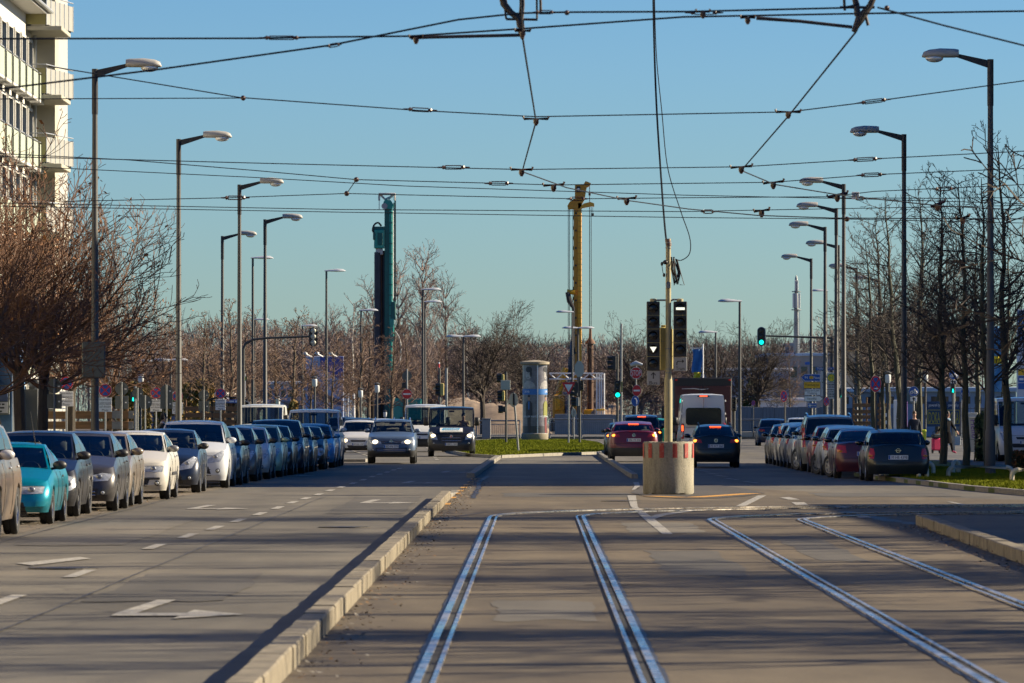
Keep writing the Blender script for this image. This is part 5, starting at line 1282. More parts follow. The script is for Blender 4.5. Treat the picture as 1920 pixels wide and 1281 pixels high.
wire('span wire of the third clips with a link up to its neighbour', [(120, 378, 101), (425, 371, 101), (650, 363, 101), (1080, 373, 101), (1280, 371, 101), (1553, 369, 101), (1640, 359, 101), (1990, 343, 101)], .008, fittings=[(441, 371, 101, 54, 0, 'turn'), (1082, 373, 101, 40, 0, 'turn'), (1175, 372, 101, 36, .04, 'clip'), (1570, 366, 101, 40, .2, 'clip'), (650, 363, 101, 12, 0, 'bead'), (1770, 354, 101, 44, .03, 'turn')])
wire('short slanting link between two span wires', [(650, 363, 100), (668, 337, 96)], .008)
wire('upper of two parallel far wires', [(-40, 380, 107), (640, 393, 107), (1280, 397, 107), (1427, 394, 107), (1990, 384, 107)], .008, fittings=[(1428, 395, 107, 30, .12, 'clip')])
wire('lower of two parallel far wires', [(-40, 386, 110), (640, 398, 110), (1280, 408, 110), (1590, 411, 110), (1990, 420, 110)], .008, fittings=[(1328, 397, 110, 28, 0, 'turn'), (1588, 411, 110, 8, 0, 'bead')])
wire('far wire crossing the right-hand tree tops', [(1553, 371, 104), (1760, 372, 104), (1990, 370, 104)], .008, fittings=[(1758, 383, 104, 30, .35, 'clip'), (1805, 408, 104, 26, .2, 'clip'), (1612, 372, 104, 22, 0, 'turn')])
wire('contact wire of the left track, dropping in zigzags from the top bracket', [(972, -60, 50), (980, 72, 57), (1005, 228, 73.6), (979, 322, 89.3), (1062, 352, 95), (1176, 376, 101), (1290, 392, 104), (1420, 404, 105.5), (1560, 409, 106), (1990, 411, 106)], .011, 'contact_wire')
wire('contact wire of the right track, slanting down from the right bracket', [(1650, -40, 50), (1605, 60, 57), (1480, 216, 73), (1390, 320, 89), (1452, 346, 95), (1575, 366, 99), (1760, 386, 100.5), (1990, 398, 101)], .011, 'contact_wire')
def bracket(label, px, pts_sets, d):
    m = MB()
    for pts, r in pts_sets: m.tube([P3(a, b, d) for a, b in pts], [q * d / F for q in r] if isinstance(r, list) else r * d / F, BRKT, 8)
    return tag(m.build('wire_bracket', None, 50), label, 'bracket')
bracket('forked dark wire bracket at the top centre with a level steady arm', 975, [([(936, -40), (945, 8), (958, 24), (972, 34), (976, 50)], [7, 7, 6, 6, 7]), ([(978, -40), (979, 10), (977, 36), (978, 60), (980, 74)], [5, 5, 5, 7, 3]), ([(949, 36), (1008, 37)], 2.4), ([(946, 10), (949, 36)], 2), ([(1006, -20), (1007, 36)], 2), ([(1013, -20), (1014, 22)], 2.6), ([(770, 71), (800, 70), (975, 66)], [3.6, 3.2, 3.2])], 57)
bracket('dark wire bracket at the top right with a slanting steady arm', 1610, [([(1648, -30), (1632, 10), (1612, 36), (1600, 60)], [5, 6, 9, 4]), ([(1596, -30), (1606, 10), (1608, 30)], [5, 6, 6]), ([(1575, 14), (1640, 14)], 2.6), ([(1582, -10), (1584, 20)], 2.6), ([(1418, 34), (1500, 40), (1598, 51)], [3.6, 3.2, 3.2]), ([(1622, 26), (1628, 48)], 3)], 57)
# ------------------------------------------------------------------ the signal on its concrete drum
DP = 121.0; px_ = X(1254.5, DP)
def concrete_mat():
    m, nt, b = newmat('drum_concrete'); n = noise_node(nt, 5, 6, .7, stretch=(1, 1, .22)); f = noise_node(nt, 30, 4, .7)
    c = ramp(nt, n.outputs['Fac'], [(.3, (.14, .128, .10)), (.48, (.26, .24, .185)), (.7, (.32, .295, .23))]).outputs[0]
    g = ramp(nt, f.outputs['Fac'], [(.3, (.7, .7, .7)), (.6, (1.1, 1.1, 1.1))]).outputs[0]
    nt.links.new(mixc(nt, c, g, .8, 'MULTIPLY'), b.inputs['Base Color']); b.inputs['Roughness'].default_value = .9
    bp = nt.nodes.new('ShaderNodeBump'); bp.inputs['Strength'].default_value = .5; bp.inputs['Distance'].default_value = .02; nt.links.new(f.outputs['Fac'], bp.inputs['Height']); nt.links.new(bp.outputs[0], b.inputs['Normal']); return m
CONC = concrete_mat(); CREAM = M('signal_cream', (.30, .27, .155), .55, var=.12, scale=4); YEL = M('signal_yellow', (.42, .34, .11), .5, var=.08); SIGBLK = M('signal_black', (.018, .019, .021), .45)
REDW = wornmat('drum_red_paint', (.36, .045, .035), (.36, .28, .2), .3)
drum = thing('concrete_drum', 'round concrete drum with red stripes carrying the signal pole', 'concrete base', (px_ , DP + .55, .012))
m = MB(); rD = .555
n = 72; r_ = random.Random(2); vs = []; prof = [(rD - .02, 0), (rD, .03), (rD + .004, .4), (rD - .004, .8), (rD, 1.10), (rD - .02, 1.15)]
for i, (r, h) in enumerate(prof):
    for k in range(n):
        a = 2 * PI * k / n; e = r_.uniform(-.006, .006); hz = h + (max(0, math.sin(a * 5 + 1) * .03 + r_.uniform(-.01, .012)) if i == 0 else 0) + (r_.uniform(-.012, .01) if i == 5 else 0); vs.append(((r + e) * math.cos(a), (r + e) * math.sin(a), hz))
fs = [(i * n + k, i * n + (k + 1) % n, (i + 1) * n + (k + 1) % n, (i + 1) * n + k) for i in range(len(prof) - 1) for k in range(n)]
for r, h in ((rD - .10, 1.15), (rD - .11, 1.02)):
    for k in range(n): a = 2 * PI * k / n; vs.append((r * math.cos(a), r * math.sin(a), h))
for i in (5, 6): fs += [(i * n + k, i * n + (k + 1) % n, (i + 1) * n + (k + 1) % n, (i + 1) * n + k) for k in range(n)]
fs.append(tuple(7 * n + k for k in range(n)))
m.add(vs, fs, CONC); m.build('drum', drum, 50)
for k in range(12):
    a0 = 2 * PI * (k + .26) / 12; m = MB(); vs = []
    for z in (.80, 1.115):
        for j in range(5): a = a0 + .19 * j / 4; vs.append(((rD + .011) * math.cos(a), (rD + .011) * math.sin(a), z))
    m.add(vs, [(j, j + 1, j + 6, j + 5) for j in range(4)], REDW); m.build('red_stripe', drum, 60)
sig = thing('tram_signal', 'cream pole with two black tram signals, Bus and Tram plates, standing in the concrete drum', 'traffic signal', (px_, DP + .55, 1.03))
sd = DP + .55
def sx(px): return X(px, sd) - px_
def sz(py): return Z(py, sd) - 1.03
m = MB(); m.tube([(0, 0, 0), (0, 0, sz(715)), (0, 0, sz(700)), (0, 0, sz(535)), (0, 0, sz(448))], [.092, .09, .062, .06, .056], CREAM, 18)
m.tube([(sx(1252), 0, sz(448)), (sx(1254), 0, sz(462))], .064, M('pole_top_band', (.10, .06, .05), .6), 14)
for py in (456, 466, 700, 693, 655): m.tube([(0, 0, sz(py)), (0, 0, sz(py - 1.6))], .072, GALV, 14)
m.build('pole', sig, 40)
m = MB(); m.tube([(sx(1224), .03, sz(563)), (sx(1250), .0, sz(563)), (0, 0, sz(566))], .02, GALV, 8); m.tube([(0, 0, sz(566)), (sx(1262), 0, sz(562)), (sx(1275), .03, sz(562))], .02, GALV, 8)
for px in (1225, 1275): m.lathe([(.075, 0), (.075, .05), (.05, .065)], (sx(px), .04, sz(565.5)), CREAM, 14)
m.build('bracket', sig, 40)
LENS = M('signal_lens_dark', (.012, .012, .014), .2); LENSW = M('signal_white_lit', (.4, .4, .36), .4, emit=(1, 1, .82), estr=.45)
def signal_box(x0, x1, y0, y1, nl, lit, sym, plate):
    o = MB(); o.bbox(sx(x0), sx(x1), -.06, .14, sz(y1), sz(y0), SIGBLK, .012)
    h = (y1 - y0) / nl
    for k in range(1, nl): z = sz(y0 + h * k); o.b2(sx(x0) + .004, sx(x1) - .004, -.066, -.05, z - .004, z + .004, YEL)
    b = o.build('signal_box', sig, 40)
    for k in range(nl):
        c = (sx((x0 + x1) / 2), -.062, sz(y0 + h * (k + .5))); q = MB(); q.lathe([(.100, 0), (.098, -.012), (.05, -.022), (.0, -.026)], c, LENS, 18, 'y')
        # visor: open tube, longer at the top
        vs = []; nn = 17
        for j in range(nn):
            a = -.5 + (PI + 1.0) * j / (nn - 1); vs.append((c[0] + .112 * math.cos(a), c[1], c[2] + .112 * math.sin(a))); dep = .16 * (.35 + .65 * max(0, math.sin(a))); vs.append((c[0] + .112 * math.cos(a), c[1] - dep, c[2] + .110 * math.sin(a)))
        q.add(vs, [(2 * j, 2 * j + 1, 2 * j + 3, 2 * j + 2) for j in range(nn - 1)], SIGBLK)
        if k == lit:
            if sym == 'tri': q.add([(c[0] - .075, c[1] - .032, c[2] + .06), (c[0], c[1] - .032, c[2] - .065), (c[0] + .075, c[1] - .032, c[2] + .06)], [(0, 1, 2)], LENSW)
            else: q.b2(c[0] - .095, c[0] + .095, c[1] - .036, c[1] - .028, c[2] - .035, c[2] + .02, LENSW)
        q.build('lens', b, 50)
signal_box(1212.5, 1237, 565.5, 694.5, 5, 3, 'tri', None); signal_box(1263, 1288, 565.5, 669, 4, 0, 'bar', None)
PLG = M('signal_plate_grey', (.30, .31, .31), .5)
m = MB(); m.bbox(sx(1213), sx(1237), -.02, .02, sz(722.5), sz(695.5), PLG, .006); cx_ = sx(1225)
m.prism([(-.012, -.075), (.012, -.075), (.012, .03), (.045, -.005), (.055, .012), (0, .072), (-.055, .012), (-.045, -.005), (-.012, .03)], -.024, -.02, INK, (cx_, 0, sz(704))); m.text('Bus', .075, (cx_, -.024, sz(718)), INK, w=.17); m.build('bus_plate', sig, None)
m = MB(); m.bbox(sx(1263.5), sx(1288), -.02, .02, sz(696), sz(670), PLG, .006); cx_ = sx(1275.5)
m.tube([(cx_ - .075, -.022, sz(685)), (cx_ - .075, -.022, sz(680)), (cx_ - .055, -.022, sz(677.5)), (cx_ + .05, -.022, sz(677.5))], .012, INK, 5); m.prism([(-.0, .04), (-.0, -.04), (.05, 0)], -.026, -.02, INK, (cx_ + .04, 0, sz(677.5))); m.text('Tram', .075, (cx_, -.024, sz(691)), INK, w=.19); m.build('tram_plate', sig, None)
for x0, x1, y0, y1, ya, yb in ((1238, 1251, 613, 694, .30, .62), (1258, 1263, 616, 693, .30, .62)):
    m = MB(); m.bbox(sx(x0), sx(x1), ya, yb, sz(y1), sz(y0), YEL, .02); m.bbox(sx(x0) + .03, sx(x1) - .02, ya + .06, yb - .06, sz(y0), sz(y0 - 4), YEL, .01)
    for k in (1, 2): z = lerp(sz(y1), sz(y0), k / 3); m.b2(sx(x0) - .003, sx(x1) + .003, ya - .003, ya + .02, z - .005, z + .005, CREAM)
    m.build('side_signal_box', sig, 40)
m = MB()   # cable loom, spare loop and junction boxes
for k in range(9):
    a = r_.uniform(-.05, .05); m.tube([(sx(1262) + a, -.07, sz(484) + .02), (sx(1258 + k) + a * .4, -.09 - .01 * k, sz(505)), (sx(1264 + k * .9), -.08, sz(528 + r_.uniform(-3, 8))), (sx(1271 + .6 * k), -.08, sz(512)), (sx(1266) + a, -.07, sz(486))], .011, DARKMET, 5)
m.tube([(sx(1270), -.07, sz(488)), (sx(1277), -.08, sz(515)), (sx(1283), -.07, sz(535)), (sx(1274), -.07, sz(534))], .009, DARKMET, 5)
m.build('cable_coil', sig, 50)
m = MB(); m.bbox(sx(1249), sx(1257), -.12, -.05, sz(541), sz(529), GALV, .008); m.build('junction_box', sig, 40); m = MB(); m.ball((sx(1247.5), -.04, sz(492)), (.06, .05, .05), BLACKPL, 10, 6); m.build('camera_box', sig, 40); m = MB(); m.ball((sx(1241), -.04, sz(495)), (.03, .03, .045), BLACKPL, 8, 6); m.build('camera_box', sig, 40); m = MB(); m.ball((sx(1245), -.04, sz(516)), (.03, .03, .045), BLACKPL, 8, 6); m.build('camera_box', sig, 40); m = MB(); m.tube([(sx(1241), -.04, sz(498)), (sx(1243), -.05, sz(512)), (sx(1247), -.04, sz(515))], .008, BLACKPL, 5); m.build('detector', sig, 40)
def spl(pts, n=8):
    out = []; q = [pts[0]] + pts + [pts[-1]]
    for i in range(1, len(q) - 2):
        for k in range(n):
            t = k / n; out.append(tuple(.5 * (2 * q[i][j] + (q[i + 1][j] - q[i - 1][j]) * t + (2 * q[i - 1][j] - 5 * q[i][j] + 4 * q[i + 1][j] - q[i + 2][j]) * t * t + (3 * q[i][j] - q[i - 1][j] - 3 * q[i + 1][j] + q[i + 2][j]) * t ** 3) for j in range(len(pts[0]))))
    return out + [tuple(pts[-1])]
wire('thick black cable hanging from above the picture to the signal pole top', spl([(1224, -80, sd), (1226, 60, sd), (1231, 200, sd), (1240, 340, sd), (1247, 430, sd), (1252, 465, sd), (1259, 488, sd)]), .022, 'hanging_cable')
wire('thin black cable looping wide to the right of the signal pole', spl([(1226, -80, sd), (1230, 90, sd), (1241, 210, sd), (1252, 315, sd), (1276, 395, sd), (1293, 445, sd), (1293, 475, sd), (1278, 488, sd), (1266, 486, sd)]), .011, 'hanging_cable')
# ------------------------------------------------------------------ road signs
def signpost(name, label, px, d, top, group=None, z0=.1, r=.035, cat='road sign', mat=None, lean=0):
    x = X(px, d); t = thing(name, label, cat, (x, d, z0), 0, group); h = Z(top, d) - z0
    m = MB(); m.tube([(lean, 0, 0), (0, 0, h)], r, mat or GALV, 10); m.build('pole', t, 40); return t
def disc(t, z, r, kind, x=0, y=-.06, squash=1.0, name='sign_disc', rot=0):
    m = MB(); c = (x, 0, z)
    def C(rr, mat, k): m.prism([(a * squash, b) for a, b in circ(rr, 28)], y - .004 * k, y - .004 * k + .004, mat, c, SIGNBACK)
    if kind == 'nostop':
        C(r, SIGNWHITE, 1); C(r * .96, SIGNRED, 2); C(r * .77, SIGNBLUE, 3)
        for s in (-1, 1):
            a = PI / 4 * s; u = (math.cos(a), math.sin(a)); v = (-u[1], u[0]); L, w = r * .80, r * .10
            m.prism([((u[0] * i * L + v[0] * j * w) * squash, u[1] * i * L + v[1] * j * w) for i, j in ((-1, -1), (1, -1), (1, 1), (-1, 1))], y - .018 - .001 * s, y - .014, SIGNRED, c)
    elif kind == 'noentry': C(r, SIGNWHITE, 1); C(r * .96, SIGNRED, 2); m.b2(x - r * .72 * squash, x + r * .72 * squash, y - .014, y - .01, z - r * .15, z + r * .15, SIGNWHITE)
    elif kind == 'back': C(r, SIGNBACK, 1)
    elif kind == 'backwhite': m.prism([(a * squash, b) for a, b in circ(r, 28)], y, y + .012, M('sign_back_pale', (.42, .42, .36), .5, .2), c)
    elif kind == 'blue':
        C(r, SIGNWHITE, 1); C(r * .95, SIGNBLUE, 2)
    o = m.build(name, t, None)
    return o
def nostop_arrow(o_parent, z, r, s, x=0, squash=1.0):
    m = MB(); m.b2(x - r * .3 * squash, x + r * .18 * squash, -.089, -.084, z - r * .04, z + r * .04, SIGNWHITE); m.prism([(r * .1 * s, r * .13), (r * .1 * s, -r * .13), (r * .34 * s, 0)][::1 if s > 0 else -1], -.089, -.084, SIGNWHITE, (x, 0, z)); m.build('arrow_mark', o_parent, None)
def plates(t, z0, z1, w, rows, x=0):
    hh = (z1 - z0)
    for k, lines in enumerate(rows):
        a = z1 - hh * k / len(rows); b = z1 - hh * (k + 1) / len(rows) + .015; m = MB(); m.bbox(x - w / 2, x + w / 2, -.07, -.055, b, a, SIGNWHITE, .004)
        for j, tx in enumerate(lines): zz = lerp(a, b, (j + .5) / len(lines)); m.text(tx, (a - b) * .30, (x, -.074, zz), INK, w=w * (.88 if len(tx) > 6 else .5))
        m.build('text_plate', t, None)
NS = 'no-stopping signs with fire brigade plates'
for px, py, r, d, lab in ((124.5, 719, 13.3, 196, 'no-stopping sign with fire brigade plates, nearest the two leftmost tree trunks'), (197.5, 732, 12.4, 212, 'no-stopping sign with fire brigade plates right of the nearest lamp post'), (292.5, 737, 10.8, 236, 'no-stopping sign with fire brigade plates above the bending man'), (333, 743, 10.3, 246, 'no-stopping sign almost hidden by the second lamp post'), (413.5, 738, 9.6, 262, 'no-stopping sign with fire brigade plates left of the white panel van')):
    s = d / F; t = signpost('no_stopping_sign', lab, px, d, py - r, NS); z = Z(py, d) - .1; R_ = r * s
    disc(t, z, R_, 'nostop'); plates(t, z - R_ - 2.05 * R_ * 1.12, z - R_ - .03, R_ * 1.95, [['Feuerwehr-', 'anfahrtszone'], ['auf diesem', 'Platz']])
for px, py, r, d, lab, pl in ((102, 724, 13.8, 176, 'grey back of a round sign with plates, left of the nearest no-stopping sign', 1), (228, 729, 12.4, 205, 'grey back of a round sign with plates, right of the nearest left lamp post', 1), (258, 738, 10.5, 222, 'grey back of a tilted shield on a thin post, left of the crossing green light', 0), (272, 754, 13, 214, 'large grey back of a round sign before the golden shrub', 0), (312, 733, 11.6, 216, 'grey back of a tall round-topped sign beside the bending man', 2), (382, 741, 10.0, 238, 'grey back of a rounded sign with plate, between the board fences', 1)):
    s = d / F; t = signpost('reversed_sign', lab, px, d, py - r, 'signs seen from behind'); z = Z(py, d) - .1; R_ = r * s; disc(t, z, R_, 'back', y=.05, name='sign_disc')
    if pl:
        m = MB(); m.bbox(-R_ * 1.0, R_ * 1.0, .045, .06, z - R_ - (2.05 if pl == 1 else 1.9) * R_, z - R_ + (-.02 if pl == 1 else .9 * R_), SIGNBACK, .004)
        m.b2(R_ * .5, R_ * .75, .03, .045, z - R_ * 2.2, z - R_ * 2.0, SIGNWHITE); m.build('plate_back', t, None)
    m = MB(); m.b2(R_ * .45, R_ * .72, .036, .047, z - .12 * R_, z + .05 * R_, SIGNWHITE); m.build('sticker', t, None)
# panel on the nearest left lamp
d = 157.6; t = tag(MB().bbox(X(155, d), X(199, d), d - .33, d - .25, Z(709, d), Z(641, d), M('panel_grey_green', (.07, .085, .085), .6, var=.1), .03).build('notice_panel', None, 40), 'dark grey back of a wide notice panel on the nearest left lamp', 'sign panel')
# centre-left no-entry with sign back
t = signpost('no_entry_sign', 'red no-entry sign with a grey disc back above it, in front of the vans', 763, 268, 692, None, .02, .05); s = 268 / F
disc(t, Z(739, 268) - .02, 9.4 * s, 'noentry'); disc(t, Z(705, 268) - .02, 9.2 * s, 'back', y=.05); m = MB(); m.bbox(-.25, .0, .0, .3, Z(729, 268), Z(718, 268), SIGBLK, .03); m.build('signal_box', t, 40)
# stop sign mast
d = 300; s = d / F; t = signpost('stop_sign', 'stop sign above a no-entry disc and a blue arrow disc on one post', 1192.5, d, 686, None, .1, .045)
z = Z(699.5, d) - .1; oc = lambda r: [(r * math.cos(PI / 8 + PI / 4 * k), r * math.sin(PI / 8 + PI / 4 * k)) for k in range(8)]
m = MB(); m.prism(oc(18.0 / 1.55 * s), -.07, -.062, SIGNWHITE, (0, 0, z), SIGNBACK); m.prism(oc(16.8 / 1.55 * s), -.076, -.07, SIGNRED, (0, 0, z)); m.text('STOP', 10.5 * s, (0, -.08, z), SIGNWHITE, w=17.5 * s); m.build('stop_plate', t, None)
disc(t, Z(732.5, d) - .1, 10.6 * s, 'noentry', x=.04, squash=.8); o = disc(t, Z(752, d) - .1, 10 * s, 'blue', x=-.04, squash=.75)
m = MB(); m.tube([(.03, -.08, Z(758, d) - .1), (.03, -.08, Z(750, d) - .1), (-.02, -.08, Z(747.5, d) - .1), (-.1, -.08, Z(747, d) - .1)], .03, SIGNWHITE, 5); m.build('arrow_mark', o, None)
m = MB(); m.tube([(-10 * s, 0, Z(685, d) - .1), (0, -.1, Z(681, d) - .1), (12 * s, -.1, Z(684, d) - .1)], [.08, .13, .06], M('lamp_housing_pale'), 8); m.build('hood_lamp', t, 50)
# signals in the middle
def vsig(label, px, d, pole_top, boxes, name='traffic_signal', z0=.1, base_r=.07):
    t = signpost(name, label, px, d, pole_top, None, z0, base_r, 'traffic signal', POLE); s = d / F
    for (x, y0, y1, w, dep, face, lit, col) in boxes:
        m = MB(); xa = (x - px) * s; za, zb = Z(y1, d) - z0, Z(y0, d) - z0
        if face == 'side': 
            m.bbox(xa - w * s / 2, xa + w * s / 2, -.15, .15, za, zb, col, .03)
            for k in range(3): zz = lerp(zb, za, (k + .5) / 3); m.lathe([(.11, 0), (.12, -.28)], (xa - w * s / 2, 0, zz), SIGBLK, 12, 'x')
            o = m.build('signal_box', t, 40)
        else:
            m.bbox(xa - w * s / 2, xa + w * s / 2, -.25, -.05, za, zb, col, .03)
            o = m.build('signal_box', t, 40)
            for k in range(3):
                zz = lerp(zb, za, (k + .5) / 3); q = MB(); q.lathe([((zb - za) / 7.5, 0), ((zb - za) / 8, -.02), (0, -.03)], (xa, -.25, zz), GREENL if (lit == 'g' and k == 2) else LENS, 16, 'y')
                rr2 = (zb - za) / 7; vs = []
                for j in range(13): a = -.3 + (PI + .6) * j / 12; vs += [(xa + rr2 * math.cos(a), -.25, zz + rr2 * math.sin(a)), (xa + rr2 * math.cos(a), -.25 - .2 * max(.25, math.sin(a)), zz + rr2 * math.sin(a))]
                q.add(vs, [(2 * j, 2 * j + 1, 2 * j + 3, 2 * j + 2) for j in range(12)], SIGBLK); q.build('lens', o, 50)
    return t
GREENL = M('signal_green_lit', (.05, .4, .3), .3, emit=(.0, .95, .70), estr=.9)
vsig('traffic signal showing green beside the dark red estate, a second head above it', 1157.5, 300, 664, [(1152, 667, 694, 7, 0, 'side', None, SIGBLK), (1158, 714, 746, 11, 0, 'front', 'g', SIGBLK), (1165, 715, 735, 5, 0, 'side', None, YEL)])
m_ = signpost('signal_mast', 'tall thin grey mast between the green signal and the stop sign', 1165, 302, 607, None, .1, .06, 'mast')
vsig('traffic signal with visors turned left under an octagonal sign back', 1087, 330, 680, [(1080, 715, 743, 6, 0, 'side', None, SIGBLK), (1091, 714, 733, 7, 0, 'front', None, SIGBLK), (1083, 745, 762, 6, 0, 'side', None, GALV)])
d = 329; m = MB(); m.prism([(a * .8, b) for a, b in [(17 / 1.8 * d / F * 1.25 * math.cos(PI / 8 + PI / 4 * k), 16 * d / F * math.sin(PI / 8 + PI / 4 * k)) for k in range(8)]], -.02, .0, M('sign_back_pale', (.42, .42, .36), .5, .2)); tag(m.build('octagon_sign', None, None, (X(1086, d), d - .15, Z(692, d))), 'pale back of an octagonal stop sign on the left-turning signal', 'road sign')
d = 325; t = signpost('yield_sign', 'red and white give-way triangle left of the octagonal sign back', 1066, d, 716, None, .1, .05); z = Z(728, d) - .1; s = d / F
m = MB(); T3 = lambda k: [(0, -14 * s * k), (13 * s * k, 11 * s * k), (-13 * s * k, 11 * s * k)]; m.prism(T3(1), -.07, -.06, SIGNRED, (0, 0, z), SIGNBACK); m.prism(T3(.58), -.076, -.07, SIGNWHITE, (0, 0, z + .02)); m.build('triangle_plate', t, None)
vsig('grey-backed signal post left of the advertising column', 949, 330, 697, [(943, 702, 716, 5, 0, 'side', None, YEL), (944, 733, 752, 5, 0, 'side', None, YEL), (946, 762, 773, 6, 0, 'side', None, SIGBLK)])
d = 330; tag(MB().bbox(X(939, d), X(957, d), d - .2, d - .15, Z(731, d), Z(713, d), M('sign_back_pale'), .01).build('sign_plate', None, None), 'pale square sign back on the signal post left of the advertising column', 'road sign')
vsig('traffic signal facing left beside the plain grey post above the dark van', 824, 320, 690, [(829, 719, 742, 7, 0, 'side', None, YEL)])
signpost('sign_post', 'plain grey post standing above the dark van', 837, 290, 690, None, .02, .07, 'post')
t = signpost('striped_mast', 'thin red and white striped mast above the vans', 823, 420, 679, None, .02, .06, 'mast', WHITEP)
for k in range(6): m = MB(); z = Z(760 - 14 * k, 420); m.tube([(0, 0, z), (0, 0, z + .28)], .066, SIGNRED, 8); m.build('red_band', t, 40)
# leaning keep-clear disc on the island
d = 254; t = signpost('keep_sign', 'leaning thin post with a pale oval disc on the grass island', 963, d, 737, None, .09, .05, lean=.22); disc(t, Z(750, d) - .09, 13.5 * d / F, 'backwhite', squash=.64, y=-.02)
m = MB(); m.b2(-.04, .04, -.05, -.025, Z(760, d) - .09, Z(738, d) - .09, DARKMET); m.build('clamp', t, None)
d = 372; t = signpost('keep_sign', 'small pale oval disc on a red and white post behind the railing', 1076, d, 766, None, .1, .045); disc(t, Z(774, d) - .1, 8 * d / F, 'backwhite', squash=.6, y=-.02)
# hanging signals on long arms
d = 262; s = d / F; t = thing('hanging_signal', 'black hanging traffic signal seen from behind on a long arm at the left', 'traffic signal', (X(456, d), d, .095)); zz = lambda py: Z(py, d) - .095; xx = lambda px: (px - 456) * s
m = MB(); m.tube([(0, 0, 0), (0, 0, zz(655)), (xx(461), 0, zz(644)), (xx(475), 0, zz(637)), (xx(500), 0, zz(634)), (xx(588), 0, zz(631))], [.10, .08, .07, .06, .055, .05], POLE, 10); m.build('pole', t, 50)
m = MB(); m.prism(rrect(16 * s, 36 * s, 7.9 * s, 6), -.05, .0, SIGBLK, (xx(587.5), 0, zz(632))); 
m.build('backboard', t, 40)
m = MB(); m.b2(xx(586), xx(589), -.11, -.05, zz(649), zz(615), M('sign_back_pale'));
for k in range(3): m.ball((xx(587.5), -.06, zz(620.5 + 11 * k)), (.13, .06, .12), M('sign_back_pale'), 12, 8)
m.build('signal_body', t, 40)
d = 330; s = d / F; t = thing('hanging_signal', 'black hanging traffic signal showing green on a long arm at the right', 'traffic signal', (X(1560, d), d, .1)); zz = lambda py: Z(py, d) - .1; xx = lambda px: (px - 1560) * s
m = MB(); m.tube([(0, 0, 0), (0, 0, zz(660)), (0, 0, zz(634))], [.12, .10, .10], POLE, 10); m.tube([(0, 0, zz(634)), (xx(1500), 0, zz(632)), (xx(1436), 0, zz(630))], [.07, .06, .05], POLE, 8); m.build('pole', t, 50)
m = MB(); m.prism(rrect(15.5 * s, 36 * s, 7.7 * s, 6), -.06, .0, M('signal_rim_blue', (.12, .16, .22), .5), (xx(1427.5), 0, zz(631))); m.prism(rrect(13 * s, 33 * s, 6.4 * s, 6), -.075, -.06, SIGBLK, (xx(1427.5), 0, zz(631))); o = m.build('backboard', t, 40)
for k in range(3):
    q = MB(); c = (xx(1427.5), -.08, zz(620.5 + 10.7 * k)); q.lathe([(4.4 * s, 0), (4.2 * s, -.02), (0, -.03)], c, GREENL if k == 2 else LENS, 16, 'y'); vs = []
    for j in range(13): a = -.2 + (PI + .4) * j / 12; vs += [(c[0] + 4.9 * s * math.cos(a), c[1], c[2] + 4.9 * s * math.sin(a)), (c[0] + 4.9 * s * math.cos(a), c[1] - .2 * max(.2, math.sin(a)), c[2] + 4.9 * s * math.sin(a))]
    q.add(vs, [(2 * j, 2 * j + 1, 2 * j + 3, 2 * j + 2) for j in range(12)], SIGBLK); q.build('lens', t, 50)
# small green lights
for px, py, d, x1, lab in ((250, 749, 250, 253.5, 'pedestrian signal showing green, small figure left of the golden shrub'), (1578, 742, 300, 1577, 'traffic signal showing green, half hidden by the third right lamp post'), (1786, 733, 245, 1788, 'pedestrian signal showing green on a white-edged post behind the woman')):
    s = d / F; t = thing('pedestrian_signal', lab, 'traffic signal', (X(x1, d), d, .1)); m = MB(); m.tube([(0, 0, 0), (0, 0, Z(722, d) - .1)], .055, GALV, 8); m.build('pole', t, 40)
    m = MB(); xa = (px - x1) * s; z = Z(py, d) - .1; m.bbox(xa - 4.5 * s, xa + 4.5 * s, -.2, -.05, z - 4.5 * s, z + 14 * s, SIGBLK, .03); o = m.build('signal_box', t, 40)
    m = MB(); m.ball((xa, -.2, z + 2.6 * s), (1.1 * s, .03, 1.2 * s), GREENL, 8, 6); m.prism([(-1.6 * s, -3.4 * s), (-.3 * s, -1 * s), (.5 * s, -3.6 * s), (1.8 * s, -3.0 * s), (1.2 * s, 1.2 * s), (-1.2 * s, 1.2 * s)], -.23, -.2, GREENL, (xa, 0, z)); m.build('lit_figure', o, None)
# right-hand signs
def nostop(px, py, d, label, r, sq, s_arrow=None, px_pole=None, two=False, z0=.1):
    s = d / F; t = signpost('no_stopping_sign', label, px_pole or px, d, py, 'no-stopping signs at the right', z0, .035, mat=POLE); x = ((px - (px_pole or px)) * s); z = Z(py, d) - z0
    disc(t, z, r * s, 'nostop', x=x, squash=sq)
    if s_arrow: nostop_arrow(t, z - r * s * .55, r * s, s_arrow, x, sq)
    if two: nostop_arrow(t, z + r * s * .55, r * s, -s_arrow, x, sq)
nostop(1641.5, 720, 151, 'no-stopping sign with white arrow on a thin post before the black hatchback', 15.6, .68, 1, 1643)
nostop(1469.5, 743.5, 240, 'no-stopping sign on a dark post at the far end of the right parked row', 11, .6, -1, 1472)
nostop(1549.5, 753, 260, 'small no-stopping sign half hidden below the bus stop board', 8.6, .62, 1)
nostop(1412.5, 756, 400, 'tiny no-stopping sign in front of the grey hoarding', 5.2, .7)
d = 300; s = d / F; t = thing('direction_signs', 'stack of direction signs pointing to Passau, Wasserburg and Trudering', 'direction sign', (X(1528, d), d, .1)); zz = lambda py: Z(py, d) - .1; xx = lambda px: (px - 1528) * s
m = MB(); m.tube([(0, 0, 0), (0, 0, zz(698))], .06, GALV, 10); m.build('pole', t, 40)
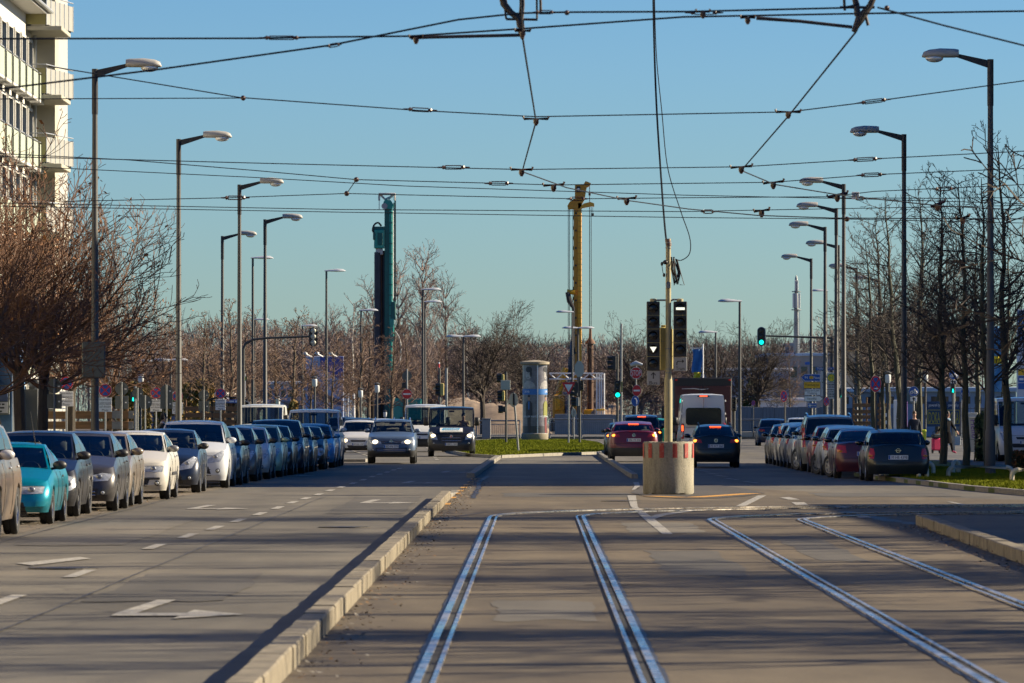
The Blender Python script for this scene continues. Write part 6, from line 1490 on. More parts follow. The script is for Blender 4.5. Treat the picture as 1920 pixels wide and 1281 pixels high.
def board(poly, mat, edge, texts, nm='sign_board'):
    m = MB(); pl = [(xx(a), zz(b)) for a, b in poly]; cx = sum(p[0] for p in pl) / len(pl); cz = sum(p[1] for p in pl) / len(pl); m.prism(pl, -.10, -.09, edge, (0, 0, 0), SIGNBACK); m.prism([(cx + (x - cx) * .97, cz + (z - cz) * .91) for x, z in pl], -.106, -.10, mat)
    for tx, px, py, h, w, mt in texts: m.text(tx, h * s, (xx(px), -.11, zz(py)), mt, w=w * s)
    return m.build(nm, t, None)
board([(1501.5, 708), (1509, 715), (1538, 715), (1538, 701.5), (1509, 701.5)], SIGNBLUE, SIGNWHITE, [('Passau', 1531.5, 708, 4.6, 12, SIGNWHITE), ('94', 1511.5, 708, 4.4, 6, SIGNWHITE)])
m = MB(); m.prism(rrect(7 * s, 5.5 * s, 1.5 * s), -.113, -.108, SIGNYEL, (xx(1521), 0, zz(708))); m.text('12', 3.6 * s, (xx(1521), -.116, zz(708)), INK); m.build('road_number', t, None)
board([(1507, 728.5), (1538, 728.5), (1538, 716.5), (1507, 716.5)], SIGNYEL, INK, [('Wasserburg', 1518.5, 722.3, 4.2, 19, INK), ('304', 1532, 722.3, 4, 6, INK)])
board([(1508, 741.5), (1538, 741.5), (1538, 729.5), (1508, 729.5)], SIGNWHITE, INK, [('Berg-am-Laim', 1522.5, 732.8, 4.0, 26, INK), ('Trudering', 1522.5, 737.8, 4.0, 18, INK)])
board([(1508, 753), (1537, 753), (1542.5, 747.8), (1537, 742.8), (1508, 742.8)], SIGNWHITE, INK, [('Wertstoffhof', 1522, 747.8, 4.0, 18, INK)])
board([(1514.5, 765), (1531, 765), (1531, 756), (1514.5, 756)], SIGNBLUE, SIGNWHITE, [])
m = MB(); m.prism([(xx(1515.5), zz(760.5)), (xx(1519.5), zz(764)), (xx(1519.5), zz(761.5)), (xx(1529.5), zz(761.5)), (xx(1529.5), zz(759.5)), (xx(1519.5), zz(759.5)), (xx(1519.5), zz(757))], -.112, -.106, SIGNWHITE); m.text('Einbahnstraße', 1.6 * s, (xx(1524.5), -.114, zz(760.5)), INK, w=8 * s); m.build('oneway_arrow', t, None)
d = 296; s = d / F; t = thing('bus_stop_board', 'white bus and tram stop board with a round green and yellow H', 'bus stop sign', (X(1551, d), d, .1)); zz = lambda py: Z(py, d) - .1; xx = lambda px: (px - 1551) * s
m = MB(); m.tube([(0, 0, 0), (0, 0, zz(697))], .05, GALV, 10); m.build('pole', t, 40)
GRYW = M('board_grey_white', (.42, .43, .45), .5)
m = MB(); m.bbox(xx(1538.5), xx(1548), -.1, -.06, zz(743), zz(696.5), GRYW, .01); m.tube([(xx(1543) + 3.0 * s * math.cos(a), -.105, zz(714) + 3.2 * s * math.sin(a)) for a in [-2.4 + k * .45 for k in range(11)]], .018, INK, 5); m.text('58', 2.4 * s, (xx(1543), -.106, zz(727)), INK); m.build('route_panel', t, None)
m = MB(); m.bbox(xx(1548.4), xx(1569), -.1, -.05, zz(748), zz(698.5), GRYW, .01)
GRN = M('stop_green', (.03, .24, .09), .5); YLW = M('stop_yellow', (.70, .52, .02), .5)
cxh = (xx(1558.5), 0, zz(708.5)); m.prism(circ(7.6 * s, 24), -.106, -.1, GRN, cxh); m.prism(circ(6.2 * s, 24), -.11, -.106, YLW, cxh); m.text('H', 7.4 * s, (cxh[0], -.113, cxh[2]), GRN, w=7 * s)
for py in (721, 726, 731, 735, 739, 744): m.bars((xx(1558), -.102, zz(py)), 15 * s, 1.5 * s, INK, py)
for py in (717.5, 723.5, 741): m.b2(xx(1549), xx(1568.5), -.105, -.1, zz(py) - .01, zz(py) + .01, INK)
m.build('timetable_panel', t, None)
d = 330; t = tag(MB().bbox(X(1529, d), X(1563, d), d - .2, d - .17, Z(694.5, d), Z(689, d), SIGNBLUE, .005).text('Truderinger Str.', .13, (X(1546, d), d - .205, Z(691.8, d)), SIGNWHITE, w=.95).build('street_name_sign', None, None), 'blue street name plate above the stack of direction signs', 'street sign')
d = 420; tag(MB().bbox(X(1509, d), X(1522, d), d - .2, d - .17, Z(684, d), Z(679, d), SIGNBLUE, .005).build('street_name_sign', None, None), 'far small blue name plate on the grey factory front', 'street sign')
d = 235; s = d / F; m = MB(); x0 = X(1518, d); z0 = Z(791, d); m.bbox(-8.4 * s, 8.4 * s, -.03, .03, -8 * s, 8 * s, SIGNRED, .01); m.prism([(-8.2 * s, -4 * s), (-8.2 * s, -7.8 * s), (-4 * s, -7.8 * s), (0, -2 * s), (4 * s, -7.8 * s), (8.2 * s, -7.8 * s), (8.2 * s, -4 * s), (0, 7.8 * s)], -.036, -.03, SIGNWHITE)
m.tube([(0, .02, -8 * s), (0, .02, -z0)], .04, GALV, 8); tag(m.build('chevron_beacon', None, None, (x0, d, z0)), 'red and white chevron board behind the parked row', 'road sign')
for px, py, d, r, lab in ((1788, 703, 250, 9, 'round blue bicycle sign with small arrow plate over the pedestrian light'), (1713, 734, 262, 9.5, 'round blue bicycle sign behind the man in the dark jacket'), (1809, 737, 270, 9.5, 'round blue bicycle sign half hidden by a tree trunk')):
    s = d / F; t = signpost('bicycle_sign', lab, px, d, py - r, 'blue bicycle signs', .1, .05); z = Z(py, d) - .1; o = disc(t, z, r * s, 'blue')
    m = MB()
    for k in (-1, 1): m.tube([(k * .38 * r * s + .27 * r * s * math.cos(a), -.085, z - .2 * r * s + .27 * r * s * math.sin(a)) for a in [2 * PI * j / 12 for j in range(13)]], .018, SIGNWHITE, 4)
    m.tube([(-.38 * r * s, -.085, z - .2 * r * s), (-.1 * r * s, -.085, z + .25 * r * s), (.25 * r * s, -.085, z + .2 * r * s), (0, -.085, z - .2 * r * s), (-.38 * r * s, -.085, z - .2 * r * s)], .016, SIGNWHITE, 4); m.tube([(.38 * r * s, -.085, z - .2 * r * s), (.22 * r * s, -.085, z + .42 * r * s)], .016, SIGNWHITE, 4); m.build('bicycle_symbol', o, None)
    if px != 1809:
        m = MB(); m.bbox(-.65 * r * s, .65 * r * s, -.07, -.055, z - 1.95 * r * s, z - 1.12 * r * s, SIGNWHITE, .004)
        for q, dy in (((-.25, 1), (.25, -1)) if px == 1788 else ((0, 1),)): m.prism([(-.03, -.08 * dy), (.03, -.08 * dy), (.03, .02 * dy), (.09, .02 * dy), (0, .1 * dy), (-.09, .02 * dy), (-.03, .02 * dy)][::dy], -.075, -.07, INK, (q * r * s, 0, z - 1.55 * r * s))
        m.build('arrow_plate', t, None)
# hoops on the verge
HOOP = M('hoop_grey', (.52, .46, .34), .5, .2, var=.15)
for k, (xa, xb, py, top, d, lab) in enumerate(((1652.5, 1663, 895, 868.5, 150, 'narrow low tube hoop nearest the no-stopping post'), (1697, 1750, 893, 868, 154, 'wide low tube hoop behind the narrow ones'), (1722.5, 1738.5, 901, 875, 146, 'narrow low tube hoop in front of the wide one'), (1778, 1898, 901, 876, 147, 'longest low tube barrier around the lamp foot'), (1787.5, 1798, 895, 866, 156, 'narrow low hoop with a sunlit edge behind the long barrier'), (1897.5, 1960, 912, 881, 138, 'low tube barrier cut by the right picture edge'))):
    x0, x1 = X(xa, d), X(xb, d); h = Z(top, d) - .1; r = min(.16, (x1 - x0) * .4); dy = .6 if k in (0, 2, 4) else 0
    pts = [(x0, d, .06)] + [(x0 + r - r * math.cos(a), d + dy * .1 * a, .1 + h - r + r * math.sin(a)) for a in [PI / 2 * j / 6 for j in range(7)]] + [(x1 - r + r * math.sin(a), d + dy * .3, .1 + h - r + r * math.cos(a)) for a in [PI / 2 * j / 6 for j in range(7)]] + [(x1, d + dy * .3, .06)]
    m = MB(); m.tube(pts, .062, HOOP, 10); tag(m.build('tube_barrier', None, 60), lab, 'barrier', 'low tube barriers on the verge')
vsig('small traffic signal at the right edge of the lorry', 1376, 236, 752, [(1376, 744, 771, 9, 0, 'front', None, SIGBLK)])
d = 104; m = MB(); m.bbox(X(1597, d), X(1611, d), d - .02, d + .01, Z(374, d), Z(360, d), SIGNWHITE, .004); m.text('000', .07, (X(1604, d), d - .024, Z(366, d)), INK, w=.10); tag(m.build('wire_plate', None, None), 'small white plate hanging on the overhead wires beside the third right lamp', 'sign')
# ------------------------------------------------------------------ apartment block on the left
WALLW = M('render_white', (.52, .51, .475), .8, var=.05, scale=1.5); WALLY = M('render_yellow', (.36, .34, .27), .8, var=.06, scale=1.5); WALLG = M('render_grey', (.34, .34, .32), .8, var=.08, scale=1.5)
PANEL = M('balcony_panel', (.27, .265, .24), .6, var=.06, scale=2); PANELG = M('balcony_mesh_green', (.34, .38, .30), .6, var=.1, scale=6); WINDK = M('window_dark', (.03, .038, .045), .08, spec=.6); ALU = M('aluminium', (.5, .52, .54), .4, .7); SHUT = M('roller_shutter', (.52, .50, .45), .6); CORN = M('gutter_zinc', (.40, .41, .41), .4, .6)
ROOFT = M('roof_dark', (.10, .08, .07), .8, var=.2)
ap = thing('apartment_building', 'tall pale apartment block with stacked balconies at the left edge', 'building', (-19.7, 225, .1))
m = MB(); m.b2(-13, 0, -45, 2.2, 0, 17.9, WALLW); m.b2(-13, -.3, 2.2, 14, 0, 23.5, WALLG); m.b2(-.3, .80, 4.4, 6.2, 0, 23.4, WALLY); m.b2(-.3, .55, 5.9, 14, 0, 23.4, WALLG); m.build('wall', ap, None)  # grey camera-facing walls: shade on the yellow render, put into the colour
m = MB(); m.b2(-13.4, .85, -45.5, 2.5, 17.9, 18.05, WALLW); m.add([(.9, -45.5, 18.05), (.9, 2.6, 18.05), (-6, 2.6, 21.5), (-6, -45.5, 21.5)], [(0, 1, 2, 3)], ROOFT); m.build('roof', ap, None)
m = MB(); m.tube([(.95, -45, 18.05), (.95, 2.6, 18.05), (.9, 2.7, 17.8), (.1, 2.9, 17.3), (.1, 2.9, 0)], .085, CORN, 8); m.build('gutter', ap, 40)
m = MB(); m.b2(-13.4, .3, 2.2, 14.3, 23.5, 23.7, WALLW); m.build('roof', ap, None)
FL = [.4 + 2.8 * k for k in range(8)]
for k, z in enumerate(FL):
    for j in range(8):   # bays of the street face with tall windows and french balconies
        y = 1.6 - 2.95 * j - 1.3
        if z > 15: continue
        m = MB(); m.b2(-.06, .02, y - .95, y + .95, z + .05, z + 2.4, WINDK); m.build('window', ap, None)
        m = MB(); 
        for yy in (y - 1.0, y, y + 1.0): m.b2(-.02, .16 if yy != y else .06, yy - .07, yy + .07, z, z + 2.45, WALLW)
        m.b2(-.02, .14, y - 1.05, y + 1.05, z + 2.40, z + 2.52, WALLW); m.build('window_frame', ap, None)
        m = MB(); m.bbox(.18, .62, y - 1.02, y + .98, z - .12, z + .02, WALLW, .02); m.b2(.58, .62, y - 1.0, y + .96, z + .02, z + 1.0, PANELG); m.b2(.2, .6, y + .92, y + .96, z + .02, z + 1.0, PANELG); m.b2(.2, .6, y - 1.0, y - .96, z + .02, z + 1.0, PANELG); m.tube([(.2, y - .98, z + 1.08), (.6, y - .98, z + 1.08), (.6, y + .94, z + 1.08), (.2, y + .94, z + 1.08)], .025, ALU, 6); m.build('french_balcony', ap, None)
    zb = 12.0 - .1 + (k - 4) * 2.79
    if zb < .3: continue
    m = MB(); ya, yb = -.2, 4.3
    m.bbox(-.3, 1.45, ya, yb, zb - .24, zb - .06, WALLY, .02); 
    b = m.build('balcony', ap, None)
    m = MB(); n = 6
    m.add([(.82, ya, zb), (1.55, yb, zb), (1.55, yb, zb + 1.02), (.82, ya, zb + 1.02), (.78, ya + .02, zb), (1.51, yb, zb), (1.51, yb, zb + 1.02), (.78, ya + .02, zb + 1.02)], [(0, 1, 2, 3), (5, 4, 7, 6), (3, 2, 6, 7), (0, 4, 5, 1)], PANEL)
    m.add([(-.2, ya - .02, zb), (.80, ya - .02, zb), (.80, ya - .02, zb + 1.02), (-.2, ya - .02, zb + 1.02)], [(0, 1, 2, 3)], M('balcony_glass_yellow', (.28, .25, .10), .15, spec=.6))
    for j in range(n + 1): t = j / n; m.tube([(lerp(.83, 1.56, t), lerp(ya, yb, t), zb - .02), (lerp(.83, 1.56, t), lerp(ya, yb, t), zb + 1.04)], .022, ALU, 5)
    for j in range(n): t = (j + .5) / n; m.b2(lerp(.7, 1.3, t), lerp(.86, 1.56, t), lerp(ya, yb, t) - .12, lerp(ya, yb, t) + .12, zb - .06, zb - .0, DARKMET)
    m.tube([(.0, ya, zb + 1.17), (.80, ya, zb + 1.17), (1.55, yb, zb + 1.17)], .025, ALU, 6); m.build('balcony_railing', b, None)
    m = MB(); m.b2(-.31, -.28, .8, 2.0, zb + .1, zb + 2.3, WINDK); m.build('window', ap, None)
    m = MB(); m.b2(-.30, -.26, .1, .8, zb + .1, zb + 2.35, SHUT); m.build('shutter', ap, None)
# blue shop at its foot
d = 205; t = thing('shop_front', 'blue shop front with a hanging notice panel at the left edge', 'building', (X(20, d), d, .1))
BLW = M('shop_blue', (.05, .13, .26), .6, var=.1)
m = MB(); m.b2(-3, 0, .5, 6, 0, 4.2, BLW); m.b2(.02, .12, .42, .52, 0, 4.0, WHITEP); m.b2(.95, 1.05, .45, .52, 0, 4.0, WHITEP); m.build('wall', t, None)
m = MB(); m.b2(.12, .95, 1.2, 1.25, .1, 2.6, WINDK); m.build('door', t, None)
m = MB(); m.bbox(-1.0, -.05, .1, .2, 1.65, 2.75, SIGNBACK, .02); m.bbox(-.95, -.12, .06, .1, 2.15, 2.7, M('panel_navy', (.02, .05, .14), .5), .01); m.b2(-.95, -.12, .055, .1, 1.72, 2.12, GRYW); m.prism(circ(.16, 12), .04, .06, M('crest_gold', (.3, .2, .03), .5), (-.53, 0, 2.45))
for k in range(3): m.bars((-.53, .055, 2.04 - .13 * k), .6, .06, INK, k)
m.build('notice_panel', t, None)
# board fences at the left
PLANK = M('fence_board', (.20, .105, .045), .8, var=.35, scale=2.5, stretch=(.3, 1, 4)); PLANKG = M('fence_board_grey', (.20, .20, .20), .8, var=.25, scale=3)
def board_fence(label, xa, xb, d, tops, h, posts, grey=()):
    x0, x1 = X(xa, d), X(xb, d); t = thing('board_fence', label, 'fence', ((x0 + x1) / 2, d, .1)); w = x1 - x0; s = d / F
    for py in tops:
        m = MB(); z1 = Z(py, d) - .1; n = max(2, int(w / 2.2))
        for k in range(n): 
            a = -w / 2 + w * k / n; b = a + w / n - .02; dz = rnd.uniform(-.02, .02); m.bbox(a, b, -.03, .0, z1 - h * s + dz, z1 + dz, PLANK, .008)
        for ga, gb in grey: m.bbox(X(ga, d) - (x0 + x1) / 2, X(gb, d) - (x0 + x1) / 2, -.042, -.031, z1 - h * s, z1, PLANKG, .006)
        m.build('board', t, None)
    m = MB()
    for px in posts: xx_ = X(px, d) - (x0 + x1) / 2; m.bbox(xx_ - .05, xx_ + .05, .005, .10, 0, Z(tops[0] - 12, d) - .1, PLANK, .01)
    m.build('posts', t, None); return t
board_fence('brown board fence with grey patched ends behind the left signs', 27, 250, 215, (770.5, 790.5, 810), 14.5, (30, 48, 64, 207, 222, 238), ((210, 227), (241, 250)))
board_fence('brown board fence left of the white panel van', 346, 452, 268, (762, 774, 787), 9, (348, 385, 420, 450))
board_fence('dark board fence at the right behind the parked row', 1598, 1668, 330, (757, 768, 779, 790), 7, (1600, 1625, 1650))
d = 328; t = thing('striped_post', 'black and white chequered post at the end of the right board fence', 'post', (X(1662, d), d, .1)); m = MB()
for k in range(9): m.b2(-.12, .12, -.1, .1, .22 * k, .22 * k + .21, SIGNWHITE if k % 2 else INK)
m.build('post', t, None); m = MB(); m.lathe([(.14, 1.98), (.10, 2.06), (.02, 2.08)], (0, 0, 0), INK, 8); m.build('cap', t, 40)
# grey hoarding and concrete wall at the back
HOARD = M('hoarding_grey', (.16, .17, .18), .7, var=.25, scale=1.2, stretch=(6, 1, .4)); CONCW = M('concrete_wall', (.26, .25, .24), .85, var=.15, scale=1)
def wallthing(label, xa, xb, d, top, mat, name='wall', cat='wall', joints=2.4, th=.2):
    x0, x1 = X(xa, d), X(xb, d); h = Z(top, d) - .1; t = thing(name, label, cat, ((x0 + x1) / 2, d, .1)); n = max(1, int((x1 - x0) / joints)); w = x1 - x0
    for_m = MB()
    for k in range(n): for_m.bbox(-w / 2 + w * k / n + .015, -w / 2 + w * (k + 1) / n - .015, 0, th, 0, h + rnd.uniform(-.03, .03), mat, .02)
    for_m.build('panels', t, None); m = MB(); m.b2(-w / 2, w / 2, th * .2, th * .8, 0, h * .98, mat); m.build('core', t, None); return t
wallthing('grey timber hoarding behind the right traffic', 1366, 1645, 450, 763, HOARD, 'hoarding', 'fence', .9)
wallthing('long low concrete wall behind the bridge railing', 1040, 1366, 462, 777, CONCW)
wallthing('pale concrete parapet right of the lorry', 1350, 1432, 400, 809, M('parapet_pale', (.42, .38, .30), .8, var=.1), 'parapet', 'wall', 3)
def railing(label, xa, xb, d, top, bot, mat=GALV, gap=.14):
    x0, x1 = X(xa, d), X(xb, d); w = x1 - x0; z1 = Z(top, d) - .1; z0 = max(.12, Z(bot, d) - .1); t = thing('bridge_railing', label, 'railing', ((x0 + x1) / 2, d, .1)); 
    m = MB(); m.tube([(-w / 2, 0, z1), (w / 2, 0, z1)], .055, mat, 8); m.b2(-w / 2, w / 2, -.02, .02, z1 - .28, z1 - .23, mat); m.b2(-w / 2, w / 2, -.02, .02, z0, z0 + .05, mat); m.build('rails', t, None)
    m = MB(); n = int(w / gap)
    for k in range(n): x = -w / 2 + w * k / n; m.b2(x - .018, x + .018, -.015, .015, z0, z1 - .25, mat)
    tag(m.build('bars', t, None), kind='stuff')
    n = int(w / 2.2)
    for k in range(n + 1): x = -w / 2 + w * k / n; m = MB(); m.tube([(x, 0, 0), (x, 0, z1)], .05, mat, 8); m.build('post', t, 40)
    return t
railing('galvanised bridge railing left of the advertising column', 893, 975, 395, 789, 817)
railing('galvanised bridge railing between advertising column and dark red estate', 1031, 1150, 395, 786, 815)
railing('galvanised bridge railing right of the lorry', 1372, 1430, 398, 787, 806)
for k, px in enumerate((911, 1012)):
    pass
d = 380; m = MB(); m.bbox(-.3, .3, 0, .4, 0, 1.35, CONCW, .03); m.bbox(-.33, .33, -.03, .43, 1.35, 1.42, CONCW, .01); tag(m.build('concrete_pillar', None, 30, (X(912, d), d, .1)), 'stubby concrete pillar in the railing right of the dark van', 'pillar')
# earth mounds
def mound(label, xa, xb, d, top, seed, mat):
    r = np.random.default_rng(seed); x0, x1 = X(xa, d), X(xb, d); n = 46; k = 14; vs = []; H = Z(top, d)
    for i in range(n):
        for j in range(k):
            u = i / (n - 1); v = j / (k - 1); env = min(1, 1.7 * math.sin(PI * u)) * min(1, 1.3 * math.sin(PI * v)); vs.append((lerp(x0, x1, u), d + (v - .5) * 26, -.05 + H * env * (1 + .22 * math.sin(u * 9 + seed) * math.cos(v * 5)) + float(r.normal(0, .05)) * env))
    m = MB(); m.add(vs, [(i * k + j, (i + 1) * k + j, (i + 1) * k + j + 1, i * k + j + 1) for i in range(n - 1) for j in range(k - 1)], mat); return tag(m.build('earth_mound', None, 180), label, 'earth heap')
SOIL = M('soil_light', (.22, .16, .11), .95, var=.3, scale=.8, bump=.5)
mound('sunlit heap of pale soil behind the railing left of the advertising column', 790, 1035, 540, 757, 2, SOIL); mound('low heap of soil and scrub behind the yellow machine', 1095, 1180, 560, 766, 5, M('soil_scrub', (.20, .13, .08), .95, var=.4, scale=1.2, bump=.5)); mound('long low heap of soil behind the dark van', 780, 900, 600, 760, 7, SOIL)
# ------------------------------------------------------------------ advertising column
d = 364.0; R_ = .80; lit = thing('advertising_column', 'round advertising column with two posters and a stone cap on the grass island', 'advertising column', (X(1003, d), d + .8, .09))
STONE = M('column_stone', (.24, .205, .15), .85, var=.15, scale=3); s = d / F; zc = lambda py: Z(py, d) - .09
m = MB(); m.lathe([(.84, 0), (.88, .05), (.88, .42), (.80, .46)], (0, 0, 0), STONE, 40); m.build('base', lit, 40)
m = MB(); m.lathe([(.80, .44), (.80, zc(684))], (0, 0, 0), M('column_core', (.35, .35, .36), .6), 44); m.build('core', lit, 40)
m = MB(); m.lathe([(.80, 0), (.96, .05), (.96, .20), (.60, .28), (.15, .33), (.0, .34)], (0, 0, zc(684.5)), STONE, 40); m.build('cap', lit, 40)
def pm(name, a, b, sc=2.2):
    if name in MATS: return MATS[name]
    m_, nt, bb = newmat(name); n = noise_node(nt, sc, 5, .7); nt.links.new(ramp(nt, n.outputs['Fac'], [(.3, a), (.7, b)]).outputs[0], bb.inputs['Base Color']); bb.inputs['Roughness'].default_value = .35; bb.inputs['Coat Weight'].default_value = .3; return m_
POSTER = pm('poster_grey_lilac', (.06, .06, .085), (.21, .20, .22)); PGREY = pm('poster_skin_grey', (.20, .19, .19), (.42, .40, .39), 6); PHAIR = M('poster_black', (.02, .02, .025), .4); PSUIT = M('poster_suit', (.028, .026, .03), .4); PBLUE = M('poster_blue', (.03, .15, .42), .4); PWHITE = M('poster_white', (.62, .66, .75), .4); PSKIN = M('poster_skin', (.34, .20, .14), .4); PYEL = M('poster_yellow', (.20, .20, .04), .4); PRED = M('poster_trousers', (.16, .03, .03), .4)
def cyl(mb, poly, mat, k):
    ol = []
    for (a, b), (c, e) in zip(poly, poly[1:] + poly[:1]):
        for q in range(6): ol.append((lerp(a, c, q / 6), lerp(b, e, q / 6)))
    cu = sum(p[0] for p in ol) / len(ol); cv = sum(p[1] for p in ol) / len(ol); rr = R_ + .006 * k; n = len(ol); vs = []
    for lv in (1, .66, .33): vs += [(rr * math.sin(cu + (u - cu) * lv), -rr * math.cos(cu + (u - cu) * lv), cv + (v - cv) * lv) for u, v in ol]
    vs.append((rr * math.sin(cu), -rr * math.cos(cu), cv)); mb.add(vs, [(l * n + i, l * n + (i + 1) % n, l * n + n + (i + 1) % n, l * n + n + i) for l in (0, 1) for i in range(n)] + [(2 * n + i, 2 * n + (i + 1) % n, 3 * n) for i in range(n)], mat)
def cylrect(mb, u0, u1, z0, z1, mat, k): 
    n = 14; rr = R_ + .006 * k; vs = []
    for i in range(n + 1): u = lerp(u0, u1, i / n); vs += [(rr * math.sin(u), -rr * math.cos(u), z0), (rr * math.sin(u), -rr * math.cos(u), z1)]
    mb.add(vs, [(2 * i, 2 * i + 2, 2 * i + 3, 2 * i + 1) for i in range(n)], mat)
def cyltext(mb, tx, u, z, h, w, mat, k):
    v, f = text_mesh(tx); xs = [q[0] for q in v]; mx = (min(xs) + max(xs)) / 2; sc = w / (max(xs) - min(xs)); rr = R_ + .006 * k; mb.add([(rr * math.sin(u + (q[0] - mx) * sc / R_), -rr * math.cos(u + (q[0] - mx) * sc / R_), z + (q[1] - .35) * h / .7) for q in v], f, mat)
def ell(cu, cz, ru, rz, n=14): return [(cu + ru * math.cos(2 * PI * i / n), cz + rz * math.sin(2 * PI * i / n)) for i in range(n)]
for u0, u1, dark in ((-1.62, .185, True), (.245, 2.0, False)):
    m = MB(); cylrect(m, u0, u1, zc(823), zc(684), POSTER, 1); cylrect(m, u0, u1, zc(817), zc(799), M('poster_floor', (.04, .04, .045), .4), 2); cylrect(m, u0, u1, zc(740), zc(729.5), PBLUE, 3)
    cu = -.55 if dark else 1.02; sx_ = .16
    # large portrait above, small full figure below
    cyl(m, [(cu - .62, zc(729)), (cu + .62, zc(729)), (cu + .5, zc(719)), (cu + .16, zc(714)), (cu - .16, zc(714)), (cu - .5, zc(719))], PGREY, 2); cyl(m, ell(cu, zc(702), .26, .33), PGREY, 3); cyl(m, ell(cu + .03, zc(693), .30, .20), PHAIR, 4); cyl(m, ell(cu + .22, zc(700), .09, .25), PHAIR, 4); cyl(m, ell(cu - .1, zc(701), .035, .02), PHAIR, 5); cyl(m, ell(cu + .06, zc(701), .035, .02), PHAIR, 5); cyl(m, ell(cu - .02, zc(708), .07, .018), PHAIR, 5)
    cu = -.50 if dark else 1.05
    a, b = (PSUIT, PSUIT) if dark else (PYEL, PRED)
    for sg in (-1, 1): cyl(m, [(cu + sg * .02 - .13 * (sg < 0), zc(778)), (cu + sg * .02 + .13 * (sg > 0), zc(778)), (cu + sg * .07 + .08, zc(812)), (cu + sg * .07 - .05, zc(812))][::1], b, 4)
    cyl(m, [(cu - .30, zc(782)), (cu + .30, zc(782)), (cu + .28, zc(757)), (cu + .12, zc(752)), (cu - .12, zc(752)), (cu - .28, zc(757))], a, 5); cyl(m, ell(cu, zc(746.5), .10, .17), PSKIN, 5); cyl(m, ell(cu, zc(743), .11, .08), PHAIR, 6)
    if dark: cyl(m, [(cu - .05, zc(768)), (cu + .05, zc(768)), (cu + .06, zc(753)), (cu - .06, zc(753))], PBLUE, 6)
    cyltext(m, 'HIRMER', cu - .2 if dark else cu + .1, zc(734.5), .16, .42, PWHITE, 5); cyltext(m, 'GROSSER MANN', cu + .05 if dark else cu - .1, zc(781), .11, .95, PWHITE, 7)
    m.build('poster', lit, None)
m = MB(); cylrect(m, .17, .26, zc(823), zc(684), WHITEP, 4); m.build('poster_seam', lit, None)
m = MB(); m.lathe([(.835, zc(822.5)), (.835, zc(816) - .0)][::-1] if False else [(.84, .45), (.84, zc(816.5))], (0, 0, 0), M('column_white_band', (.55, .58, .66), .4), 44, cap=False); m.build('white_band', lit, 40)
# ------------------------------------------------------------------ drilling rigs
RGREEN = M('rig_green', (.0, .25, .20), .4, .1, coat=.3, var=.12); RDARK = M('rig_dark_green', (.006, .10, .085), .45, var=.2); RUST = M('casing_rust', (.10, .05, .028), .8, var=.4, scale=1.2, stretch=(3, 3, .3)); STEELD = M('casing_steel', (.045, .048, .06), .6, .4, var=.25, scale=1); RYEL = M('rig_yellow', (.78, .36, .01), .45, coat=.2, var=.15, scale=1); RYELD = M('rig_dark_yellow', (.55, .24, .012), .5, var=.2)
d = 560; rig = thing('drilling_rig', 'green drilling rig mast with brown casing tubes', 'drilling rig', (X(730, d), d, 0)); s = d / F; xx = lambda px: (px - 730) * s; zz = lambda py: Z(py, d)
m = MB(); m.bbox(xx(721), xx(731), -.3, .5, .5, zz(378), RDARK, .05); m.bbox(xx(730), xx(735.5), -.35, .45, .5, zz(380), RGREEN, .04); m.prism([(xx(719), zz(392)), (xx(736), zz(392)), (xx(738), zz(384)), (xx(733), zz(376)), (xx(722), zz(374)), (xx(719), zz(380))], -.42, .5, RGREEN)  # dark left half, bright right edge: side light put into the paint colours
for k in range(16): z = lerp(zz(690), zz(400), k / 15); m.b2(xx(729.6), xx(735.8), -.37, -.34, z, z + .12, RDARK)
m.build('mast', rig, None)
m = MB(); m.lathe([(.30, -.5), (.30, -.42), (.10, -.42)], (xx(721), 0, zz(387)), M('sheave_grey', (.35, .33, .32), .5), 18, 'y'); m.build('sheave', rig, 40)
HEADG = M('head_grey', (.42, .40, .37), .6, var=.3, scale=2)
m = MB(); m.bbox(xx(710), xx(742), -.2, .2, zz(366), zz(362), HEADG, .03); m.tube([(xx(712), 0, zz(364)), (xx(722), 0, zz(374)), (xx(736), 0, zz(368))], .12, HEADG, 7); m.tube([(xx(738), 0, zz(364)), (xx(728), 0, zz(374))], .12, HEADG, 7)
for px, b in ((711, 393), (740, 384)): m.tube([(xx(px), 0, zz(366)), (xx(px), 0, zz(376)), (xx(px), 0, zz(376.5)), (xx(px), 0, zz(b))], [.12, .12, .04, .04], HEADG, 6)
m.build('crown_head', rig, 40)
m = MB(); m.bbox(xx(701.5), xx(721), -.5, .5, zz(466), zz(431), RGREEN, .06); m.bbox(xx(699.5), xx(704), -.6, .3, zz(450), zz(436), RDARK, .04); m.bbox(xx(708), xx(718), -.56, -.5, zz(460), zz(437), RDARK, .03); m.bbox(xx(700), xx(722), -.3, .3, zz(433), zz(425), RDARK, .05); m.tube(spl([(xx(704), -.3, zz(440)), (xx(699), -.4, zz(432)), (xx(702), -.4, zz(422)), (xx(709), -.3, zz(418)), (xx(715), -.2, zz(424))]), .10, DARKMET, 6); m.build('rotary_drive', rig, None)
m = MB(); m.lathe([(.36, 0), (.36, .4), (.22, .5), (.22, .9)], (xx(711), 0, zz(474)), HEADG, 14); m.bbox(xx(713), xx(718), -.4, .1, zz(478), zz(468), HEADG, .04); m.build('casing_clamp', rig, 40)
m = MB(); m.tube([(xx(708), 0, .2), (xx(708), 0, zz(473))], .34, STEELD, 18); m.tube([(xx(714.2), .15, .2), (xx(714.2), .15, zz(474))], .14, RUST, 14); m.build('casing_tube', rig, 40)
m = MB(); m.tube([(xx(719.5), .35, .2), (xx(719.5), .35, zz(470))], .22, STEELD, 14); m.build('casing_tube', rig, 40)
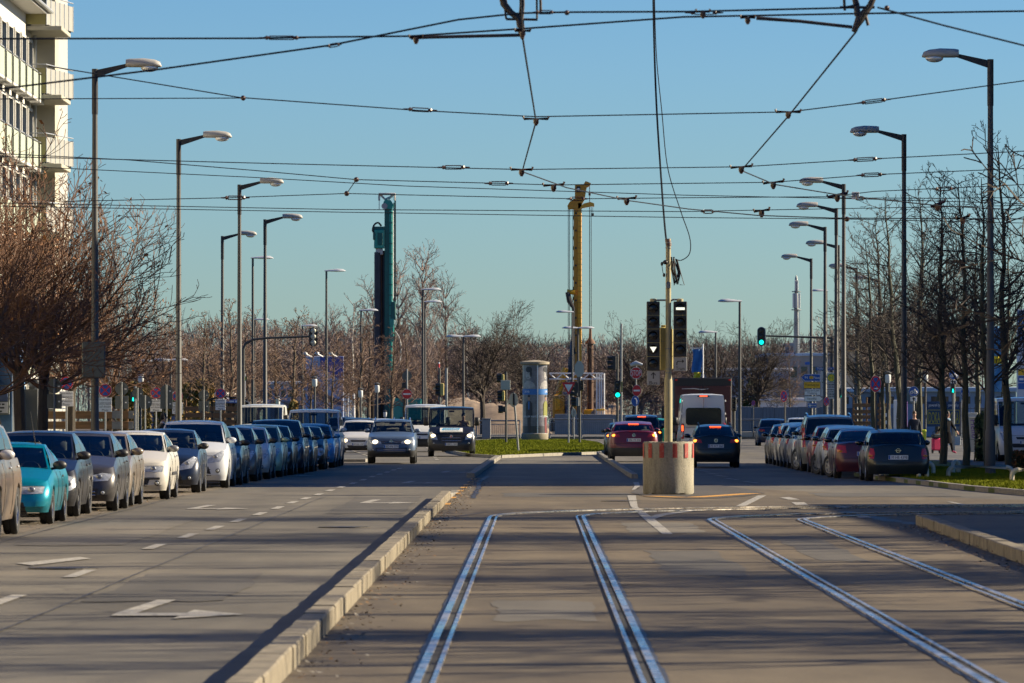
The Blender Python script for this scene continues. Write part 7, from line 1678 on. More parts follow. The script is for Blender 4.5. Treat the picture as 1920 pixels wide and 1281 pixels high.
m = MB(); m.tube([(xx(736.8), -.1, zz(560)), (xx(736.8), -.1, zz(396))], .06, WHITEP, 8)
for px, a, b in ((738.4, 570, 380), (740.2, 575, 370), (741.6, 580, 370)): m.tube([(xx(px), 0, zz(a)), (xx(px), 0, zz(b))], .045, DARKMET, 5)
m.build('hoist_rope', rig, 40)
m = MB(); m.bbox(xx(733), xx(742), -.5, .4, zz(600), zz(566), RDARK, .05); m.bbox(xx(732), xx(739), -.55, .2, zz(640), zz(598), RGREEN, .05); m.tube(spl([(xx(741), -.3, zz(585)), (xx(748), -.4, zz(598)), (xx(745), -.3, zz(612)), (xx(740), -.3, zz(618))]), .08, DARKMET, 6); m.tube(spl([(xx(740), -.3, zz(620)), (xx(749), -.4, zz(635)), (xx(752), -.3, zz(660)), (xx(748), -.3, zz(690))]), .08, HEADG, 6); m.build('winch', rig, None)
m = MB(); m.bbox(xx(735), xx(790), -1.6, 1.6, 1.2, 3.4, RGREEN, .1); m.build('machine_body', rig, None); m = MB(); m.bbox(xx(715), xx(800), -2.1, -1.2, 0, 1.1, DARKMET, .2); m.bbox(xx(715), xx(800), 1.2, 2.1, 0, 1.1, DARKMET, .2); m.build('crawler_track', rig, None)
d = 575; rig = thing('pile_rig', 'yellow piling rig mast with a crooked head and hanging ropes', 'drilling rig', (X(1085, d), d, 0)); s = d / F; xx = lambda px: (px - 1085) * s; zz = lambda py: Z(py, d)
m = MB(); m.bbox(xx(1075.5), xx(1083.5), -.45, .45, .6, zz(378), RYELD, .05); m.bbox(xx(1083), xx(1090.5), -.5, .5, .6, zz(380), RYEL, .05)  # darker left box, brighter right face: shade and sun put into the paint
for k in range(40): z = lerp(1, zz(395), k / 39); m.b2(xx(1082.8), xx(1090.7), -.525, -.49, z, z + .06, RYELD)
for k in range(12): z = lerp(zz(760), zz(400), k / 11); m.lathe([(.11, -.02), (.11, .01)], (xx(1079.6), -.45, z), DARKMET, 10, 'y')
for k in range(10): z = lerp(zz(560), zz(390), k / 9); m.ball((xx(1075.3), -.2, z), (.07, .1, .2), DARKMET, 6, 5)
m.build('mast', rig, None)
m = MB(); m.prism([(xx(1065), zz(393)), (xx(1090), zz(392)), (xx(1092), zz(382)), (xx(1096), zz(375)), (xx(1100), zz(352)), (xx(1106), zz(349)), (xx(1108), zz(344)), (xx(1098), zz(340)), (xx(1094), zz(346)), (xx(1078), zz(347)), (xx(1078), zz(372)), (xx(1068), zz(379)), (xx(1064), zz(386))], -.5, .5, RYELD); m.prism([(xx(1086), zz(392)), (xx(1110), zz(387)), (xx(1114), zz(388)), (xx(1114), zz(382)), (xx(1107), zz(379)), (xx(1094), zz(382))], -.55, .4, RYEL); m.bbox(xx(1081), xx(1088), -.56, -.5, zz(361), zz(350), DARKMET, .02); m.prism(circ(.14, 12), -.6, -.56, SIGNWHITE, (xx(1084.5), 0, zz(355.5))); m.build('mast_head', rig, None)
m = MB()
for px, a, b, r in ((1065.5, 700, 392, .035), (1068, 700, 392, .035), (1105.5, 640, 350, .04), (1111.5, 405, 388, .03), (1108.5, 640, 388, .035), (1074, 700, 392, .03)): m.tube([(xx(px), 0, zz(a)), (xx(px), 0, zz(b))], r, DARKMET, 5)
for px, py in ((1105.5, 365), (1111.5, 403)): m.bbox(xx(px) - .12, xx(px) + .12, -.1, .1, zz(py + 2), zz(py - 3), DARKMET, .03)
m.build('hoist_rope', rig, 40)
m = MB(); m.tube([(xx(1078), -.5, zz(549)), (xx(1063), -.5, zz(547))], .25, RYEL, 8); m.tube([(xx(1064), -.6, zz(548)), (xx(1068), -.6, zz(565)), (xx(1075), -.6, zz(579)), (xx(1076), -.6, zz(700))], [.24, .3, .16, .14], DARKMET, 8); m.build('hose_guide', rig, 40)
m = MB(); m.tube([(xx(1107), 0, .3), (xx(1107), 0, zz(640))], .32, RUST, 14); m.lathe([(.55, 0), (.42, .3), (.18, .6), (.12, 1.6)], (xx(1107), 0, zz(645)), RUST, 12); m.bbox(xx(1095), xx(1121), -.5, .4, zz(778), zz(768), RYEL, .05); m.build('kelly_bar', rig, 40)
m = MB(); m.bbox(xx(1036), xx(1062), -1.5, 1.5, 1.4, zz(740), RYELD, .12); m.bbox(xx(1040), xx(1050), -1.6, -1.4, zz(770), zz(745), RYEL, .08); m.bbox(xx(1056), xx(1066), -1.5, 1.4, 1.6, zz(735), M('rig_blue_grey', (.05, .08, .16), .5), .1); m.tube([(xx(1042), -.6, 2), (xx(1048), -.6, zz(730)), (xx(1060), -.6, zz(690))], .35, RYEL, 8); m.tube([(xx(1064), .3, zz(760)), (xx(1074), .2, zz(640))], .25, M('rig_blue_grey'), 8); m.build('machine_body', rig, None)
m = MB(); m.bbox(xx(1030), xx(1078), -2, -1.2, 0, 1.2, DARKMET, .2); m.bbox(xx(1030), xx(1078), 1.2, 2, 0, 1.2, DARKMET, .2); m.build('crawler_track', rig, None)
# white truss gantry
def truss(label, xa, xb, d, y0, y1, vert=False, legs=(), depth=.6):
    t = thing('truss_gantry', label, 'truss', (X((xa + xb) / 2, d), d, 0)); o = X((xa + xb) / 2, d); m = MB(); a, b = X(xa, d) - o, X(xb, d) - o; za, zb = Z(y1, d), Z(y0, d)
    if not vert:
        n = int((b - a) / (zb - za) / 1.1)
        for y in (0, depth):
            for z in (za, zb): m.tube([(a, y, z), (b, y, z)], .06, WHITEP, 6)
            for k in range(n): x0 = lerp(a, b, k / n); x1 = lerp(a, b, (k + 1) / n); m.tube([(x0, y, za if k % 2 else zb), (x1, y, zb if k % 2 else za)], .05, WHITEP, 5)
    else:
        n = int((zb - za) / (b - a))
        for y in (0, depth):
            for x in (a, b): m.tube([(x, y, za), (x, y, zb)], .06, WHITEP, 6)
            for k in range(n): z0_ = lerp(za, zb, k / n); z1_ = lerp(za, zb, (k + 1) / n); m.tube([(a if k % 2 else b, y, z0_), (b if k % 2 else a, y, z1_)], .05, WHITEP, 5)
    m.build('lattice', t, 40)
    if legs:
        m = MB()
        for px in legs: m.tube([(X(px, d) - o, depth / 2, 0), (X(px, d) - o, depth / 2, zb)], .08, WHITEP, 6)
        m.bbox(X(legs[0] - 1, d) - o, X(legs[-1] + 1, d) - o, 0, depth, Z(770, d), Z(767, d), SIGNYEL, .02); m.build('legs', t, 40)
    return t
truss('white horizontal lattice gantry between advertising column and green signal', 1030, 1131, 500, 700, 711, legs=(1119, 1124, 1128, 1133)); truss('white upright lattice tower behind the silver crossover', 655, 664, 470, 735, 786, True); truss('white upright lattice tower left of the crossover queue', 646, 653, 475, 738, 786, True)
# ------------------------------------------------------------------ background buildings and boards
HALLB = M('hall_blue', (.20, .28, .42), .6, var=.15, scale=.4); HALLR = M('hall_roof_white', (.72, .73, .74), .6, var=.08, scale=.6); FACT = M('factory_grey', (.16, .16, .18), .7, var=.2, scale=.4); BEIGE = M('facade_beige', (.50, .42, .28), .8, var=.08)
def hall(label, xa, xb, d, top, mat, roof, dep=30, name='hall', cat='building', doors=3, wins=True):
    x0, x1 = X(xa, d), X(xb, d); h = Z(top, d); w = x1 - x0; t = thing(name, label, cat, ((x0 + x1) / 2, d, 0)); m = MB(); m.b2(-w / 2, w / 2, 0, dep, 0, h - .35, mat)
    for k in range(int(w / 1.2)): x = -w / 2 + 1.2 * k + .6; m.b2(x - .03, x + .03, -.03, .01, 0, h - .36, mat)
    m.build('wall', t, None); m = MB(); m.bbox(-w / 2 - .3, w / 2 + .3, -.4, dep + .3, h - .35, h, roof, .05); m.build('roof', t, None)
    for k in range(doors): m = MB(); x = lerp(-w / 2, w / 2, (k + .5) / doors); m.b2(x - w / doors * .22, x + w / doors * .22, -.05, .02, 0, min(3.4, h * .6), FACT); m.build('door', t, None)
    if wins:
        for k in range(doors * 2): m = MB(); x = lerp(-w / 2, w / 2, (k + .5) / (doors * 2)); m.b2(x - w / doors * .15, x + w / doors * .15, -.05, .02, h * .68, h * .82, WINDK); m.build('window', t, None)
    return t
hall('long blue hall with bright roof edge behind the right hoarding', 1318, 1482, 640, 690, HALLB, HALLR, wins=True); hall('white low shed in the sun below the blue hall', 1372, 1512, 600, 746, HALLR, HALLR, 14, 'shed', doors=4, wins=False)
hall('grey factory block under the telecom mast', 1440, 1556, 660, 662, FACT, HALLB, 30, 'factory_building', doors=3); hall('grey upper tier on the factory roof', 1478, 1492, 664, 643, FACT, FACT, 8, 'roof_house', doors=1, wins=False)
hall('sunlit beige facade among the right-hand trees', 1590, 1616, 560, 650, BEIGE, ROOFT, 20, 'apartment_building', doors=2); hall('long grey hall with pale blue roof edge behind the bicycle signs', 1660, 1905, 400, 726, HALLB, M('roof_pale_blue', (.35, .45, .58), .6), 40, doors=6)
hall('white container office with a yellow warning triangle', 1572, 1668, 410, 727, M('container_white', (.48, .50, .52), .6), HALLR, 8, 'site_container', 'container', doors=2, wins=True); hall('low blue hall left behind the slender trees', 500, 575, 600, 715, HALLB, HALLR, 20, doors=3)
hall('pale hall behind the seen-from-behind signs at the left', 250, 420, 620, 735, M('hall_lilac', (.22, .22, .30), .7), HALLR, 20, doors=4)
d = 408; m = MB(); m.prism([(-.2, 0), (.2, 0), (0, .36)], -.02, 0, SIGNYEL); m.prism([(-.03, .04), (.03, .04), (.02, .24), (-.02, .24)], -.026, -.02, INK); tag(m.build('warning_triangle', None, None, (X(1651, d), d, Z(768, d) + .1)), 'yellow warning triangle on the white container office', 'sign')
# telecom mast
d = 660; s = d / F; t = thing('telecom_mast', 'grey telecom mast with stacked antennas on the factory', 'mast', (X(1493, d), d, Z(662, d) - .4)); z0 = Z(662, d) - .4; zz = lambda py: Z(py, d) - z0
m = MB(); m.tube([(0, 0, 0), (0, 0, zz(575)), (0, 0, zz(522)), (0, 0, zz(516))], [.34, .26, .16, .03], GALV, 12)
for k in range(20): z = lerp(0, zz(585), k / 19); m.tube([(.3, -.2, z), (.42, -.2, z + .2)], .05, ALU, 5)
m.build('pole', t, 40)
for k, (x, y0, y1, w) in enumerate(((-5.5, 578, 550, 1.7), (5.5, 578, 550, 1.7), (0, 578, 550, 1.9), (-1.8, 546, 526, 1.4), (2.0, 546, 526, 1.4))): m = MB(); m.bbox(x * s - w * s, x * s + w * s, -.5, -.2, zz(y0), zz(y1), M('antenna_white', (.42, .43, .44), .5), .04); m.build('antenna', t, None)
m = MB(); m.lathe([(.55, 0), (.6, .06), (.55, .12)], (0, 0, zz(582)), GALV, 14); m.build('platform', t, 40); m = MB(); m.lathe([(.5, 0), (.55, .06), (.5, .12)], (0, 0, zz(548)), GALV, 14); m.build('platform', t, 40)
# billboard at the left
d = 440; s = d / F; t = thing('billboard', 'white and violet-blue billboard with three white lamps behind the slender trees', 'billboard', (X(610, d), d, .1)); xx = lambda px: (px - 610) * s; zz = lambda py: Z(py, d) - .1
m = MB(); m.bbox(xx(573), xx(644), 0, .4, .3, zz(668), M('billboard_white', (.40, .45, .60), .5, var=.06, scale=.6), .03); m.build('panel', t, None)
m = MB(); m.prism([(xx(601), zz(690)), (xx(644), zz(716)), (xx(644), zz(668.5)), (xx(600), zz(668.5))], -.03, -.005, M('billboard_violet', (.075, .09, .34), .5, var=.2, scale=.8)); m.prism([(xx(577), zz(760)), (xx(582), zz(735)), (xx(606), zz(751)), (xx(644), zz(762)), (xx(644), zz(752)), (xx(612), zz(740)), (xx(588), zz(715)), (xx(577), zz(700))], -.03, -.005, M('billboard_dark', (.10, .09, .13), .5)); m.build('artwork', t, None)
m = MB(); m.text('COMING NOW', .20, (xx(593), -.04, zz(760)), M('billboard_text', (.25, .28, .38), .5), w=1.3); m.text('START TODAY', .20, (xx(595), -.04, zz(765.5)), M('billboard_text'), w=1.4); m.build('lettering', t, None)
for px in (574, 596, 622): m = MB(); m.tube([(xx(px + 10), 0, zz(669)), (xx(px), -.8, zz(664))], .05, WHITEP, 6); m.ball((xx(px - 1), -.8, zz(663)), (.18, .14, .14), WHITEP, 10, 6); m.build('lamp', t, 50)
# bus shelter
d = 300; s = d / F; t = thing('bus_shelter', 'dark bus shelter with arched roof right of the left board fence', 'shelter', (X(428, d), d, .1)); xx = lambda px: (px - 428) * s; zz = lambda py: Z(py, d) - .1
m = MB(); pts = [(388, 752), (400, 746), (420, 743), (445, 745), (468, 755)]; m.prism([(xx(a), zz(b + 2.5)) for a, b in pts] + [(xx(a), zz(b)) for a, b in pts[::-1]], -1, 1, DARKMET); m.build('roof', t, None)
for px in (396, 428, 462): m = MB(); m.tube([(xx(px), .6, 0), (xx(px), .6, zz(749))], .06, DARKMET, 8); m.build('post', t, 40)
m = MB(); m.b2(xx(398), xx(460), .62, .66, .4, zz(754), WINDK); m.build('pane', t, None); m = MB(); m.bbox(xx(417), xx(450), -1.05, -1.0, zz(756), zz(749.5), SIGNBLUE, .01); m.bars((xx(433), -1.052, zz(752.8)), .8, .09, SIGNWHITE, 5); m.build('name_band', t, None)
d = 285; s = d / F; t = thing('bus_stop_sign', 'narrow white stop board with round H sign beside the third left lamp', 'bus stop sign', (X(456, d), d, .1)); zz = lambda py: Z(py, d) - .1
m = MB(); m.tube([(-.1, 0, 0), (-.1, 0, zz(700))], .05, GALV, 8); m.build('pole', t, 40); m = MB(); m.bbox(-.12, .13, -.08, -.04, zz(745), zz(701), GRYW, .01); m.prism(circ(.17, 20), -.086, -.08, GRN, (.0, 0, zz(710))); m.prism(circ(.13, 20), -.09, -.086, YLW, (0, 0, zz(710))); m.text('H', .16, (0, -.094, zz(710)), GRN)
for k in range(4): m.bars((0, -.082, zz(720 + 6 * k)), .17, .04, INK, k)
m.build('board', t, None)
# blue and yellow flag
d = 420; s = d / F; t = thing('flag', 'blue flag with yellow foot on a white mast above the lorry', 'flag', (X(1318, d), d, .1)); zz = lambda py: Z(py, d) - .1; xx = lambda px: (px - 1318) * s
m = MB(); m.tube([(0, 0, 0), (0, 0, zz(645))], .055, WHITEP, 8); m.tube([(0, 0, zz(653)), (xx(1295), 0, zz(653))], .03, WHITEP, 6); m.build('mast', t, 40)
def cloth(px0, px1, y0, y1, mat, nm, par, amp=.10):
    m = MB(); n, k = 16, 10; vs = []
    for off in (0, .012):
        for i in range(n + 1):
            for j in range(k + 1): u, v = i / n, j / k; vs.append((lerp(xx(px0), xx(px1), u) + .06 * math.sin(v * 5), amp * math.sin(u * 9 + v * 4) + off, lerp(zz(y0), zz(y1), v)))
    o = (n + 1) * (k + 1); f = []
    for i in range(n):
        for j in range(k): a = i * (k + 1) + j; f += [(a, a + 1, a + k + 2, a + k + 1), (o + a, o + a + k + 1, o + a + k + 2, o + a + 1)]
    m.add(vs, f, mat); return m.build(nm, par, 60)
FB = M('flag_blue', (.03, .15, .36), .7, var=.15, scale=1.5); FY = M('flag_yellow', (.60, .48, .02), .7, var=.1)
cloth(1298, 1316, 655, 698, FB, 'flag_cloth', t); cloth(1300, 1313, 698, 712, FY, 'flag_foot', t)
d = 260; s = d / F; t = thing('flag', 'tall pale blue banner with yellow stripe beside the nearest right lamp', 'flag', (X(1882, d), d, .1)); zz = lambda py: Z(py, d) - .1; xx = lambda px: (px - 1882) * s
m = MB(); m.tube([(0, 0, 0), (0, 0, zz(600))], .05, WHITEP, 8); m.build('mast', t, 40); FB2 = M('flag_sky_blue', (.06, .22, .45), .7, var=.25, scale=2); cloth(1852, 1880, 612, 668, FB2, 'flag_cloth', t); cloth(1853, 1880, 668, 682, FY, 'flag_stripe', t); cloth(1852, 1880, 682, 735, FB2, 'flag_cloth', t)
# right edge sign tower
d = 290; s = d / F; t = thing('sign_tower', 'white and blue sign tower with a yellow field cut by the right picture edge', 'sign tower', (X(1925, d), d, .1)); zz = lambda py: Z(py, d) - .1; xx = lambda px: (px - 1925) * s
m = MB(); m.bbox(xx(1908), xx(1945), 0, .6, 0, zz(580), M('tower_white', (.45, .50, .58), .5), .03); m.build('body', t, None)
m = MB(); m.bbox(xx(1909), xx(1944), -.03, .0, zz(704), zz(692), SIGNYEL, .005); m.bbox(xx(1909), xx(1944), -.03, 0, zz(717), zz(705.5), SIGNBLUE, .005); m.bbox(xx(1909), xx(1944), -.03, 0, zz(730), zz(718.5), SIGNBLUE, .005); m.bbox(xx(1909), xx(1944), -.03, 0, zz(640), zz(584), M('tower_blue', (.10, .25, .55), .5), .005); m.bars((xx(1920), -.032, zz(711)), .5, .12, SIGNWHITE, 3); m.build('panels', t, None)
# Doka banners on a site fence
d = 310; s = d / F; DOKB = M('banner_blue', (.012, .045, .12), .6, var=.15); DOKY = M('banner_yellow', (.42, .38, .02), .6)
for xa, xb, lab in ((1735, 1769, 'blue fence banner with yellow letters, left one behind the woman'), (1772, 1803, 'blue fence banner with yellow letters, right one by the pedestrian light')):
    t = thing('fence_banner', lab, 'banner', (X((xa + xb) / 2, d), d, .1), 0, 'blue fence banners'); w = X(xb, d) - X(xa, d); zz = lambda py: Z(py, d) - .1
    m = MB(); m.bbox(-w / 2, w / 2, 0, .03, zz(800), zz(753), DOKB, .005); m.build('cloth', t, None)
    m = MB(); m.text('powered by', .17, (0, -.006, zz(760.5)), SIGNWHITE, w=w * .62); m.text('DOKA', .62, (0, -.006, zz(783)), DOKY, w=w * .62); z0_, z1_ = zz(795), zz(768.5)
    for a, b, c, e in ((-.38 * w, .38 * w, z0_, z0_ + .03), (-.38 * w, .38 * w, z1_ - .03, z1_), (-.38 * w, -.38 * w + .03, z0_, z1_), (.38 * w - .03, .38 * w, z0_, z1_)): m.b2(a, b, -.006, -.001, c, e, DOKY)
    m.build('lettering', t, None)
    m = MB()
    for x in (-w / 2, w / 2): m.tube([(x, .05, 0), (x, .05, zz(750))], .03, GALV, 6)
    m.build('fence_post', t, 40)
d = 305; m = MB(); s = d / F
for k in range(16): x = 3.0 * k / 15; m.tube([(x, 0, 0), (x, 0, 2.1)], .012, DARKMET, 4)
for k in range(6): m.tube([(0, 0, .3 + .34 * k), (3, 0, .3 + .34 * k)], .012, DARKMET, 4)
for x in (0, 1.5, 3): m.tube([(x, 0, 0), (x, 0, 2.3)], .03, DARKMET, 6)
tag(m.build('mesh_fence', None, None, (X(1800, d), d, .1)), 'dark green wire mesh fence right of the blue banners', 'fence')
# cabinets
CAB = M('cabinet_grey', (.34, .34, .30), .6, var=.12, scale=2); CAB2 = M('cabinet_pale', (.42, .44, .43), .6, var=.1)
def cabinet(label, xa, xb, d, top, mat, graff=None, seam=.35):
    w = X(xb, d) - X(xa, d); h = Z(top, d) - .106; t = thing('switch_cabinet', label, 'cabinet', (X((xa + xb) / 2, d), d, .106), -.06); m = MB(); m.bbox(-w / 2, w / 2, 0, .45, 0, h - .06, mat, .012); m.b2(-w / 2 - .004, w / 2 + .004, -.004, .3, h * seam, h * seam + .015, DARKMET); m.build('body', t, None); m = MB(); m.bbox(-w / 2 - .03, w / 2 + .03, -.03, .48, h - .06, h, mat, .02); m.build('lid', t, None)
    if graff: m = MB(); m.text(graff, w * .62, (0, -.012, h * .66), M('graffiti_purple', (.16, .08, .26), .6), w=h * .52, rz=-PI / 2 + .08); m.build('graffiti', t, None)
    return t
cabinet('grey switch cabinet with purple graffiti beside a street tree', 1817, 1836, 245, 782, CAB, 'Hello'); cabinet('pale switch cabinet with two doors right of the nearest lamp post', 1880, 1894, 216, 786, CAB2); cabinet('small pale cabinet behind the graffitied one', 1806, 1832, 262, 774, CAB2); cabinet('low pale post box left of the nearest lamp post', 1854, 1859, 232, 815, CAB2)
d = 262; m = MB(); m.bbox(-.12, .12, -.06, .06, 0, .95, M('bollard_yellow', (.55, .60, .03), .5), .03); tag(m.build('bollard', None, None, (X(1732, d), d, .106)), 'yellow-green bollard behind the man in the dark jacket', 'bollard')
d = 275; t = thing('purple_banner', 'white and purple banner stele behind the second right lamp', 'banner', (X(1684, d), d, .1)); m = MB(); m.bbox(-.22, .22, 0, .12, 0, Z(750, d) - .1, SIGNWHITE, .02); m.build('panel', t, None); m = MB(); m.bbox(.24, .46, .0, .1, 0, Z(752, d) - .1, M('purple', (.22, .05, .34), .5), .03); m.build('wing', t, None)
d = 300; tag(MB().bbox(-.32, .32, 0, .05, 0, .5, CAB2, .01).build('bin', None, None, (X(1790, d), d, .1)), 'low white box at the foot of the pedestrian light', 'box')
d = 290; m = MB(); m.bbox(X(1684, d) - X(1720, d), .0, 0, .1, Z(757, d), Z(727, d), M('grey_green_board', (.10, .14, .15), .6), .02); m.tube([(-.5, .05, 0), (-.5, .05, Z(757, d))], .05, GALV, 6); tag(m.build('info_board', None, None, (X(1718, d), d, .0)), 'dark grey-green board behind the man in the dark jacket', 'sign panel')
# buildings outside the picture at the right whose shadows lie across the street
def offb(label, x0, x1, y0, y1, h, mat):
    t = thing('office_building', label, 'building', ((x0 + x1) / 2, (y0 + y1) / 2, .1)); w, l = x1 - x0, y1 - y0; m = MB(); m.b2(-w / 2, w / 2, -l / 2, l / 2, 0, h, mat); m.build('wall', t, None); m = MB(); m.bbox(-w / 2 - .4, w / 2 + .4, -l / 2 - .4, l / 2 + .4, h, h + .4, ROOFT, .05); m.build('roof', t, None)
    for k in range(int(h / 3.2)):
        for j in range(int(l / 4)) if x0 > 0 else range(0, int(l / 4), 3): m = MB(); y = -l / 2 + 4 * j + 2; q = -w / 2 if x0 > 0 else w / 2; m.b2(q - .03, q + .02, y - 1.1, y + 1.1, 1 + 3.2 * k, 2.7 + 3.2 * k, WINDK); m.build('window', t, None)
offb('tall office block outside the picture at the right, casting the broad street shadow', 34, 50, 146, 206, 29, WALLY); offb('long yellow apartment house outside the picture at the left, lighting the street by reflection', -38, -24, 40, 160, 15, M('render_sunny_yellow', (.60, .53, .37), .8, var=.06)); offb('dark office block outside the picture behind the camera at the right', 28, 44, -120, 16, 19, WALLG); offb('low pavilion outside the picture at the right, casting the near shadow', 25.5, 34, 80, 112, 9.2, WALLG)
# ------------------------------------------------------------------ people
SKIN = M('skin', (.42, .24, .17), .55); HAIR = M('hair_dark', (.018, .012, .009), .6)
def person(name, label, J, radii, bones, loc, rz, mats, regions, hair=None, extra=None, subs=2):
    """one skinned surface from joints and bones; regions give the clothing its material by nearest bone"""
    names = list(J); me = bpy.data.meshes.new('body'); me.from_pydata([J[k] for k in names], [(names.index(a), names.index(b)) for a, b in bones], [])
    ob = bpy.data.objects.new('body_tmp', me); COL.objects.link(ob); md = ob.modifiers.new('skin', 'SKIN'); sv = me.skin_vertices[0].data
    for i, k in enumerate(names): r = radii[k]; sv[i].radius = (r, r) if not isinstance(r, tuple) else r
    sv[names.index('pelvis')].use_root = True
    md.use_smooth_shade = True; s2 = ob.modifiers.new('sub', 'SUBSURF'); s2.levels = subs; s2.render_levels = subs
    dg = bpy.context.evaluated_depsgraph_get(); dg.update(); m2 = bpy.data.meshes.new_from_object(ob.evaluated_get(dg)); bpy.data.objects.remove(ob)
    m2.materials.clear()
    for mt in mats: m2.materials.append(mt)
    segs = [(Vector(J[a]), Vector(J[b]), regions.get((a, b), 0)) for a, b in bones]
    for p in m2.polygons:
        c = p.center; best = (9, 0)
        for a, b, k in segs:
            ab = b - a; t = max(0, min(1, (c - a).dot(ab) / max(1e-9, ab.length_squared))); dd = (a + ab * t - c).length
            if dd < best[0]: best = (dd, k)
        p.material_index = best[1]
    m2.shade_smooth(); t = thing(name, label, 'person', loc, rz); b = bpy.data.objects.new('body', m2); COL.objects.link(b); b.parent = t
    h = Vector(J['head'])
    m = MB(); m.ball((h.x, h.y + .018, h.z + .045), (.088, .10, .10), hair or HAIR, 14, 9); m.ball((h.x, h.y + .05, h.z - .01), (.08, .065, .09), hair or HAIR, 12, 8); m.build('hair', t, 60)
    m = MB(); m.tube([(h.x, h.y - .085, h.z + .01), (h.x, h.y - .115, h.z - .028), (h.x, h.y - .092, h.z - .034)], [.010, .017, .012], SKIN, 6)
    for s in (-1, 1): m.ball((h.x + s * .035, h.y - .088, h.z + .012), (.012, .006, .007), INK, 8, 6); m.ball((h.x + s * .085, h.y + .01, h.z - .005), (.012, .022, .032), SKIN, 8, 6)
    m.tube([(h.x - .028, h.y - .088, h.z - .058), (h.x, h.y - .096, h.z - .058), (h.x + .028, h.y - .088, h.z - .058)], .006, M('lips', (.25, .08, .07), .5), 5); m.build('face', t, 60)
    return t
def hand(J, Rr, B, reg, w, s, dirv, k):
    W = Vector(J[w]); dv = Vector(dirv).normalized(); side = dv.cross(Vector((0, 1, .1))).normalized(); pn = 'palm' + s; J[pn] = tuple(W + dv * .08); Rr[pn] = (.040, .022); B.append((w, pn)); reg[(w, pn)] = k
    for i in range(4):
        o = (i - 1.5) * .019; L = (.062, .075, .070, .052)[i]; a, b = 'f%s%da' % (s, i), 'f%s%db' % (s, i); J[a] = tuple(W + dv * (.10 + L * .5) + side * o); J[b] = tuple(W + dv * (.10 + L) + side * o * 1.1 + Vector((0, -.02, 0))); Rr[a] = .0095; Rr[b] = .008; B += [(pn, a), (a, b)]; reg[(pn, a)] = reg[(a, b)] = k
    a, b = 't%sa' % s, 't%sb' % s; J[a] = tuple(W + dv * .06 + side * .045 + Vector((0, -.015, 0))); J[b] = tuple(W + dv * .10 + side * .055 + Vector((0, -.03, 0))); Rr[a] = .011; Rr[b] = .009; B += [(pn, a), (a, b)]; reg[(pn, a)] = reg[(a, b)] = k
def standing(lean=0, arm_l=None, arm_r=None, step=0):
    l = lean; J = dict(pelvis=(0, 0, .93), waist=(0, -l * .25, 1.08), chest=(0, -l * .62, 1.28), neck0=(0, -l * .9, 1.45), neck=(0, -l * 1.05, 1.53), jaw=(0, -l * 1.2 - .025, 1.59), head=(0, -l * 1.28, 1.68), crown=(0, -l * 1.3, 1.745))
    Rr = dict(pelvis=(.165, .125), waist=(.15, .115), chest=(.185, .13), neck0=(.10, .085), neck=.058, jaw=(.062, .075), head=(.078, .095), crown=(.045, .055))
    B = [('pelvis', 'waist'), ('waist', 'chest'), ('chest', 'neck0'), ('neck0', 'neck'), ('neck', 'jaw'), ('jaw', 'head'), ('head', 'crown')]; reg = {('pelvis', 'waist'): 1, ('waist', 'chest'): 1, ('chest', 'neck0'): 1, ('neck0', 'neck'): 0, ('neck', 'jaw'): 0, ('jaw', 'head'): 0, ('head', 'crown'): 0}
    for s, sg, arm in (('L', -1, arm_l), ('R', 1, arm_r)):
        sh = Vector((sg * .19, -l * .78, 1.40)); arm = arm or ((sg * .26, -l * .5 - .02, 1.12), (sg * .27, -l * .3 - .10, .88)); J['sh' + s] = tuple(sh); J['el' + s], J['wr' + s] = arm; Rr['sh' + s] = .078; Rr['el' + s] = .052; Rr['wr' + s] = .036; B += [('chest', 'sh' + s), ('sh' + s, 'el' + s), ('el' + s, 'wr' + s)]; reg.update({('chest', 'sh' + s): 1, ('sh' + s, 'el' + s): 1, ('el' + s, 'wr' + s): 1}); hand(J, Rr, B, reg, 'wr' + s, s, Vector(arm[1]) - Vector(arm[0]), 0)
        st = step * sg; J['hip' + s] = (sg * .095, 0, .86); J['kn' + s] = (sg * .105, -st * .5 - .02, .49); J['an' + s] = (sg * .105, -st + (.0 if st >= 0 else .04), .085); J['toe' + s] = (sg * .12, -st - .17, .035); Rr['hip' + s] = .10; Rr['kn' + s] = .066; Rr['an' + s] = .048; Rr['toe' + s] = .036; B += [('pelvis', 'hip' + s), ('hip' + s, 'kn' + s), ('kn' + s, 'an' + s), ('an' + s, 'toe' + s)]; reg.update({('pelvis', 'hip' + s): 2, ('hip' + s, 'kn' + s): 2, ('kn' + s, 'an' + s): 2, ('an' + s, 'toe' + s): 3})
    return J, Rr, B, reg
SUIT = M('suit_black', (.014, .013, .015), .8); JACK = M('jacket_navy', (.008, .014, .032), .9, var=.2, scale=9); COAT = M('coat_black', (.005, .005, .007), .95, spec=.1); SHOE = M('shoe_black', (.012, .011, .01), .5); BEIGET = M('clothes_tan', (.30, .22, .15), .8)
J, Rr, B, reg = standing(.16); p = person('person', 'man with short dark hair in a black suit, bending slightly among the parked cars', J, Rr, B, (X(296, 178), 178, .0), -1.25 + PI, [SKIN, SUIT, SUIT, SHOE], reg)
m = MB(); m.lathe([(.075, -.03), (.068, .03), (.060, .045)], (0, -.155, 1.485), SIGNWHITE, 16); m.build('collar', p, 60)
J, Rr, B, reg = standing(0, step=.05); person('person', 'man in a dark blue patterned jacket standing on the right pavement', J, Rr, B, (X(1714.5, 238), 238, .106), .2, [SKIN, JACK, SUIT, SHOE], reg, hair=M('hair_brown', (.08, .045, .025), .6))
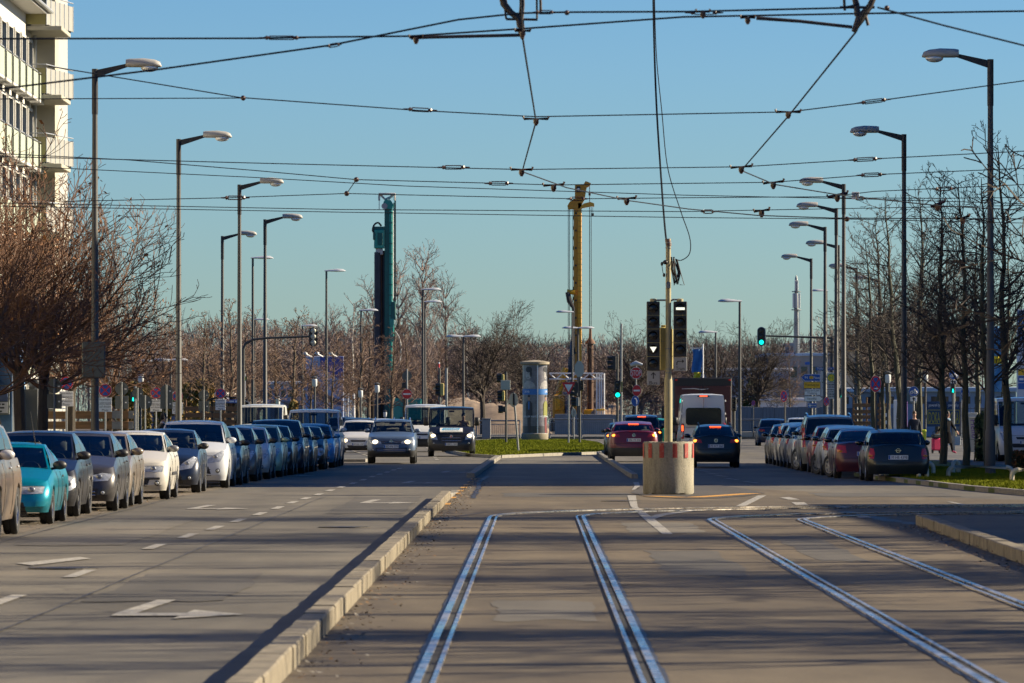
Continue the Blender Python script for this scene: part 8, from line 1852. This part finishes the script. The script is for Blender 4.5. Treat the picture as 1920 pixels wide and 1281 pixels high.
J, Rr, B, reg = standing(.03, arm_l=((-.27, .1, 1.13), (-.26, .26, .95)), arm_r=((.30, -.1, 1.16), (.42, -.2, .95)), step=.22); w = person('person', 'woman in a long black coat with blue scarf walking with a pink trolley', J, Rr, B, (X(1775.5, 236), 236, .106), .9, [SKIN, COAT, COAT, M('shoe_pink', (.4, .04, .10), .6)], reg, hair=HAIR)
m = MB(); m.lathe([(.20, 0), (.235, .02), (.19, .42), (.165, .50)], (0, 0, .42), COAT, 20, cap=False); m.build('coat_skirt', w, 60); m = MB(); m.lathe([(.12, 0), (.135, .03), (.12, .07), (.075, .11)], (0, -.03, 1.40), M('scarf_blue', (.16, .24, .32), .9), 18); m.build('scarf', w, 60)
t = thing('shopping_trolley', 'pink shopping trolley bag with dark flap pulled by the woman', 'trolley', (X(1754.5, 237), 236.6, .106), .3); PINK = M('trolley_pink', (.62, .03, .12), .7, var=.12); m = MB(); m.bbox(-.19, .19, -.15, .15, .12, .66, PINK, .05); m.build('bag', t, 40); m = MB(); m.bbox(-.20, .20, -.17, .16, .64, .84, M('trolley_flap', (.03, .045, .055), .7), .05); m.build('flap', t, 40)
for sg in (-1, 1): m = MB(); m.lathe([(.03, -.02), (.08, -.02), (.085, 0), (.08, .02), (.03, .02)], (sg * .16, .05, .085), RUBBER, 16, 'x'); m.build('wheel', t, 40)
m = MB(); m.tube([(-.1, .16, .1), (-.1, .17, .9), (.1, .2, 1.02), (.24, .1, 1.02)], .013, DARKMET, 6); m.build('handle', t, 60)
# drivers
def driver(label, x, y, z, top, hair, sc=1.0):
    J = dict(pelvis=(0, .05, .12), waist=(0, .10, .28), chest=(0, .16, .48), neck0=(0, .17, .62), neck=(0, .15, .69), jaw=(0, .115, .75), head=(0, .13, .84), crown=(0, .13, .905), shL=(-.19, .14, .58), elL=(-.25, -.06, .40), wrL=(-.14, -.28, .46), shR=(.19, .14, .58), elR=(.25, -.06, .40), wrR=(.14, -.28, .46), hipL=(-.10, .0, .12), knL=(-.13, -.42, .18), anL=(-.13, -.62, -.18), hipR=(.10, 0, .12), knR=(.13, -.42, .18), anR=(.13, -.62, -.18))
    Rr = {k: .06 for k in J}; Rr.update(pelvis=(.16, .12), waist=(.15, .11), chest=(.18, .12), neck0=(.10, .08), neck=.055, jaw=(.062, .075), head=(.080, .098), crown=(.045, .055), shL=.075, shR=.075, elL=.05, elR=.05, wrL=.035, wrR=.035, hipL=.09, hipR=.09)
    B = [('pelvis', 'waist'), ('waist', 'chest'), ('chest', 'neck0'), ('neck0', 'neck'), ('neck', 'jaw'), ('jaw', 'head'), ('head', 'crown')]; reg = {b: 1 for b in B[:3]}
    for s in 'LR':
        bb = [('chest', 'sh' + s), ('sh' + s, 'el' + s), ('el' + s, 'wr' + s), ('pelvis', 'hip' + s), ('hip' + s, 'kn' + s), ('kn' + s, 'an' + s)]; B += bb; reg.update({b: 1 for b in bb[:3]}); reg.update({b: 2 for b in bb[3:]}); hand(J, Rr, B, reg, 'wr' + s, s, Vector((0, -.6, .5)), 0)
    return person('person', label, J, Rr, B, (x, y, z), 0, [SKIN, top, SUIT], reg, hair=hair)
BALD = M('hair_thin', (.30, .18, .13), .6)
driver('bald driver of the silver crossover behind its windscreen', X(734.5, 199) + .40, 200.75, .52, SUIT, BALD); driver('driver of the dark delivery van in a light camouflage top', X(846.5, 233) + .50, 234.05, .86, BEIGET, HAIR); driver('woman driver with dark hair in the white small car', X(672.5, 243.6) + .38, 245.1, .48, SUIT, HAIR)
# ------------------------------------------------------------------ camera, sun and sky
cam = bpy.data.cameras.new('camera'); co = bpy.data.objects.new('camera', cam); COL.objects.link(co); scene.camera = co
co.location = (0, 0, CAMH); co.rotation_euler = (PI / 2, 0, 0)
cam.sensor_width = 36; cam.lens = F / 1920 * 36; cam.shift_y = (HZ - 640.5) / 1920; cam.clip_start = 1; cam.clip_end = 9000
cam.dof.use_dof = True; cam.dof.focus_distance = 170; cam.dof.aperture_fstop = 9
EL, AZ = R(26), R(12)      # sun from the right, a little ahead of the camera
sd_ = Vector((math.cos(EL) * math.cos(AZ), math.cos(EL) * math.sin(AZ), math.sin(EL)))
sun = bpy.data.lights.new('sun', 'SUN'); sun.energy = 5.0; sun.angle = R(.53); sun.color = (1.0, .85, .61)
so = bpy.data.objects.new('sun', sun); COL.objects.link(so); so.rotation_euler = (-sd_).to_track_quat('-Z', 'Y').to_euler(); so.location = (60, 10, 60)
w = bpy.data.worlds.new('World'); scene.world = w; w.use_nodes = True; nt = w.node_tree; bg = nt.nodes['Background']
sky = nt.nodes.new('ShaderNodeTexSky'); sky.sky_type = 'NISHITA'; sky.sun_disc = False; sky.sun_elevation = EL; sky.sun_rotation = PI / 2 - AZ
sky.air_density = 1.0; sky.dust_density = .35; sky.ozone_density = 2.5; sky.altitude = 500
hs = nt.nodes.new('ShaderNodeHueSaturation'); hs.inputs['Saturation'].default_value = 1.35
nt.links.new(sky.outputs[0], hs.inputs['Color'])
tm = nt.nodes.new('ShaderNodeMix'); tm.data_type = 'RGBA'; tm.blend_type = 'MULTIPLY'; tm.inputs[0].default_value = 1; tm.inputs[7].default_value = (.50, .68, .95, 1)   # clear cold air: bluer than the stock haze
nt.links.new(hs.outputs[0], tm.inputs[6]); nt.links.new(tm.outputs[2], bg.inputs['Color']); bg.inputs['Strength'].default_value = .05
scene.view_settings.view_transform = 'Standard'; scene.view_settings.look = 'None'; scene.view_settings.exposure = 1.35; scene.view_settings.gamma = 1
scene.render.filter_size = 1.15
scene.render.engine = 'CYCLES'; c = scene.cycles; c.use_denoising = True; c.max_bounces = 5; c.diffuse_bounces = 2; c.glossy_bounces = 3; c.transmission_bounces = 4; c.transparent_max_bounces = 10; c.use_adaptive_sampling = True; c.adaptive_threshold = .015
c.caustics_reflective = False; c.caustics_refractive = False
